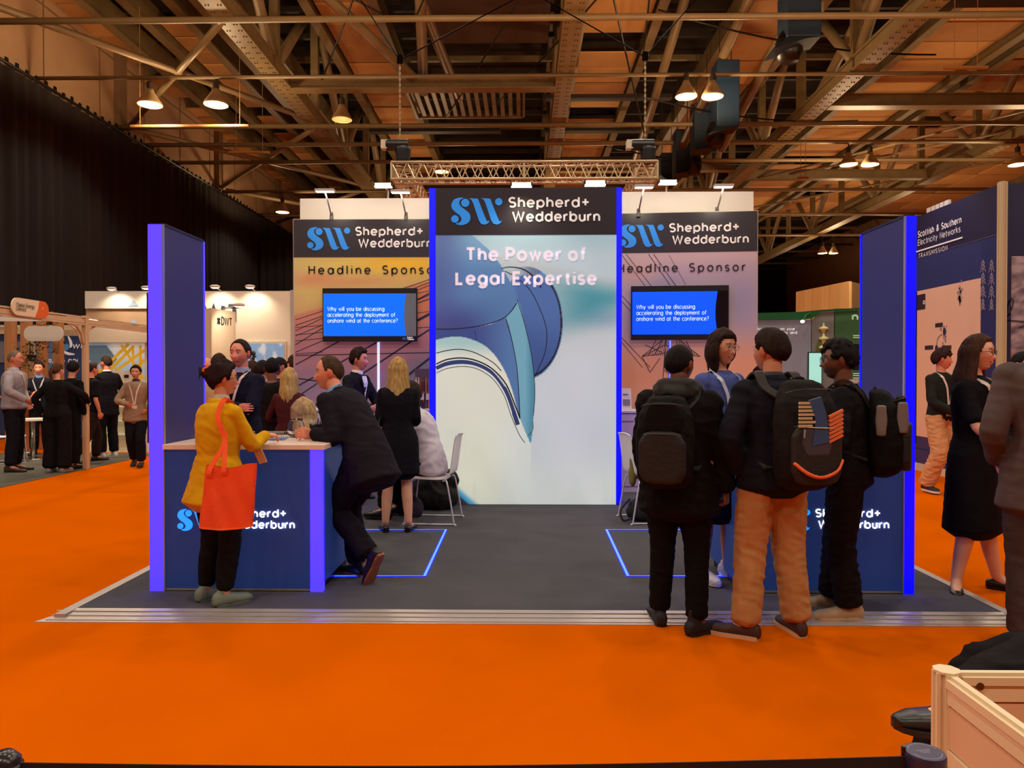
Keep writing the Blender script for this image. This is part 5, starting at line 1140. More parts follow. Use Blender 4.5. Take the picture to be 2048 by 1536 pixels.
# ---- shoe -------------------------------------------------------
def shoe(parent, ankle, yaw, pitch, col, sole, kind, s=1.0, name='shoe'):
    A = Vector(ankle); rot = Matrix.Rotation(yaw,3,'Z') @ Matrix.Rotation(pitch,3,'X')
    def X(v): return A+rot@(Vector(v)*s)
    ax = rot@Vector((1,0,0)); az = rot@Vector((0,0,1))
    z0 = -.088
    if kind == 'flat': prof = [(-.062,.030,.026),(-.045,.034,.030),(0,.034,.026),(.05,.038,.026),(.10,.043,.022),(.15,.041,.019),(.185,.026,.014)]; open_ = .3
    elif kind == 'formal': prof = [(-.070,.030,.040),(-.055,.035,.046),(0,.036,.044),(.06,.040,.034),(.11,.045,.026),(.17,.041,.022),(.215,.024,.015)]
    elif kind == 'bulky': prof = [(-.075,.036,.046),(-.055,.041,.052),(0,.042,.050),(.06,.046,.042),(.12,.052,.034),(.18,.047,.030),(.215,.030,.022)]
    else: prof = [(-.070,.033,.038),(-.055,.037,.044),(0,.038,.042),(.06,.042,.036),(.115,.048,.029),(.17,.044,.026),(.205,.028,.019)]
    S = Solid(); S.loft([(X((0,y,z0+.006+h)), ax, az, w_, h) for y,w_,h in prof], 16, 2.4)
    if kind != 'flat': S.loft([(X((0,-.012,z0+.05)), ax, rot@Vector((0,1,0)), .038*s, .052*s),(X((0,-.012,z0+.115 if kind != 'boot' else z0+.15)), ax, rot@Vector((0,1,0)), .036*s, .046*s)], 14)
    V, F, N = S.mesh(.006 if parent.get('q',1) > 1 else .010, 2); mm = mat('shoe_'+kind, col, .35 if kind in ('formal','flat') else .7, bump=.15 if kind not in ('formal','flat') else 0, bscale=120)
    o = mk(name, [(V,F,0)], [mm], parent)
    so = MB(); ol = [(-.072,.0),(-.062,.028),(-.03,.036),(.03,.034),(.08,.043),(.13,.049),(.18,.042),(.208,.022),(.216,0)]; ol = [(w_,y) for y,w_ in ol]; poly = ol+[(-a,b) for a,b in reversed(ol[1:-1])]
    g = 1.06; th = .032 if kind == 'bulky' else (.014 if kind in ('formal','flat') else .024)
    top = [X((a*g,b*1.02,z0+th)) for a,b in poly]; bot = [X((a*g*.97,b*1.01,z0)) for a,b in poly]; so.ring([bot, top]); 
    if kind == 'formal': so.box((0,0,0),(0,0,0)); so.ring([[X((a,b,z0-.004)) for a,b in ((-.03,-.068),(.03,-.068),(.034,-.01),(-.034,-.01))],[X((a,b,z0+.012)) for a,b in ((-.032,-.07),(.032,-.07),(.035,-.008),(-.035,-.008))]])
    so.build('sole', mat('sole', sole, .6), o, local=True)
    if kind in ('sneaker','bulky'):
        l = MB()
        for k in range(4):
            y = .045+k*.022; h = [.082,.073,.066,.060][k]-.012 if kind != 'bulky' else [.092,.083,.074,.066][k]-.008; l.tube([X((-.022,y,z0+h)),X((0,y+.004,z0+h+.010)),X((.022,y,z0+h))], .0035*s, 5)
        l.build('laces', mat('laces', tuple(min(255,c*1.15+12) for c in col), .8), o, local=True)
    return o
def lerp(a, b, t): return a+(b-a)*t
def dk(c): return tuple(v*.72 for v in c) if max(c) < 70 else c
SKIN = {'pale':(226,166,136),'tan':(206,142,108),'brown':(118,70,46),'ruddy':(222,140,108)}
def person(label, loc, yaw, h=1.75, q=1, female=False, w=1.0, lean=0, side=0, twist=0, pz=.95, head=(0,0,0), arms=None, legs=None, skin='pale', hair=('short',(40,26,18)), top=None, under=None, bottom=None, shoes=None, extra=None, face=None, hands=None, cat='person', group=None, sit=False, neckf=0.0):
    """yaw: facing, degrees anticlockwise from +Y. q: 0 far, 1 middle, 2 near."""
    s = h/1.75; root = thing('person', label, cat, loc, group, R(yaw)); root['q'] = q; root.scale = (s,s,s)
    vox = {0:.020, 1:.014, 2:.010}[q]; face = face or {}; extra = extra or {}
    sk = np.array(SKIN[skin] if isinstance(skin,str) else skin, float)
    msk = mat('skin', (255,255,255), .5, attr=True)
    u1 = Vector((math.sin(R(side*.7)), math.sin(R(lean*.7)), math.cos(R(lean*.7)))).normalized(); u2 = Vector((math.sin(R(side*1.1)), math.sin(R(lean*1.15)), math.cos(R(lean*1.15)))).normalized(); u3 = Vector((math.sin(R(side)), math.sin(R(lean*.85+neckf)), math.cos(R(lean*.85+neckf)))).normalized()
    pel = Vector((0,0,pz)); ws = pel+u1*.14; ch = ws+u2*.20; up_ = ch+u2*.10; sh = up_+u2*.055; nb = sh+u2*.035; nt = nb+u3*.072; hd_ = nt+u3*.045+Vector((0,.022,.045))
    tw = Matrix.Rotation(R(twist),3,'Z'); rx = tw@Vector((1,0,0)); rm = (Vector((1,0,0))+rx)/2; rm.normalize()
    sw = (.142 if female else .163)*w
    def fr(x, u): x = (x-u*x.dot(u)).normalized(); return x, u.cross(x)
    shL = sh-fr(rx,u2)[0]*sw-u2*.044; shR = sh+fr(rx,u2)[0]*sw-u2*.044
    arms = arms or {}; legs = legs or {}
    inv = (Matrix.Translation(Vector(loc))@Matrix.Rotation(R(yaw),4,'Z')@Matrix.Scale(s,4)).inverted()
    def ik(a, tgt, l1, l2, hint):
        v = tgt-a; d = v.length; L = (l1+l2)*.995
        if d > L: tgt = a+v*(L/d); v = tgt-a; d = L
        d = max(d, abs(l1-l2)+.01); c = (l1*l1+d*d-l2*l2)/(2*d); hh = math.sqrt(max(0,l1*l1-c*c)); u = v.normalized(); hv = Vector(hint); hv = (hv-u*hv.dot(u)).normalized()
        return a+u*c+hv*hh, tgt
    def tgt(m, p): return inv@Vector(p) if m == 'w' else Vector(p)
    def arm(S_, sp, sg):
        if S_ in arms and isinstance(arms[S_][0], str):
            a = arms[S_]; el, wr = ik(sp, tgt(a[0], a[1]), .285, .25, a[2]); return el, wr, (Vector(a[3]) if len(a) > 3 and a[3] is not None else wr-el)
        if S_ in arms:
            a = arms[S_]; el = sp+Vector(a[0]) if len(a) < 4 or a[3] != 'abs' else Vector(a[0]); wr = el+Vector(a[1]) if len(a) < 4 or a[3] != 'abs' else Vector(a[1]); return el, wr, Vector(a[2]) if len(a) > 2 and a[2] is not None else (wr-el)
        el = sp+Vector((sg*.060,-.03,-.275)); wr = el+Vector((sg*.005,.06,-.235)); return el, wr, Vector((0,.15,-1))
    A = {'L':(shL,)+arm('L',shL,-1), 'R':(shR,)+arm('R',shR,1)}
    def leg(S_, sg):
        hp = pel+Vector((sg*.088*w,0,-.03))
        if S_ in legs and isinstance(legs[S_][0], str):
            l = legs[S_]; kn, an = ik(hp, tgt(l[0], l[1]), .435, .42, l[2]); return hp, kn, an, (l[3] if len(l) > 3 else 0), (l[4] if len(l) > 4 else 0)
        if S_ in legs: l = legs[S_]; return hp, Vector(l[0]), Vector(l[1]), (l[2] if len(l) > 2 else 0), (l[3] if len(l) > 3 else 0)
        return hp, Vector((sg*.10,.015,.50)), Vector((sg*.11,-.02,.09)), -sg*8, 0
    Lg = {'L':leg('L',-1), 'R':leg('R',1)}
    # torso sections: point, up, x radius, y radius, forward shift
    fw = .9 if female else 1.0
    def torso(i, sc=1.0):
        base = [(pel-u1*.09,u1,.135,.105,rm),(pel,u1,.168 if not female else .175,.115,rm),(pel+u1*.07,u1,.150,.105,rm),(ws,u2,.132*fw if not female else .115,.098,rm),(ws+u2*.1,u2,.145*fw,.105,rx),(ch,u2,.160*fw,.112,rx),(up_,u2,.165*fw,.100,rx),(sh,u2,.128*fw,.080,rx),(nb,u2,.070,.062,rx)]
        return base[i]
    # ---------------- body (one skin)
    S = Solid(); secs = []
    for i in range(9):
        c, u, a, b, xx = torso(i); x, y = fr(xx,u); secs.append((c, x, y, a*w*.97, b*w*.95))
    S.loft(secs, 20, 2.2)
    S.limb([nb-u2*.04, nb+u3*.02, nt+u3*.02, nt+u3*.05], [.062,.054,.054,.05] if not female else [.055,.045,.045,.042])
    for k in 'LR': S.limb([nb-u2*.02, lerp(nb, A[k][0], .55)-u2*.01, A[k][0]+u2*.006], [.050,.048,.040], (0,1,0), .9)
    for k in 'LR':
        sp, el, wr, hdn = A[k]; S.ball(sp, (.050 if not female else .044)*w); S.limb([sp, (sp+el)/2, el, (el+wr)/2+(el-wr)*.12, wr], [.052,.045,.037,.037,.026] if not female else [.045,.04,.033,.033,.023], (0,1,0))
        hp, kn, an, fy, fp = Lg[k]; S.limb([hp, (hp+kn)/2, kn, kn+(an-kn)*.35+Vector((0,-.012,0)), an], [.088,.078,.054,.056,.036], (1,0,0))
        rotf = Matrix.Rotation(R(fy),3,'Z')@Matrix.Rotation(R(fp),3,'X'); S.limb([an, an+rotf@Vector((0,.06,-.045)), an+rotf@Vector((0,.13,-.06))], [.034,.034,.028])
    V, F, N = S.mesh(vox*1.05, 2)
    parts = [(V, F, 0, np.tile(sk,(len(V),1)))]
    HS = Solid(); hopt = hands or {}; any_h = False
    for k in 'LR':
        if hopt.get(k) == 'none': continue
        sp, el, wr, hdn = A[k]; o_ = hopt.get(k, {}) or {}; d = hdn.normalized(); sg = -1 if k == 'L' else 1
        nrm = Vector(o_.get('n', (-sg,.2,0))); t_ = d.cross(nrm); side_ = o_.get('side', 1 if t_.y > 0 else -1)
        hand(HS, wr, d, nrm, side_, o_.get('curl', .4), (.95 if not female else .86), perf=o_.get('perf')); any_h = True
    if any_h:
        V, F, N = HS.mesh(.0042 if q == 2 else (.006 if q == 1 else .010), 1); parts.append((V, F, 0, np.tile(sk*[1.0,.95,.93],(len(V),1))))
    hy, hp_, hr = head; HR = Matrix.Rotation(R(hy),3,'Z') @ Matrix.Rotation(R(hp_),3,'X') @ Matrix.Rotation(R(hr),3,'Y'); HRn = np.array(HR); hc_ = np.array(hd_); hs = 1.05 if not female else 1.02
    hcol = hair[1]
    for p in head_parts(sk, female, hcol, face): parts.append((p[0]*hs@HRn.T+hc_, p[1], 0, p[3]))
    mk('body', parts, [msk], root, sk)
    def hx(v): return HR@(Vector(v)*hs)+hd_
    # ---------------- hair
    hm = mat('hair', tuple(c*.8 for c in hcol), .75, noise=.35, nscale=40, bump=.6, bscale=90, stretch=(1,1,.25), spec=.12)
    st = hair[0]; ho = hair[2] if len(hair) > 2 else {}
    if st != 'none':
        HV = hair_parts(st, female, ho.get('th', .014), ho.get('seed', 1), ho)
        ps = [(HV*hs@HRn.T+hc_, HF, 0)]
        X2 = Solid(); rr_ = random.Random(5); have = False
        if st in ('long','bob','tail'):
            Ln = ho.get('len', .30); ns = ho.get('n', 34); back = -u2
            for i in range(ns):
                a = R(ho.get('a0', 150)+ (ho.get('a1', 390)-ho.get('a0', 150))*i/(ns-1)); cx, cy = math.cos(a), math.sin(a)
                p0 = hx((cx*.060,cy*.080,.075)); p1 = hx((cx*.089,cy*.102-.004,.015)); p2 = hx((cx*.092,cy*.100-.010,-.05)); ll = Ln*(1+rr_.uniform(-.14,.10))
                if st == 'tail': continue
                spread = .118+.012*rr_.random() if Ln > .2 else .084
                dn = Vector((0,0,-1)); bx = HR@Vector((cx*spread*.75,cy*spread-.02,0))
                base = hx((0,0,-.05)); p3 = base+bx+dn*(ll*.45)+Vector((rr_.uniform(-.006,.006),rr_.uniform(-.006,.006),0)); p4 = base+bx*.92+dn*ll+Vector((rr_.uniform(-.015,.015),rr_.uniform(-.012,.012),0))
                if Ln > .2: # lie on the back of the torso
                    for P_ in (p3, p4):
                        rel = (P_-sh); along = rel.dot(u2); f_ = rel-u2*along
                        if along < .03: P_ += (f_.normalized()*max(0, .115-f_.length)) if f_.length > .001 else Vector((0,0,0))
                r_ = ho.get('r', .0135); X2.limb([p0,p1,p2,p3,p4], [r_*.9,r_*1.1,r_*1.1,r_,r_*.35], (0,1,0), 1, 7, 3); have = True
        if st == 'tail':
            X2.ball(hx((0,-.105,.03)), .028); 
            for i in range(7): X2.limb([hx((.006*(i-3),-.108,.03)), hx((.007*(i-3),-.135,-.03)), hx((.006*(i-3),-.115,-.12)), hx((.004*(i-3),-.105,-.22-.012*rr_.random()*4))], [.012,.015,.013,.004], (1,0,0), 1, 8, 3)
            have = True
        if st == 'bun':
            X2.ball(hx((0,-.108,.055)), (.052,.040,.042)); X2.ball(hx((.02,-.115,.03)), (.035,.03,.03)); X2.ball(hx((-.03,-.12,.04)), (.03,.028,.03)); have = True
            for i in range(5): X2.limb([hx((-.02+i*.01,-.13,.07)), hx((-.03+i*.015,-.155,.085-.012*i)), hx((-.04+i*.018,-.165,.07-.02*i))], [.010,.007,.002], (1,0,0),1,7,2)
            X2.limb([hx((.0,-.06,-.06)), hx((.03,-.075,-.0)), hx((.0,-.1,.05))], [.02,.03,.03]); X2.limb([hx((-.03,-.06,-.07)), hx((-.04,-.08,-.02)), hx((.0,-.1,.05))], [.015,.03,.03])
        if st == 'curly':
            for i in range(90):
                a = rr_.uniform(0, 2*PI); e = rr_.uniform(-.15, 1.5); cz = math.sin(e); cc = math.cos(e); p_ = Vector((cc*math.cos(a)*.082, cc*math.sin(a)*.103, cz*.125))
                if p_.y > .05 and p_.z < .055: continue
                if p_.z < -.0 and p_.y > -.02: continue
                X2.ball(hx(p_), .018+.007*rr_.random())
            have = True
        if have:
            V2, F2, N2 = X2.mesh(.006 if q == 2 else .010, 1); ps.append((V2, F2, 0))
        mk('hair', ps, [hm], root)
    # ---------------- clothes
    def pants(col, r=(.100,.095,.080,.084,.074), cut=.03, name='trousers', belt=None, end=1.0, rough=.85, wr_=.007):
        S = Solid(); c = []
        for i, e in ((0,.018),(1,.016),(2,.014)):
            cc, u, a, b, xx = torso(i); x, y = fr(xx,u); c.append((cc, x, y, a*w+e, b*w+e))
        S.loft(c, 20, 2.2)
        for k in 'LR':
            hp, kn, an, fy, fp = Lg[k]; e = kn+(an-kn)*end
            if end < 1: S.limb([hp+Vector((0,0,.02)), (hp+kn)/2, kn+(an-kn)*(end*.6), e], [r[0],r[1],r[2],r[3]])
            else: S.limb([hp+Vector((0,0,.02)), (hp+kn)/2, kn, kn+(an-kn)*.45, an+(kn-an).normalized()*cut], list(r), (1,0,0))
        V, F, N = S.mesh(vox, 2)
        if q: V = folds(V, N, wr_, (10,10,22), 3)
        o = mk(name, [(V,F,0)], [mat('cloth_'+name, dk(col), rough, noise=.08, nscale=14, bump=.3, bscale=160, spec=.12)], root)
        return o
    def torso_cloth(col, name, i0=0, i1=8, ex=.02, sl=1.0, slr=1.0, flare=0.0, hem=None, rough=.85, wr_=.006, sleeves=True, cuff=.0, collar=True, metal=0, sheen=0):
        S = Solid(); c = []
        if hem:          # jacket/coat/dress skirts below the pelvis
            for dz, ax_, ay_ in hem:
                x, y = fr(rm,u1 if not sit else Vector((0,0,1))); c.append((pel-u1*dz, x, y, ax_*w, ay_*w))
        for i in range(i0, i1+1):
            cc, u, a, b, xx = torso(i); x, y = fr(xx,u); e = ex*(.6 if i == 8 else 1)*(1.15 if i in (2,3) and not female else 1)
            c.append((cc-(u2*.012 if i == 8 else Vector((0,0,0))), x, y, a*w+e, b*w+e))
        S.loft(c, 22, 2.25)
        for k in 'LR': S.limb([nb-u2*.022, lerp(nb, A[k][0], .55)-u2*.012, A[k][0]+u2*.006], [.050+ex*.5,.050+ex*.5,.042+ex*.6], (0,1,0), .9)
        if sleeves:
            for k in 'LR':
                sp, el, wr, hdn = A[k]; S.ball(sp, (.050*w+ex*.75)*slr if not female else (.044+ex*.7)*slr); r0 = (.050 if not female else .044)+ex*.62
                if sl >= 1: S.limb([sp, (sp+el)/2, el, (el+wr)/2, wr+(el-wr).normalized()*(.01+cuff)], [r0*slr,(r0-.002)*slr,(r0-.006)*slr,(r0-.011)*slr,(r0-.015)*slr], (0,1,0))
                else:
                    if sl > .5: e2 = el+(wr-el)*(sl-.5)*2; S.limb([sp,(sp+el)/2,el,e2],[r0,r0-.002,r0-.006,r0-.008],(0,1,0))
                    else: S.limb([sp, sp+(el-sp)*sl, sp+(el-sp)*sl*2],[r0,r0,r0+.002],(0,1,0))
        V, F, N = S.mesh(vox, 2)
        if q: V = folds(V, N, wr_, (8,8,15), 1+len(name))
        o = mk(name, [(V,F,0)], [mat('cloth_'+name, dk(col), rough, metal, noise=.08, nscale=12, bump=.3, bscale=170, spec=.12, sheen=sheen)], root)
        return o
    def surf(i_t, xo, off=.022, front=1):
        """a point on the chest surface: i_t height index float, xo sideways offset"""
        i = min(int(i_t), 7); f = i_t-i; a = torso(i); b = torso(i+1); cc = a[0].lerp(b[0], f); u = a[1]; x, y = fr(rx, u); ry = lerp(a[3],b[3],f)*w; rxx = lerp(a[2],b[2],f)*w
        k = math.sqrt(max(.02, 1-min(1,(abs(xo)/(rxx+off)))**2.4)); return cc+x*xo+y*(ry*k+off)*front
    def chain(pts, wd, th, name, m, up=(0,0,1), par=None):
        mb = MB(); P = cmr(pts, 4); n = len(P); secs = []
        for i, p in enumerate(P):
            d = (P[min(i+1,n-1)]-P[max(i-1,0)]).normalized(); c_ = Vector((p.x-sh.x, p.y-sh.y, 0)); o_ = c_-d*c_.dot(d)
            if o_.length < 1e-3: o_ = Vector((0,1,0))
            o_.normalize(); sd = d.cross(o_).normalized(); secs.append([p-sd*wd/2, p+sd*wd/2, p+sd*wd/2+o_*th, p-sd*wd/2+o_*th])
        mb.ring(secs); return mb.build(name, m, par or root, local=True, smooth=False)
    H = {'pants':pants,'cloth':torso_cloth,'surf':surf,'chain':chain,'root':root,'A':A,'Lg':Lg,'hx':hx,'pel':pel,'ws':ws,'ch':ch,'sh':sh,'nb':nb,'nt':nt,'u2':u2,'u1':u1,'rx':rx,'fr':fr,'torso':torso,'vox':vox,'w':w,'HR':HR,'hs':hs,'q':q,'up':up_}
    if bottom: bottom(H)
    if top: top(H)
    if shoes:
        for k in 'LR':
            hp, kn, an, fy, fp = Lg[k]; sh_ = shoe(root, an, R(fy), R(fp), shoes[1], shoes[2], shoes[0], .93 if female else 1.04)
    # ---------------- accessories
    if 'lanyard' in extra:
        col, bi = extra['lanyard']; ml = mat('lanyard_ribbon', col, .6); f = .034 if bi < 9 else .02
        bi = min(bi, 7)
        pts = lambda sg: [nb+rx*sg*.03-fr(rx,u2)[1]*.075+u2*.02, nb+rx*sg*.078+u2*.0, surf(6.8,sg*.085,f), surf(6,sg*.07,f), surf(5,sg*.04,f), surf(bi,sg*.008,f)]
        chain(pts(-1), .022, .003, 'lanyard', ml); chain(pts(1), .022, .003, 'lanyard', ml)
        bdg = surf(bi-.15,0,f+.004); x, y = fr(rx,u2); o_ = bdg-Vector((0,0,.13))-x*.042
        c = MB().prism([(0,0),(.085,0),(.085,.125),(0,.125)], o_, x, Vector((0,0,1)), .004).build('badge', mat('badge_card', (222,196,160), .4), root, local=True)
        yv = x.cross(Vector((0,0,1)));  MB().prism([(.008,.01),(.077,.01),(.077,.035),(.008,.035)], o_+yv*.005, x, Vector((0,0,1)), .001).build('badge_stripe', mat('badge_stripe', (70,50,60), .4), c, local=True)
    if 'glasses' in extra:
        g = MB(); gc = extra['glasses']
        for sg in (-1,1):
            c = hx((sg*.034,.0945,.004)); x = HR@Vector((1,0,0)); z = HR@Vector((0,0,1)); P = [c+x*(.0255*math.cos(2*PI*i/16))+z*(.0185*math.sin(2*PI*i/16)) for i in range(17)]
            g.tube(P, .0022, 6); g.tube([hx((sg*.059,.092,.008)), hx((sg*.076,.05,.008)), hx((sg*.080,.0,.006)), hx((sg*.080,-.012,-.004))], .0020, 6)
        g.tube([hx((-.009,.097,.008)), hx((.009,.097,.008))], .002, 6); g.build('glasses', mat('glasses_frame', gc, .3), root, local=True, smooth=True)
    return H
# wardrobe ---------------------------------------------------------
def suit(col, shirt=(228,222,220), open_=True, hem=((.20,.205,.150),(.10,.19,.14)), ex=.026, name='jacket', tie=None, sl=1.0):
    def f(H):
        H['cloth'](col, name, 1, 8, ex, sl, hem=hem, cuff=.012)
        sf = H['surf']; x, y = H['fr'](H['rx'], H['u2'])
        if open_:
            v = MB(); P = [sf(7.6,-.05,ex+.004), sf(7.6,.05,ex+.004), sf(6,.04,ex+.006), sf(4.2,0,ex+.006), sf(6,-.04,ex+.006)]
            v.add(P, [(0,4,3,2,1)]); v.add([p+y*.003 for p in P], [(0,1,2,3,4)]); v.build('shirt_front', mat('shirt_front', shirt, .7), H['root'], local=True)
            for sg in (-1,1):
                l = MB(); P = [sf(7.7,sg*.045,ex+.006), sf(7.3,sg*.088,ex+.008), sf(6,sg*.085,ex+.012), sf(5.6,sg*.06,ex+.012), sf(4.2,sg*.004,ex+.010)]; l.add(P+[p+y*.005 for p in P], [(0,1,2,3,4),(5,9,8,7,6)]+[(i,(i+1)%5,5+(i+1)%5,5+i) for i in range(5)]); l.build('lapel', mat('lapel', tuple(c*.7 for c in col), .8, spec=.12), H['root'], local=True)
        S = Solid(); S.limb([H['nb']-H['u2']*.02, H['nb']+H['u2']*.035], [.072,.064], (1,0,0), 1, 20, 2); V, F, N = S.mesh(.008 if H['q'] else .014, 1); mk('shirt_collar', [(V,F,0)], [mat('collar', shirt, .7)], H['root'])
        S = Solid(); S.limb([H['nb']-H['u2']*.03-y*.006, H['nb']+H['u2']*.012-y*.010], [.082,.074], (1,0,0), 1, 20, 2); V, F, N = S.mesh(.008 if H['q'] else .014, 1); mk('jacket_collar', [(V,F,0)], [mat('cloth_'+name, dk(col), .85, noise=.08, nscale=12, bump=.3, bscale=170, spec=.12)], H['root'])
        if tie: H['chain']([sf(7.5,0,ex+.01), sf(6,0,ex+.012), sf(4.4,0,ex+.012)], .05, .005, 'tie', mat('tie', tie, .5))
        if H['q']:
            for k in 'LR':
                sp, el, wr, hd = H['A'][k]; d = (wr-el).normalized(); S = Solid(); S.limb([wr-d*.03, wr-d*.004], [.030,.0295], (0,1,0), 1, 12, 2); V, F, N = S.mesh(.008,1); mk('cuff', [(V,F,0)], [mat('collar', shirt, .7)], H['root'])
    return f
def knit(col, collar=(200,205,215), ex=.018, sl=1.0, name='sweater', wr_=.006, hem=((.06,.185,.135),)):
    def f(H):
        H['cloth'](col, name, 1, 8, ex, sl, hem=hem, wr_=wr_)
        if collar:
            S = Solid(); S.limb([H['nb']-H['u2']*.015, H['nb']+H['u2']*.035], [.070,.062], (1,0,0), 1, 20, 2); V, F, N = S.mesh(.008 if H['q'] else .014, 1); mk('collar', [(V,F,0)], [mat('collar', collar, .7)], H['root'])
    return f
def dress(col, length=.45, sl=.25, ex=.014, name='dress', flare=.19):
    def f(H):
        n = 4; hem = [(length*(n-i)/n, lerp(.195,flare,(n-i)/n), lerp(.14,flare*.80,(n-i)/n)) for i in range(n)]
        H['cloth'](col, name, 1, 8, ex, sl, hem=hem, wr_=.004)
    return f
def skirt(col, length=.45, flare=.18, name='skirt'):
    def f(H): n = 4; H['cloth'](col, name, 1, 3, .02, sleeves=False, hem=[(length*(n-i)/n, lerp(.195,flare,(n-i)/n), lerp(.14,flare*.85,(n-i)/n)) for i in range(n)])
    return f
def trousers(col, **k): return lambda H: H['pants'](col, **k)
def both(*fs):
    def f(H):
        for g in fs: g(H)
    return f
# ================================================================ furniture of the stand
shell_chair(0,0,85,'white shell chair with wire sled legs beside the centre panel',z=ZP,Y=7.62,X=-.93)
shell_chair(0,0,-80,'white shell chair half hidden behind the hooded man',z=ZP,Y=7.7,X=1.33)
shell_chair(0,0,25,'white shell chair under the blonde seated behind the left counter',z=ZP,Y=6.40,X=-1.88)
# leaflet racks and counter things
def rack():
    x0 = gy(826,790,9.95).x; x1 = gy(866,790,9.95).x; t = thing('leaflet_rack', 'two tier rack of coloured sample bottles and tags left of the centre panel', 'rack', ((x0+x1)/2,10.05,1.08))
    for z_ in (1.08,1.29): MB().box((x0,9.98,z_),(x1,10.14,z_+.015)).build('shelf', mat('rack_wood', (150,90,50), .6), t)
    MB().box((x0,10.14,1.08),(x1,10.15,1.62)).build('backing', mat('rack_back', (96,76,92), .6), t)
    rr = random.Random(4); cols = [(196,190,150),(170,110,60),(206,70,60),(150,60,50),(120,90,150),(214,196,190),(90,60,50),(200,120,110)]
    for r_, z_ in enumerate((1.095,1.305)):
        for i in range(7):
            x = x0+.02+i*(x1-x0-.03)/7; c = cols[(i*3+r_*5) % 8]; o = MB().lathe([(.005,0),(.014,0),(.014,.14),(.007,.17),(.007,.20),(.005,.20)],(x+.01,10.04,z_),8).build('sample_bottle', mat('bottle_'+str(c[0]), c, .4)); tag(o, 'small coloured sample bottle standing in the two tier rack', 'bottle', 'sample bottles in the rack')
    for i in range(4): o = MB().box((x0+.03+i*.07,9.975,1.20),(x0+.075+i*.07,9.98,1.285)).build('tag', mat('tag_white', (220,206,206), .5), t)
    o = MB().box((gy(838,790,9.9).x,9.9,1.08),(gy(850,790,9.9).x,9.93,1.17)).build('dark_booklet', mat('booklet_dark', (36,32,50), .5)); tag(o, 'small dark booklet propped before the rack', 'booklet')
rack()
p = gy(1250,812,9.6); t = thing('leaflet_holder', 'clear holder with white leaflets on the right back cabinet', 'leaflet holder', (p.x,9.62,1.08))
MB().box((p.x-.07,9.6,1.08),(p.x+.09,9.72,1.09)).build('base', M_white, t); rot = Matrix.Rotation(R(-14),3,'X'); o = MB().box((p.x-.07,9.62,1.09),(p.x+.09,9.625,1.37),rot,(p.x,9.62,1.09)).build('leaflet', mat('leaflet_white', (222,206,204), .5), t)
MB().box((p.x-.02,9.612,1.14),(p.x+.07,9.616,1.22),rot,(p.x,9.62,1.09)).box((p.x-.02,9.612,1.28),(p.x+.05,9.616,1.295),rot,(p.x,9.62,1.09)).build('leaflet_print', mat('leaflet_grey', (120,110,118), .5), o)
p = gy(1492,808,9.7); tag(MB().box((p.x-.08,9.62,1.08),(p.x+.08,9.78,1.10)).box((p.x-.05,9.65,1.10),(p.x+.05,9.75,1.12)).build('paper_stack', M_white), 'small pile of white papers at the right end of the back cabinet', 'papers')
cz = ZT
def onc(px, py, z=cz): return gz(px,py,z)
p = onc(592,874); gl = mat('clear_glass', (255,255,255), .03, trans=1.0); t = thing('glass_jar', 'clear round glass jar in the leaning man\'s hand', 'jar', tuple(p))
m = MB(); n = 24; prof = [(.045,.002),(.062,.02),(.068,.06),(.062,.10),(.050,.125),(.054,.14),(.050,.14),(.046,.125),(.058,.10),(.064,.06),(.058,.022),(.02,.008)]; m.ring([[p+Vector((r*math.cos(2*PI*j/n), r*math.sin(2*PI*j/n), z)) for j in range(n)] for r,z in prof]); m.build('bowl', gl, t, smooth=True)
for i in range(12): a = i*2.4; r_ = .035*((i % 4)/3.5); MB().ell(p+Vector((r_*math.cos(a), r_*math.sin(a), .025+.012*(i//4))),(.013,.009,.008),8,5).build('sweet', mat('sweet_white', (232,228,224) if i % 3 else (90,130,200), .4), t)
p = onc(634,875); t = thing('pen_basket', 'black wire cup crowded with pens beside the leaning man\'s sleeve', 'pen cup', tuple(p)); m = MB()
for i in range(18): a = 2*PI*i/18; m.cyl(p+Vector((.045*math.cos(a),.045*math.sin(a),0)), p+Vector((.055*math.cos(a),.055*math.sin(a),.11)), .003, n=5)
m.build('wire_side', M_blk, t); MB().lathe([(.01,0),(.046,0),(.054,.098),(.050,.098),(.042,.006),(.01,.006)],p,18).build('liner', mat('mesh_black', (10,10,12), .7), t)
for i in range(9): a = i*2.4; q = p+Vector((.03*math.cos(a),.03*math.sin(a),.01)); q2 = p+Vector((.048*math.cos(a+.4),.048*math.sin(a+.4),.125+.012*(i%3))); tag(MB().cyl(q,q2,.005,n=7).build('pen', mat('pen_'+str(i%3), ((20,20,24),(230,230,235),(30,60,150))[i%3], .4)), 'slim pen standing in the black wire cup', 'pen', 'pens in the wire cup')
rot = lambda a: Matrix.Rotation(R(a),3,'Z')
p = onc(530,880); tag(MB().box((p.x-.14,p.y-.05,cz),(p.x+.14,p.y+.14,cz+.004),rot(8)).box((p.x-.05,p.y-.03,cz+.004),(p.x+.1,p.y+.08,cz+.008),rot(-14)).build('leaflet', mat('leaflet_blue', (60,110,190), .4)), 'blue leaflet lying on the left counter near the yellow sleeve', 'leaflet')
p = onc(548,876); t = thing('mesh_basket', 'low silver mesh basket at the back of the left counter', 'basket', tuple(p)); m = MB(); m.box((p.x-.09,p.y-.05,cz),(p.x+.09,p.y+.05,cz+.006))
for i in range(13): x = p.x-.09+i*.015; m.box((x-.0015,p.y-.052,cz),(x+.0015,p.y-.049,cz+.045)); m.box((x-.0015,p.y+.049,cz),(x+.0015,p.y+.052,cz+.045))
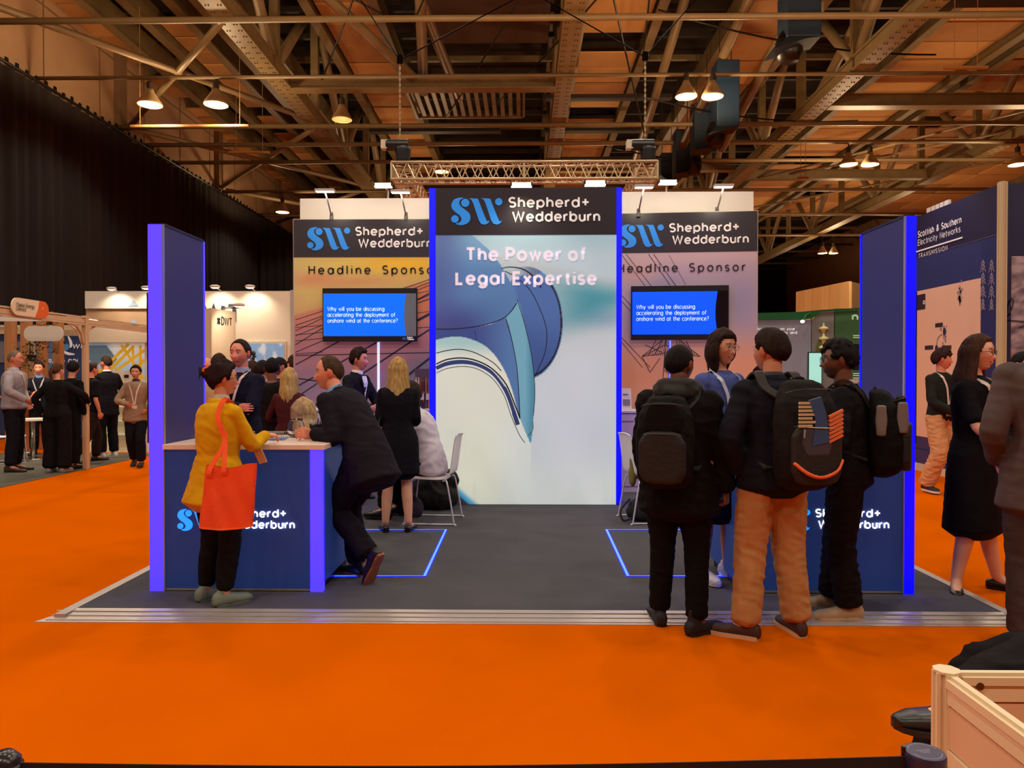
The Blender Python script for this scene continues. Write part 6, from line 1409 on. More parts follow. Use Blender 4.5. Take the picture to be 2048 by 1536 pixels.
m.box((p.x-.092,p.y-.053,cz+.043),(p.x+.092,p.y-.048,cz+.049)); m.box((p.x-.092,p.y+.048,cz+.043),(p.x+.092,p.y+.053,cz+.049)); m.build('mesh', M_alu, t)
p = onc(1466,874); tag(MB().box((p.x+.02,p.y,cz),(p.x+.2,p.y+.13,cz+.006)).build('leaflet', M_white), 'white leaflet on the right counter beneath the woman\'s hand', 'leaflet')
# ================================================================ people on and around the stand
def at(px, py, z=0.0): return tuple(gz(px,py,z))
BLK = (24,19,20)
def flat(*f): return list(f)
# the woman in the yellow jacket -------------------------------------------------
L = at(436,1207,.02)
HY = person('woman in a mustard yellow jacket with dark pinned-up hair at the left counter', L, -28, 1.585, 2, True, 1.13, 3, 0, -4, head=(-34,-.03,0), skin='tan', hair=('bun',(44,22,24),{'th':.026,'side':-.012,'rough':1.6}),
  arms={'R':('w',(L[0]+.235,L[1]+.26,1.12),(.5,-.5,-1),(.3,.9,-.1)),'L':('w',(L[0]-.02,L[1]+.42,1.10),(-1,0,-.6),(.3,.9,0))}, hands={'R':{'n':(-.3,0,-1),'curl':.5}},
  legs={'L':((-.105,.04,.49),(-.120,-.01,.09),-2),'R':((.095,.03,.49),(.10,-.03,.09),-18)},
  top=suit((214,160,14), open_=False, hem=((.20,.235,.185),(.12,.215,.16),(.05,.195,.145)), ex=.022, name='yellow_jacket', shirt=(190,170,150)), bottom=trousers((26,20,22), r=(.108,.100,.080,.076,.060), cut=.045), shoes=('bulky',(116,128,112),(104,116,100)), extra={'glasses':(40,24,24)})
k = MB(); rt = HY['root']; hx = HY['hx']
for a, b in (((-.045,-.10,.085),(.03,-.115,.10)),((-.055,-.12,.05),(.035,-.135,.06))): k.tube([hx(a),hx(((a[0]+b[0])/2,(a[1]+b[1])/2-.012,(a[2]+b[2])/2+.01)),hx(b)],.009,8)
for s_ in (-.045,.0,.03): k.tube([hx((s_,-.105,.09)),hx((s_,-.135,.075)),hx((s_,-.13,.052))],.008,8)
k.build('hair_clip', mat('clip_orange', (236,106,40), .35), rt, local=True, smooth=True)
# her tote
TY = gz(452,1055,.0).y; TY = L[1]-.33
def tp(px, py, dy=0): return gy(px,py,TY+dy)
t = thing('tote_bag', 'orange cotton tote bag hanging from the shoulder of the woman in yellow', 'bag', tuple(tp(452,1055)))
nu, nv = 22, 24; vs = []
for side_ in (-1,1):
    for j in range(nv+1):
        v = j/nv
        for i in range(nu+1):
            u = i/nu; x0 = 398+(414-398)*v; x1 = 506+(514-506)*v; yb = 1055-2*u+3*math.sin(PI*u); yt = 930-(930-926)*u+9*math.sin(PI*u)**2*(.6+.4*math.sin(5*u)) ; px = x0+(x1-x0)*u; py = yb+(yt-yb)*v
            bul = .05*math.sin(PI*u)**.6*(1-.65*v)+.004; cr = .012*math.sin(u*9+v*2)*v+.006*math.sin(u*17+v*9); q = tp(px,py); vs.append((q.x, TY+side_*(bul+cr*.7)*(1 if side_ > 0 else 1), q.z))
m = MB(); F = []; W_ = nu+1; B = W_*(nv+1)
for s_ in (0,1):
    for j in range(nv):
        for i in range(nu): a = s_*B+j*W_+i; F.append((a,a+1,a+W_+1,a+W_) if s_ == 0 else (a,a+W_,a+W_+1,a+1))
for j in range(nv):
    for i in (0,nu): a = j*W_+i; F.append((a,a+W_,B+a+W_,B+a))
for i in range(nu): F.append((i,i+1,B+i+1,B+i))
M_tote = mat('tote_orange', (240,78,18), .85, noise=.08, nscale=8, bump=.4, bscale=200); m.add(vs, F); m.build('bag_body', M_tote, t, smooth=True)
def strap(pts, wd=.030, th=.004, m_=M_tote, par=t, name='handle'):
    P = cmr(pts, 6); n = len(P); secs = []
    for i, p_ in enumerate(P):
        d = (P[min(i+1,n-1)]-P[max(i-1,0)]).normalized(); o_ = Vector((0,-1,0)); o_ = (o_-d*o_.dot(d)).normalized(); sd = d.cross(o_).normalized(); secs.append([p_-sd*wd/2,p_+sd*wd/2,p_+sd*wd/2+o_*th,p_-sd*wd/2+o_*th])
    return MB().ring(secs).build(name, m_, par)
sR = HY['root'].matrix_basis if False else (Matrix.Translation(Vector(L))@Matrix.Rotation(R(-28),4,'Z')@Matrix.Scale(1.585/1.75,4))
shp = sR@(HY['A']['R'][0]); shp = Vector((shp.x-.02, shp.y, shp.z))
for k_, (bx_, by_) in enumerate(((420,938),(448,934))):
    q = tp(bx_,by_,-.02); strap([tp(bx_,by_+16,-.03), q, Vector((gy(437,885,TY).x,shp.y-.17,gy(437,885,TY).z)), Vector((shp.x-.035,shp.y-.115,shp.z-.03)), Vector((shp.x-.03,shp.y-.02,shp.z+.082+.004*k_)), Vector((shp.x+.01,shp.y+.10,shp.z+.0)), Vector((shp.x+.03,shp.y+.12,shp.z-.15))])
p = gy(525,898,L[1]+.18); tag(MB().box((p.x-.035,p.y-.06,p.z-.10),(p.x+.02,p.y-.05,p.z+.07),Matrix.Rotation(R(-16),3,'Y')@Matrix.Rotation(R(20),3,'X')).build('folded_paper', mat('paper_beige', (222,176,130), .6)), 'folded beige paper in the hand of the woman in yellow', 'paper')
# the man leaning on the counter ------------------------------------------------
L = tuple(gz(736,1160,ZP)); wj = onc(600,880)
HL = person('man in a dark navy suit leaning over the end of the left counter, smiling', L, 58, 1.81, 2, False, 1.0, 34, 0, 4, pz=.89, head=(48,-.40,.10), skin='ruddy', hair=('short',(84,62,44),{'th':.008,'hairline':.092,'side':.006}), neckf=.80, face={'smile':1,'brow':(96,66,46),'beard':.25,'beardcol':(150,100,76)},
  arms={'L':('w',(wj.x+.105,wj.y-.02,cz+.05),(-.2,-.9,-1),(-1,.25,.05)),'R':('w',(wj.x+.10,wj.y+.16,cz+.05),(.3,-.4,-1),(-1,-.05,0))}, hands={'L':{'n':(.15,.5,-.3),'curl':.6},'R':{'n':(-.5,0,-.7),'curl':.5}},
  legs={'R':('l',(.06,.16,.09),(0,1,.1),-6,0),'L':('l',(-.07,-.08,.20),(0,1,.2),0,-62)},
  top=suit((38,30,44), hem=((.20,.205,.160),(.10,.195,.145)), ex=.026, name='suit_jacket', shirt=(150,190,220)), bottom=trousers((34,28,42), r=(.105,.10,.085,.082,.078), cut=.02), shoes=('formal',(30,22,24),(150,84,56)))
HL['chain']([HL['nb']-HL['rx']*.02-HL['fr'](HL['rx'],HL['u2'])[1]*.082+HL['u2']*.01, HL['nb']-HL['rx']*.082+HL['u2']*.012, HL['surf'](6.9,-.09,.034), HL['surf'](6.0,-.07,.036), HL['surf'](5,-.02,.04), HL['surf'](4,.0,.04)], .030, .004, 'lanyard', mat('lanyard_blue', (86,140,190), .5))
# blonde seated behind the counter
L = (-1.86,6.36,ZP)
person('blonde woman in black seated low behind the left counter, hair over her face', L, 28, 1.68, 1, True, 1.05, 12, 0, 0, pz=.535, sit=True, head=(10,-.35,0), skin='pale', hair=('long',(214,176,128),{'len':.22,'r':.022,'th':.034,'a0':130,'a1':410,'n':40}),
  legs={'L':((-.12,.40,.50),(-.13,.42,.09)),'R':((.12,.40,.50),(.14,.40,.09))}, arms={'L':('l',(-.15,.36,.80),(-1,-.3,-.6)),'R':('l',(.12,.38,.80),(1,-.3,-.6))},
  top=knit((26,20,28), collar=None, ex=.016, name='black_top'), bottom=trousers((24,20,26), r=(.11,.105,.08,.07,.06)), shoes=('flat',(24,20,20),(24,20,20)), extra={'lanyard':((236,90,50),3.5)})
# long blonde hair, black dress
L = tuple(gz(796,1062,ZP))
person('woman with long blonde hair in a black knee-length dress seen from behind', L, 6, 1.66, 2, True, 1.08, 4, 0, 0, head=(12,-.12,0), skin='pale', hair=('long',(212,168,102),{'len':.46,'r':.0135,'th':.016,'a0':180,'a1':368,'n':44}),
  legs={'L':((-.10,.01,.49),(-.125,-.02,.09),14),'R':((.085,.02,.49),(.11,-.03,.09),-14)}, arms={'L':('l',(-.12,.26,1.10),(-.25,-.5,-1)),'R':('l',(.12,.27,1.10),(.25,-.5,-1))},
  top=dress((24,20,32), .36, .9, .018, flare=.205), shoes=('flat',(22,16,18),(22,16,18)))
# man in white shirt seated on the chair
L = (-.95,7.66,ZP+.02)
person('dark-haired man in a white shirt hunched on the white chair, back to us', L, 74, 1.86, 1, False, 1.05, 18, 0, 0, pz=.54, sit=True, head=(-10,-.28,0), skin='pale', hair=('short',(58,38,28),{'th':.022}),
  legs={'L':((-.10,.42,.50),(-.12,.44,.09)),'R':((.11,.42,.50),(.12,.40,.09))}, arms={'L':('l',(-.12,.42,.78),(-1,-.3,-.6)),'R':('l',(.12,.42,.78),(1,-.3,-.6))},
  top=knit((206,200,214), collar=(214,208,220), ex=.024, name='white_shirt', wr_=.012, hem=((.08,.19,.14),)), bottom=trousers((30,24,28)), shoes=('formal',(24,20,20),(20,18,18)))
# man behind looking down
L = (gy(706,750,8.9).x,8.9,ZP)
person('dark-haired man in a dark blazer and white shirt looking down by the solar-roof wall', L, -112, 1.80, 1, False, 1.0, 6, head=(8,-.38,0), skin='ruddy', hair=('short',(52,32,26),{'th':.022,'top':.4,'side':-.006}), top=suit((36,34,42)), bottom=trousers((30,28,36)), shoes=('formal',(24,20,20),(20,18,18)), arms={'L':('l',(-.08,.32,1.08),(-1,-.3,-.6)),'R':('l',(.10,.30,1.08),(1,-.3,-.6))})
# facing man, lanyard, arms crossed
L = (gy(484,750,7.0).x,7.0,0)
person('man in a navy sweater with white lanyard, arms folded, facing the stand', L, 163, 1.85, 2, False, 1.02, 0, head=(6,-.04,0), skin='ruddy', hair=('short',(50,34,28),{'th':.010,'hairline':.082}), face={'brow':(60,40,30),'beard':.15},
  arms={'L':('l',(.05,.215,1.20),(-1,-.1,-.7),(1,.15,.1)),'R':('l',(-.10,.185,1.165),(1,-.1,-.7),(-1,.1,.05))}, hands={'L':{'n':(0,-1,0),'curl':.2},'R':{'n':(0,-1,0),'curl':.2}},
  top=knit((30,30,52), collar=(150,156,190)), bottom=trousers((36,38,64)), shoes=('formal',(40,26,20),(30,20,18)), extra={'lanyard':((232,206,190),4.0)})
# ---- group on the right ---------------------------------------------------------
def backpack(H, label, loc, yaw, h, col, d=.20, wd=.165, z0=.98, z1=1.47, off=0.0, kind=0, xoff=0.0, name='backpack'):
    s = h/1.75; t = thing(name, label, 'backpack', loc, None, R(yaw)); t.scale = (s,s,s)
    col = tuple(c*.62 for c in col); cb = MM = mat('nylon_pack'+str(kind), col, .75, noise=.1, nscale=10, bump=.5, bscale=40, spec=.12)
    y0 = -.155-off; cx = xoff; S = Solid(); X = Vector((1,0,0)); Y_ = Vector((0,1,0))
    pf = [(0,.80,.75),(.10,.95,.95),(.35,1.0,1.0),(.60,1.0,.92),(.82,.92,.78),(1,.62,.50)]
    S.loft([(Vector((cx,y0-d/2*b,z0+(z1-z0)*f)), X, Y_, wd*a, d/2*b) for f,a,b in pf], 24, 3.0)
    V, F, N = S.mesh(.009, 2); V = folds(V, N, .006, (9,9,9), 5); mk('main_compartment', [(V,F,0)], [MM], t)
    S = Solid(); zz = z0+.03; S.loft([(Vector((cx,y0-d*.93,zz+(z1-z0)*.55*f)), X, Y_, wd*.82*a, .035) for f,a in ((0,.8),(.2,1),(.8,1),(1,.75))], 20, 3.2); V, F, N = S.mesh(.009, 2); mk('front_pocket', [(V,F,0)], [mat('nylon_pocket'+str(kind), tuple(c*.92 for c in col), .7, bump=.4, bscale=40)], t)
    if kind != 1:
        S = Solid(); S.loft([(Vector((cx,y0-d*.80,z0+(z1-z0)*(.62+.32*f))), X, Y_, wd*.7*a, .03) for f,a in ((0,.9),(.5,1),(1,.7))], 20, 3.0); V, F, N = S.mesh(.009, 2); mk('top_pocket', [(V,F,0)], [MM], t)
    for f, wy in ((.60,.83),(.94,.70)): 
        Z = MB(); z = z0+(z1-z0)*f; Z.tube(cmr([(cx-wd*.8,y0-d*.62,z-.02),(cx-wd*.5,y0-d*wy-.045,z),(cx+wd*.5,y0-d*wy-.045,z),(cx+wd*.8,y0-d*.62,z-.02)],4), .0035, 5); Z.build('zip', mat('zip_dark', (40,38,40), .4, .4), t, local=True)
    for k_, sg in enumerate((-1,1)):
        sp = H['A']['LR'[k_]][0]; nb = H['nb']; m = nb.lerp(sp, .62)
        P = [Vector((cx+sg*.06,y0+.0,z1-.10)), Vector((m.x,m.y-.105,m.z+.0)), m+H['u2']*.082+Vector((0,-.02,0)), Vector((m.x,m.y+.10,m.z-.0)), Vector((m.x+sg*.015,m.y+.135,m.z-.13)), Vector((m.x+sg*.045,m.y+.07,m.z-.30)), Vector((cx+sg*wd*.9,y0+.0,z0+.09))]
        P = cmr(P, 5); n = len(P); secs = []
        for i, p_ in enumerate(P):
            dd = (P[min(i+1,n-1)]-P[max(i-1,0)]).normalized(); c_ = Vector((sp.x,sp.y,m.z-.15)); o_ = (p_-Vector((m.x,m.y,m.z-.12))); o_ = (o_-dd*o_.dot(dd)); o_.x *= .2; o_ = (o_-dd*o_.dot(dd)).normalized(); sd = dd.cross(o_).normalized(); secs.append([p_-sd*.028,p_+sd*.028,p_+sd*.028+o_*.012,p_-sd*.028+o_*.012])
        MB().ring(secs).build('strap', mat('strap_'+str(kind), tuple(c*1.25+6 for c in col), .8), t, local=True)
    hn = [Vector((cx-.03,y0-.03,z1-.01)),Vector((cx-.025,y0-.03,z1+.025)),Vector((cx+.025,y0-.03,z1+.025)),Vector((cx+.03,y0-.03,z1-.01))]; MB().tube(cmr(hn,4),.008,6).build('grab_handle', MM, t, local=True)
    return t, y0, cx
# hooded coat
L = at(1356,1256); yw = -22; h8 = 1.70
def hood(col):
    def f(H):
        S = Solid(); nb = H['nb']
        for k_ in range(13):
            a = R(-200+k_*220/12); r1 = .105; c = nb+Vector((math.cos(a)*r1, math.sin(a)*.088-.035, .012+.02*math.sin(a)))
            S.ball(c, (.050,.046,.045))
        S.limb([nb+Vector((-.06,-.10,.03)), nb+Vector((0,-.15,-.02)), nb+Vector((.06,-.10,.03))], [.05,.06,.05]); S.limb([nb+Vector((-.10,-.02,.035)), nb+Vector((-.06,-.115,.045)), nb+Vector((.06,-.115,.045)), nb+Vector((.10,-.02,.035))],[.035,.04,.04,.035])
        V, F, N = S.mesh(.010, 3); V = folds(V, N, .010, (7,7,14), 2); mk('hood', [(V,F,0)], [mat('cloth_hood', col, .8, noise=.1, nscale=12, bump=.3, bscale=120)], H['root'])
    return f
H8 = person('man in a black hooded coat holding a phone, seen from behind', L, yw, h8, 2, False, 1.12, 0, head=(-22,-.06,0), skin='brown', hair=('short',(30,22,20),{'th':.007}),
  arms={'L':('l',(-.22,.14,.90),(-.4,-1,0)),'R':('l',(.285,.03,.86),(.5,-1,0),(.05,.12,-1))}, hands={'R':{'n':(-1,.2,0),'curl':.75}},
  legs={'L':((-.10,.02,.49),(-.125,.04,.09),26),'R':((.11,.02,.49),(.125,-.07,.09),-38)},
  top=both(lambda H: H['cloth']((22,17,19),'black_coat',1,8,.044,1.0,hem=((.20,.225,.175),(.10,.215,.165)),wr_=.013), hood((26,22,22))), bottom=trousers((20,15,17), r=(.105,.10,.078,.072,.066), cut=.02), shoes=('boot',(20,16,17),(18,14,15)))
backpack(H8,'plain black rounded backpack on the man in the hooded coat',L,yw,h8,(24,18,19),.19,.170,.93,1.44,.025,0,-.03)
Mx = Matrix.Translation(Vector(L))@Matrix.Rotation(R(yw),4,'Z')@Matrix.Scale(h8/1.75,4); wr = Mx@H8['A']['R'][1]; pp_ = wr+Vector((.005,-.01,-.115))
tag(MB().box((pp_.x-.036,pp_.y-.005,pp_.z-.075),(pp_.x+.036,pp_.y+.005,pp_.z+.075),Matrix.Rotation(R(-24),3,'Y')@Matrix.Rotation(R(12),3,'Z')).build('phone', mat('phone_case', (170,120,120), .4), bevel=.006), 'pale pink phone held low by the man in the hooded coat', 'phone')
# woman in blue
L = (gy(1436,750,5.45).x,5.45,ZP); wR = onc(1474,876)
person('smiling woman in a blue cap-sleeved top behind the right counter', L, 206, 1.81, 2, True, 1.0, 2, head=(8,.0,.05), skin='tan', hair=('bob',(52,32,28),{'len':.10,'r':.017,'th':.026,'hairline':.058,'a0':165,'a1':378,'n':30}), face={'smile':1.0},
  arms={'L':('w',(wR.x-.0,wR.y+.02,cz+.035),(-.8,-.4,-.6),(.1,.5,-.5)),'R':('l',(.20,.22,1.05),(1,-.3,-.8))}, hands={'L':{'n':(0,.2,-1),'curl':.7}},
  top=both(lambda H: H['cloth']((74,86,150),'blue_top',1,8,.018,.16,slr=1.25,hem=((.05,.175,.125),)), skirt((24,20,26),.48,.20,'black_skirt')), shoes=('sneaker',(206,200,210),(216,212,220)), extra={'glasses':(150,120,110),'lanyard':((200,206,226),2.5)})
# tan trousers
L = at(1545,1268); yw = 12; h10 = 1.785
H10 = person('man in navy jacket and tan trousers, hands in pockets, seen from behind', L, yw, h10, 2, False, 1.08, 1, head=(24,-.05,0), skin='tan', hair=('short',(46,28,22),{'th':.020,'seed':5}),
  arms={'L':('l',(-.20,.02,.94),(-1,-.6,.1),(.5,.2,-1)),'R':('l',(.20,.03,.94),(1,-.6,.1),(-.5,.2,-1))}, hands={'L':{'curl':.2},'R':{'curl':.2}},
  legs={'L':((-.125,.03,.50),(-.185,-.03,.09),48),'R':((.11,.02,.50),(.135,-.03,.09),-4)},
  top=suit((32,30,44), open_=False, hem=((.09,.205,.155),(.03,.20,.15)), ex=.034, name='navy_jacket', shirt=(40,36,50)), bottom=trousers((182,134,84), r=(.114,.106,.094,.088,.084), cut=.01, wr_=.009), shoes=('sneaker',(64,38,30),(214,176,130)))
bt, by0, bcx = backpack(H10,'dark backpack with blue and orange patterned pocket and orange trim',L,yw,h10,(44,36,34),.21,.180,.90,1.46,.0,1,.045)
k = MB(); yy = by0-.21*.93-.040; X = Vector((1,0,0))
cl_ = [(70,110,150),(222,150,80),(196,170,130),(36,60,110)]
for i in range(7): mb_ = MB(); z = 1.23+i*.020; mb_.box((bcx-.125,yy-.001,z),(bcx-.05+.02*(i%2),yy+.012,z+.013)); mb_.build('pattern_stripe', mat('pattern_a', cl_[2], .7), bt, local=True)
for i in range(7): mb_ = MB(); z = 1.16+i*.022; mb_.box((bcx+.045,yy-.001,z),(bcx+.135,yy+.012,z+.014),Matrix.Rotation(R(-24),3,'Y')); mb_.build('pattern_stripe', mat('pattern_b', (226,112,60), .7), bt, local=True)
mb_ = MB().prism([(-.05,-.14),(.05,-.12),(.03,.03),(.0,.12),(-.07,.10),(-.03,.0)], (bcx+.0,yy+.014,1.27), X, EZ, .016); mb_.build('pattern_panel', mat('pattern_c', (44,76,120), .6), bt, local=True)
S = Solid(); S.limb([(bcx-.145,yy+.02,1.04),(bcx-.08,yy-.012,.985),(bcx+.0,yy-.018,.965),(bcx+.09,yy-.012,.995),(bcx+.145,yy+.02,1.05)],[.011]*5,(0,0,1),.6); V, F, N = S.mesh(.006,1); mk('orange_trim',[(V,F,0)],[mat('trim_orange', (236,104,50), .6)],bt)
S = Solid(); S.loft([(Vector((bcx-.01,yy+.03,1.08+.14*f)), X, Vector((0,1,0)), .115*a, .028) for f,a in ((0,.8),(.5,1),(1,.85))], 18, 3); V, F, N = S.mesh(.007,1); mk('small_pocket',[(V,F,0)],[mat('pocket_slate', (62,60,72), .6)],bt)
Z = MB(); Z.tube(cmr([(bcx-.12,yy+.01,1.23),(bcx,yy-.006,1.225),(bcx+.12,yy+.01,1.22)],4),.004,5); Z.tube([(bcx-.10,yy-.008,1.22),(bcx-.105,yy-.012,1.175)],.006,5); Z.build('zip_pull', mat('zip_grey', (150,150,150), .4, .5), bt, local=True)
# glasses man with pack
L = at(1693,1232); yw = 62; h11 = 1.735
H11 = person('man with glasses and short black curls turned left, black jacket and backpack', L, yw, h11, 2, False, 1.0, 3, head=(16,-.02,0), skin='brown', hair=('curly',(26,20,22),{'th':.020,'rough':1.5}), face={'beard':.5,'beardcol':(40,26,22)},
  arms={'L':('l',(-.17,.16,.98),(-1,-.5,0)),'R':('l',(.20,.20,.98),(1,-.5,0))}, hands={'L':{'n':(.6,-.2,-.5),'curl':.5}},
  legs={'L':((-.10,.03,.50),(-.09,-.02,.09),30),'R':((.09,.06,.50),(.10,.10,.09),20)},
  top=both(lambda H: H['cloth']((26,22,28),'black_jacket',1,8,.034,1.0,hem=((.09,.195,.15),(.03,.19,.145)),wr_=.012)), bottom=trousers((30,23,25), r=(.112,.108,.092,.088,.084), cut=.02, wr_=.012), shoes=('bulky',(178,152,118),(206,176,140)), extra={'glasses':(40,32,34)})
nb = H11['nb']; P = [nb+Vector((-.06,.055,-.02)), nb+Vector((-.088,-.01,.02)), nb+Vector((-.03,-.085,.03)), nb+Vector((.06,-.07,.03))]; H11['chain'](P, .026, .004, 'lanyard', mat('lanyard_cream', (226,206,190), .6))
backpack(H11,'black backpack with grey panels on the man with glasses',L,yw,h11,(28,23,25),.22,.165,.94,1.44,-.03,2,.0)
bt = [o for o in bpy.data.objects if o.name.startswith('backpack')][-1]
for (x, y, z0, z1, a) in ((-.165,-.20,1.18,1.36,0),(-.135,-.315,1.20,1.38,-12)):
    S = Solid(); S.loft([(Vector((x,y,z0+(z1-z0)*f)), Vector((1,0,0)), Vector((0,1,0)), .014, .034*b) for f,b in ((0,.8),(.5,1),(1,.8))], 14, 3); V, F, N = S.mesh(.007,1); mk('grey_panel',[(V,F,0)],[mat('pack_grey', (116,104,98), .7)],bt)
# boy in green sweater
L = at(1880,985)
person('young man in dark green sweater and beige trousers walking by the navy stand', L, 196, 1.85, 2, False, .92, 0, head=(46,-.05,0), skin='ruddy', hair=('curly',(60,34,26),{'th':.026}), 
  arms={'L':('l',(-.02,.22,1.02),(-1,-.3,-.7),(.6,.5,-.2)),'R':('l',(.02,.20,1.00),(1,-.3,-.8),(-.6,.4,-.2))}, hands={'L':{'n':(0,0,-1),'curl':.6},'R':{'n':(-.2,-.6,-1),'curl':.5}},
  legs={'L':('l',(-.20,.10,.09),(0,1,0),8),'R':('l',(.15,-.05,.11),(0,1,0),-10)},
  top=knit((50,50,44), collar=None, ex=.022, sl=1.0), bottom=trousers((206,148,98), r=(.112,.108,.10,.098,.094), cut=.0, wr_=.012), shoes=('sneaker',(30,28,34),(220,210,200)), extra={'lanyard':((226,206,196),3.0)})
# woman in black dress, glasses
L = at(1946,1180)
person('smiling woman with glasses and wavy brown hair in a black dress, right side', L, -146, 1.80, 2, True, 1.03, 0, head=(12,-.02,.0), skin='pale', hair=('long',(84,54,40),{'len':.30,'r':.014,'th':.016,'a0':172,'a1':372,'n':38}), face={'smile':1.0},
  arms={'L':('l',(-.06,.27,.99),(-1,-.2,-.8)),'R':('l',(.05,.26,1.0),(1,-.3,-.6))}, legs={'R':((.09,.03,.50),(.17,-.03,.09),-62),'L':((-.09,.04,.50),(-.16,.08,.09),20)},
  top=dress((22,18,24), .52, .42, .020, flare=.215), shoes=('flat',(20,14,16),(18,14,16)), extra={'glasses':(60,30,28),'lanyard':((226,206,190),2.0)})
# grey suit at the edge
L = tuple(gz(2098,1312,0))
person('man in a grey-brown suit cut by the right edge of the picture, back turned', L, -16, 1.90, 2, False, 1.12, 0, head=(-30,0,0), skin='pale', hair=('short',(60,44,34)), arms={'L':('l',(-.20,.10,.96),(-.6,-1,.1),(.4,.4,-1)),'R':('l',(.2,.1,1.0),(1,-.5,0))},
  legs={'L':((-.10,.02,.50),(-.11,-.02,.09),6),'R':((.10,.03,.50),(.11,.0,.09),-8)}, top=suit((84,70,68), hem=((.20,.215,.16),(.10,.20,.15)), ex=.030, name='grey_jacket'), bottom=trousers((70,58,58), r=(.11,.105,.09,.085,.08)), shoes=('formal',(30,22,20),(24,18,18)))
L = (gy(2040,750,7.4).x,7.4,0)
person('dark-haired man in a black suit and white collar partly cut at the right edge', L, 215, 1.74, 1, False, 1.0, 0, head=(-10,-.1,0), skin='ruddy', hair=('short',(30,22,22)), top=suit((28,26,32)), bottom=trousers((28,26,32)), shoes=('formal',(24,20,20),(20,18,18)))
# ---- crowd between the left tower and the sponsor wall ---------------------------
crowd = [(410,700,716,10.6,-60,'ruddy',('none',(90,70,60)),(196,180,170),'bald man in pale shirt just right of the violet tower',0),
 (438,705,709,9.6,10,'pale',('short',(62,40,30),{'th':.02}),(196,170,120),'brown-haired person in pale top behind the folded-arms man',0),
 (505,710,722,9.2,30,'tan',('short',(70,40,32),{'th':.018}),(60,40,40),'person with reddish dark hair seen between shoulders in the crowd',1),
 (523,718,722,8.9,-20,'tan',('short',(40,26,22),{'th':.014}),(66,52,56),'short dark-haired man in a brown-grey top in the crowd',0),
 (544,712,716,8.4,12,'brown',('short',(28,20,20),{'th':.008}),(30,24,28),'man in a black jacket with cropped black hair in the crowd, back turned',0),
 (562,715,716,10.4,140,'ruddy',('short',(46,32,26),{'th':.012}),(60,52,56),'bearded man facing us beyond the cropped black hair',0),
 (578,740,736,8.2,4,'pale',('long',(216,174,108),{'len':.26,'r':.015,'a0':140,'a1':400,'n':34}),(74,30,34),'blonde woman in a burgundy top, back turned in the crowd',1),
 (590,712,712,11.0,40,'pale',('curly',(84,52,36),{}),(200,186,176),'curly-haired man in a pale shirt beside the sponsor wall edge',0)]
for px, py, top_, Y, yw, skn, hr, col, lab, fem in crowd:
    hh = EYE+(750-top_)*Y/FPX; x = gy(px,750,Y).x
    person(lab, (x,Y,0), yw, hh/1.008, 1 if Y < 9 else 0, bool(fem), 1.0, 0, skin=skn, hair=hr, top=knit(col, collar=None), bottom=trousers((34,28,34)), shoes=('formal',(24,20,20),(20,18,18)), face={'beard':.6,'beardcol':(50,34,28)} if 'bearded' in lab else {}, arms={'L':('l',(-.12,.26,1.05),(-1,-.4,-.5)),'R':('l',(.12,.26,1.05),(1,-.4,-.5))})
# heads behind the right sponsor wall
for px, top_, Y, yw, skn, hc_, col, lab in ((1520,736,8.8,150,'brown',(26,20,20),(30,24,28),'dark-haired person at the right edge of the pylon wall'),(1534,724,12.5,30,'tan',(40,30,24),(150,120,90),'person with gathered dark hair before the green stand'),(1546,727,11.4,-10,'tan',(44,34,24),(96,84,72),'short-haired person in a taupe top before the green stand')):
    hh = EYE+(750-top_)*Y/FPX; x = gy(px,750,Y).x
    person(lab, (x,Y,0), yw, hh, 0, False, .95, 0, skin=skn, hair=('short',hc_,{'th':.018}), top=knit(col, collar=(200,190,180)), bottom=trousers((34,28,34)), shoes=('formal',(24,20,20),(20,18,18)))
# ---- far left stand --------------------------------------------------------------
def lp(px, Y): return (gy(px,750,Y).x, Y, 0.009 if Y < 14.3 and px < 160 else 0)
person('grey-haired man in a pale checked shirt with lanyard, far left', lp(28,11.6), -75, 1.89, 1, False, 1.12, 0, head=(-12,0,0), skin='ruddy', hair=('short',(150,130,120),{'th':.006,'hairline':.095,'side':.01}), top=knit((166,156,162), collar=(190,180,190), ex=.028, name='checked_shirt', hem=((.02,.185,.14),)), bottom=trousers((36,30,40)), shoes=('formal',(70,44,34),(40,28,24)), extra={'lanyard':((222,200,180),3.0)}, arms={'L':('l',(-.24,.10,.98),(-1,-.5,0)),'R':('l',(.22,.22,1.05),(1,-.5,0))})
person('woman with a light brown ponytail in a black suit, back turned, far left', lp(114,11.5), 4, 1.70, 1, True, 1.05, 0, head=(-20,-.1,0), skin='pale', hair=('tail',(104,66,44),{'th':.012}), top=knit((30,24,26), collar=None, ex=.028, name='black_blouse', hem=((.06,.19,.14),)), bottom=trousers((28,20,24), r=(.12,.118,.11,.108,.11), cut=.01), shoes=('sneaker',(150,140,130),(150,140,130)), arms={'L':('l',(-.26,.05,.96),(-1,-.4,0)),'R':('l',(.34,.30,1.12),(1,-.4,-.2))})
person('man in black turned away beside the ponytailed woman at the stand post', lp(138,11.9), -10, 1.74, 1, False, .95, 6, skin='tan', hair=('short',(36,26,24)), top=knit((26,22,26), collar=None), bottom=trousers((28,22,26)), shoes=('formal',(24,20,20),(20,18,18)), head=(30,-.4,0))
person('young man in dark jacket facing us between the timber columns', lp(80,14.0), 200, 1.76, 1, False, .95, 4, skin='ruddy', hair=('short',(50,32,26),{'th':.016}), top=knit((34,34,50), collar=(120,140,180)), bottom=trousers((34,28,34)), shoes=('formal',(24,20,20),(20,18,18)), arms={'L':('l',(-.05,.3,1.12),(-1,-.4,-.5)),'R':('l',(.05,.32,1.16),(1,-.4,-.5))}, extra={'lanyard':((210,200,200),4)})
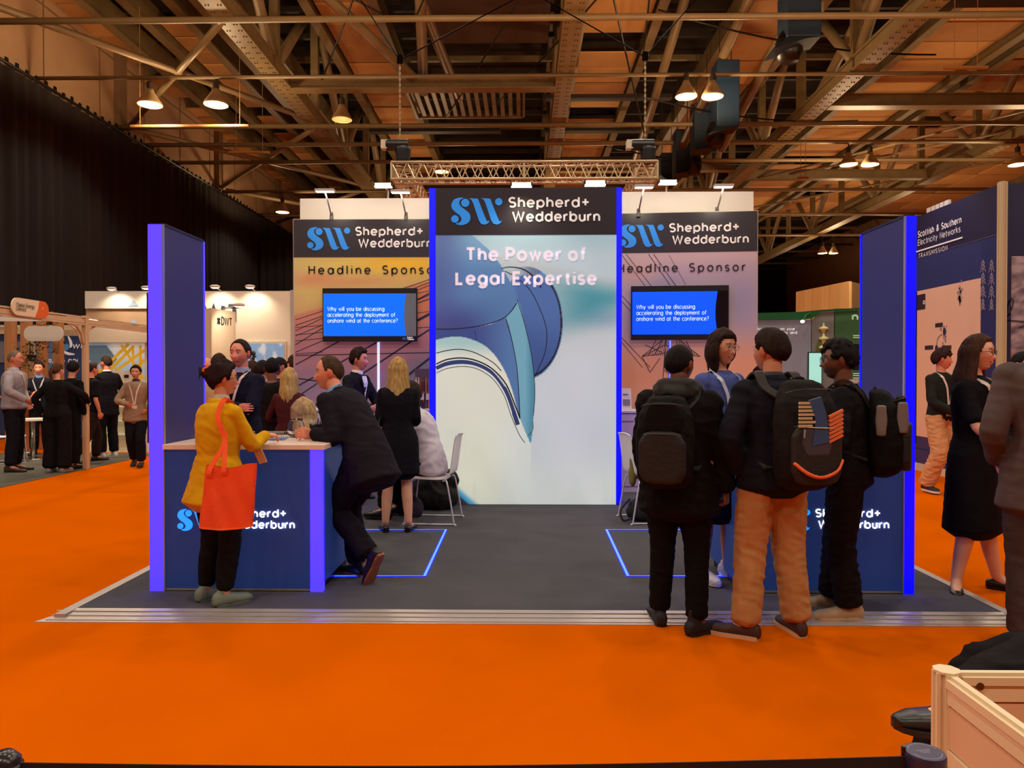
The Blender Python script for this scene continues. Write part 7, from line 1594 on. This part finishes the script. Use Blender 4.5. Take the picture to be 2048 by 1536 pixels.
person('man in a black short-sleeved shirt just right of the stand post', lp(182,12.9), -35, 1.74, 1, False, 1.05, 0, skin='ruddy', hair=('short',(60,40,30)), top=knit((24,22,28), collar=None, sl=.42, ex=.024), bottom=trousers((58,40,34)), shoes=('formal',(34,24,22),(24,18,18)), legs={'R':('l',(.10,-.32,.14),(0,1,0),-20,-30),'L':('l',(-.1,.12,.09),(0,1,0),0)})
person('man in black suit and white trainers seen in profile, left aisle', lp(214,13.6), 62, 1.87, 1, False, 1.0, 0, head=(14,-.05,0), skin='ruddy', hair=('short',(60,42,32),{'th':.008}), top=suit((26,24,34), shirt=(220,214,214)), bottom=trousers((26,24,34)), shoes=('sneaker',(206,196,190),(222,214,206)), arms={'L':('l',(-.10,.24,1.22),(-1,-.3,-.8)),'R':('l',(.2,.15,.96),(1,-.5,0))})
person('person with short dark hair behind the printed card, left aisle', lp(232,15.2), 170, 1.82, 0, False, 1.0, 0, skin='tan', hair=('short',(50,36,30)), top=knit((190,120,80), collar=None), bottom=trousers((120,90,70)), shoes=('formal',(34,24,22),(24,18,18)))
person('woman in beige gilet with lanyard walking toward us, left aisle', lp(272,12.3), 196, 1.68, 1, True, 1.08, 0, head=(0,-.05,0), skin='tan', hair=('short',(36,26,26),{'th':.018}), top=knit((150,120,96), collar=(30,24,28), ex=.034, name='beige_gilet', hem=((.14,.205,.155),(.06,.20,.15))), bottom=trousers((26,24,34)), shoes=('sneaker',(30,26,28),(40,34,34)), extra={'lanyard':((226,206,190),3.0)}, legs={'L':('l',(-.1,.12,.10),(0,1,0),0),'R':('l',(.06,-.14,.12),(0,1,0),0,-12)}, arms={'L':('l',(-.2,.15,1.0),(-1,-.5,0)),'R':('l',(.10,.25,1.10),(1,-.4,-.5))})
# ================================================================ bags on the floor
def lump(name, label, pts, col, z0, vox=.012, rough=.8, cat='bag', handle=None, amp=.02):
    S = Solid()
    for c, r in pts: S.ball(c, r)
    V, F, N = S.mesh(vox, 4); V = folds(V, N, amp, (6,6,8), len(label)); V[:,2] = np.maximum(V[:,2], z0); o0 = V.mean(0); o0[2] = V[:,2].min()
    t = thing(name, label, cat, tuple(o0)); mk('bag_body', [(V-o0,F,0)], [mat('bag_'+str(col[0])+str(col[2]), col, rough, bump=.4, bscale=60)], t)
    if handle: MB().tube(cmr(handle,6), .012, 6).build('handle', mat('bag_handle', (22,18,20), .7), t, smooth=True)
    return t
def fp(px, py): return gz(px,py,ZP)
b = fp(872,1018); lump('backpack','large black bag slumped on the floor behind the white chair',[((b.x,b.y,.18),(.26,.14,.19)),((b.x-.1,b.y,.30),(.16,.12,.16)),((b.x+.14,b.y,.36),(.12,.09,.12)),((b.x-.22,b.y,.12),(.12,.1,.12))],(20,15,17),ZP,handle=[(b.x-.12,b.y,.42),(b.x-.05,b.y-.03,.50),(b.x+.08,b.y-.02,.50),(b.x+.14,b.y,.44)])
b = fp(828,1034); lump('shoulder_bag','small purple-grey bag beside the blonde woman\'s leg',[((b.x,b.y,.12),(.10,.07,.12)),((b.x-.03,b.y,.2),(.07,.05,.10))],(48,36,56),ZP,amp=.01)
b = fp(1290,1042); lump('shoulder_bag','black laptop bag with dangling strap left of the hooded man',[((b.x,b.y,.13),(.20,.09,.12)),((b.x,b.y,.18),(.18,.08,.10)),((b.x+.12,b.y,.14),(.14,.08,.12))],(24,19,24),ZP,handle=[(b.x-.16,b.y-.02,.26),(b.x-.26,b.y-.08,.16),(b.x-.24,b.y-.12,.06),(b.x-.15,b.y-.1,.08)],amp=.01)
b = fp(1300,975); t = lump('jacket','olive jacket hanging from the right hidden chair',[((1.16,7.66,.62),(.05,.12,.16)),((1.14,7.66,.50),(.04,.1,.12))],(120,108,40),ZP,cat='jacket',amp=.01)
# strap bag at the blonde's hip
p = Vector(gz(796,1062,ZP))+Vector((-.235,.0,0)); lump('handbag','black handbag hanging at the hip of the blonde in the black dress',[((p.x,p.y,.66),(.05,.11,.15)),((p.x,p.y,.58),(.05,.11,.10))],(22,18,22),ZP,cat='bag',handle=[(p.x,p.y+.05,.78),(p.x+.02,p.y+.04,1.05),(p.x+.09,p.y+.02,1.33),(p.x+.06,p.y-.06,1.05),(p.x,p.y-.05,.78)],amp=.01)
# ================================================================ lighting truss and hoists
M_tr = mat('truss_aluminium', (200,176,140), .35, .55)
def box_truss(a, b, w_, n, lab, par=None):
    a = Vector(a); b = Vector(b); d = (b-a).normalized(); s = d.cross(EZ).normalized()*w_/2; u = EZ*w_/2; t = par or thing('lighting_truss', lab, 'truss', tuple((a+b)/2)); L_ = (b-a).length; cs = [s+u,s-u,-s-u,-s+u]
    for c in cs: MB().cyl(a+c,b+c,.025,n=8).build('chord', M_tr, t, smooth=True)
    m = MB()
    for i in range(n):
        p0 = a+d*(L_*i/n); p1 = a+d*(L_*(i+1)/n); pm_ = (p0+p1)/2
        for j in range(4): c0, c1 = cs[j], cs[(j+1)%4]; m.cyl(p0+c0,pm_+c1,.010,n=5); m.cyl(pm_+c1,p1+c0,.010,n=5)
    m.build('lattice', M_tr, t)
    for e in (a, a+(b-a)*.5, b):
        m = MB()
        for j in range(4): m.cyl(e+cs[j], e+cs[(j+1)%4], .02, n=6)
        m.build('end_frame', M_tr, t)
    return t
YT = 12.0; a = gy(786,347,YT); b = gy(1312,343,YT); zt_ = (a.z+b.z)/2
TR = box_truss((a.x,YT,zt_),(b.x,YT,zt_),.27,17,'aluminium box truss with two rearward legs hanging level above the centre panel')
box_truss((a.x+.14,YT+.3,zt_),(a.x+.14,YT+6,zt_),.27,17,'',TR); box_truss((b.x-.14,YT+.3,zt_),(b.x-.14,YT+6,zt_),.27,17,'',TR)
def hoist(px, py, top_, lab):
    p = gy(px,py,YT); tpz = gy(px,top_,YT).z; t = thing('chain_hoist', lab, 'hoist', tuple(p)); MB().cyl((p.x-.22,YT,p.z),(p.x+.14,YT,p.z),.09,n=14).build('motor', M_blk, t); MB().box((p.x-.30,YT-.07,p.z-.07),(p.x-.2,YT+.07,p.z+.07)).build('end_cap', mat('hoist_label', (200,190,170), .5), t)
    S = Solid(); S.loft([(Vector((p.x+.05,YT,zt_+.16)),Vector((1,0,0)),Vector((0,1,0)),.11,.10),(Vector((p.x+.05,YT,p.z-.05)),Vector((1,0,0)),Vector((0,1,0)),.13,.12)],14,2.6); V,F,N = S.mesh(.02,1); o0 = np.array(p); mk('chain_bag',[(V-o0,F,0)],[M_blk],t)
    m = MB(); z = p.z; i = 0
    while z < tpz: m.box((p.x-.016,YT-.005,z),(p.x+.016,YT+.005,z+.05)) if i % 2 else m.box((p.x-.005,YT-.016,z),(p.x+.005,YT+.016,z+.05)); z += .045; i += 1
    m.build('chain', mat('chain_steel', (150,130,100), .4, .6), t)['kind'] = 'stuff'
    m = MB().cyl((p.x,YT,tpz),(p.x,YT,tpz+.12),.05,n=8); 
    for dx in (-2.2,2.6): m.cyl((p.x,YT,tpz+.05),(p.x+dx,YT+6,zc),.012,n=6)
    m.build('bridle', mat('bridle_black', (6,5,5), .9, spec=.05), t)
hoist(800,290,126,'black chain hoist above the left end of the lighting truss'); hoist(1290,290,120,'black chain hoist above the right end of the lighting truss')
# ================================================================ foreground: white partition corner and barrier
zp_ = 1.0; YP = 1480*.535/585; xp = gz(1893,1338,zp_); X_, Y_p = xp.x, xp.y
t = thing('partition', 'cream modular partition corner at the bottom right', 'partition', (X_,Y_p,0)); M_pp = mat('partition_panel', (226,186,146), .55); M_pf = mat('partition_frame', (232,210,170), .4)
m = MB().cyl((X_,Y_p,0),(X_,Y_p,zp_-.004),.017,n=16)
for k_ in range(8): a = PI/8+PI/4*k_; m.cyl((X_+.0185*math.cos(a),Y_p+.0185*math.sin(a),0),(X_+.0185*math.cos(a),Y_p+.0185*math.sin(a),zp_-.004),.0055,n=6)
m.build('post', M_pf, t); MB().lathe([(.001,-.004),(.0235,-.004),(.0235,.0),(.001,.0)],(X_,Y_p,zp_),8).build('post_cap', M_pf, t)
def prt(p0, p1):
    d = Vector((p1[0]-p0[0],p1[1]-p0[1],0)).normalized(); n_ = Vector((-d.y,d.x,0)); p0 = Vector((p0[0],p0[1],0))+d*.022; p1 = Vector((p1[0],p1[1],0))
    def br(z0, z1, th, m_, nm): MB().bar(p0+EZ*(z0+z1)/2,p1+EZ*(z0+z1)/2,th,z1-z0).build(nm, m_, t)
    br(.975,.990,.028,M_pf,'top_rail'); br(.990,.996,.012,M_pf,'rail_lip'); br(.945,.972,.020,M_pf,'rail_face'); br(.865,.940,.014,M_pp,'upper_panel'); br(.835,.862,.022,M_pf,'mid_rail'); br(.02,.832,.010,M_pp,'lower_panel')
    MB().bar(p0+d*.012+EZ*.42,p0+d*.018+EZ*.42,.016,.83).build('edge_bead', M_pf, t)
prt((X_,Y_p),(X_+1.2,Y_p+.0)); prt((X_,Y_p),(X_-.01,Y_p-.9))
q = gy(1959,1372,Y_p-.012); MB().cyl((q.x,q.y+.002,q.z),(q.x,q.y-.003,q.z),.007,n=16).build('lock_screw', mat('screw_dark', (90,80,70), .3, .8), t)
# barrier post, its round cap and the belt
cpz = .945; q = gz(1850,1503,cpz); t = thing('barrier_post', 'belt barrier post with brass body and navy round cap', 'barrier post', (q.x,q.y,0))
MB().lathe([(.001,0),(.16,0),(.155,.012),(.03,.025),(.001,.025)],(q.x,q.y,0),32).build('base', M_blk, t); MB().cyl((q.x,q.y,.02),(q.x,q.y,cpz-.03),.024,n=24).build('body', mat('brass', (206,150,66), .22, .95), t, smooth=True)
for k_ in range(3): a = R(30+120*k_); MB().cyl((q.x+.027*math.cos(a),q.y+.027*math.sin(a),.7),(q.x+.027*math.cos(a),q.y+.027*math.sin(a),cpz-.02),.006,n=8).build('belt_guide', M_blk, t)
MB().lathe([(.001,-.03),(.029,-.03),(.0305,-.012),(.0305,-.004),(.029,0),(.001,0)],(q.x,q.y,cpz),32).build('cap', mat('cap_navy', (46,40,70), .35), t, smooth=False)
m = MB()
for a0, a1 in ((20,160),(200,340)): ribbon(m, [(.0235*math.cos(R(a0+(a1-a0)*i/16)), .0235*math.sin(R(a0+(a1-a0)*i/16))) for i in range(17)], .0011, .0006, (q.x,q.y,cpz), EX, EY)
m2 = [Vector((math.cos(R(12)),math.sin(R(12)),0)), Vector((-math.sin(R(12)),math.cos(R(12)),0))]
for j, (w_, n_) in enumerate(((.024,9),(.018,7),(.013,5))):
    for i in range(n_): c = Vector((q.x,q.y,cpz))+m2[0]*(-w_/2+w_*i/n_)+m2[1]*(.003-.004*j); m.add([c,c+m2[0]*.0016,c+m2[0]*.0016+m2[1]*.0022,c+m2[1]*.0022],[(0,1,2,3)])
for v in range(len(m.v)): m.v[v] = (m.v[v][0],m.v[v][1],cpz+.0006)
m.build('cap_print', mat('cap_print', (150,140,165), .5), t)['kind'] = 'stuff'
ql = gz(14,1506,.957); t = thing('barrier_post', 'black belt barrier post cut by the bottom left corner', 'barrier post', (ql.x,ql.y,0)); MB().cyl((ql.x,ql.y,.02),(ql.x,ql.y,.94),.022,n=20).build('body', M_blk, t, smooth=True); MB().lathe([(.001,-.04),(.0215,-.04),(.0225,-.01),(.012,.002),(.001,.003)],(ql.x-.004,ql.y,.957),28).build('cap', mat('cap_black', (40,32,34), .25), t, smooth=True); MB().lathe([(.001,0),(.16,0),(.155,.012),(.03,.025),(.001,.025)],(ql.x,ql.y,0),32).build('base', M_blk, t)
tag(MB().cyl((ql.x-.040,ql.y-.02,.0),(ql.x-.040,ql.y-.02,.985),.012,n=12).build('barrier_rod', M_blk), 'thin black rod at the very left edge of the barrier', 'rod')
m = MB(); N_ = 16; pa = Vector((ql.x+.02,ql.y,.942)); pb = Vector((q.x-.03,q.y,.937))
tb = [pa.lerp(pb,i/N_)-EZ*(.010*math.sin(PI*i/N_)) for i in range(N_+1)]; vs = []
for p_ in tb: vs += [p_, p_-EZ*.05, p_-EZ*.05+EY*.002, p_+EY*.002]
m.add(vs, [(4*i+j,4*i+(j+1)%4,4*i+4+(j+1)%4,4*i+4+j) for i in range(N_) for j in range(4)]+[(0,1,2,3),(4*N_+3,4*N_+2,4*N_+1,4*N_)]); tag(m.build('barrier_belt', mat('belt_black', (24,12,12), .8)), 'black belt stretched along the very bottom of the picture', 'belt')
tag(MB().cyl((gz(1807,1492,.95).x,gz(1807,1492,.95).y,.0),(gz(1807,1492,.95).x,gz(1807,1492,.95).y,.95),.0035,n=10).build('thin_rod', M_blk), 'thin black rod just left of the navy capped post', 'rod')
# seated person in black behind the partition
fo = gy(1906,1400,2.1); kn = gy(2060,1340,2.35)
L = (kn.x+.50,2.48,0); YW = 86
person('person in black trousers seated behind the cream partition, one shoe showing', L, YW, 1.85, 2, False, 1.05, -10, 0, pz=.53, sit=True, skin='pale', hair=('short',(40,30,26)), top=suit((30,26,32)), bottom=trousers((26,20,22), r=(.115,.115,.10,.095,.09), cut=-.01, wr_=.014), shoes=('formal',(26,20,18),(30,20,16)),
  legs={'L':('w',(fo.x+.06,fo.y,fo.z),(0,.2,1),14,8),'R':('l',(.12,.62,.09),(0,.3,1),0)}, arms={'L':('l',(-.17,.10,.72),(-1,-.6,-.5)),'R':('l',(.17,.10,.72),(1,-.6,-.5))})
o = shell_chair(0,0,YW,'white chair under the seated person in black, outside right',z=0,Y=2.48,X=L[0]+.02)
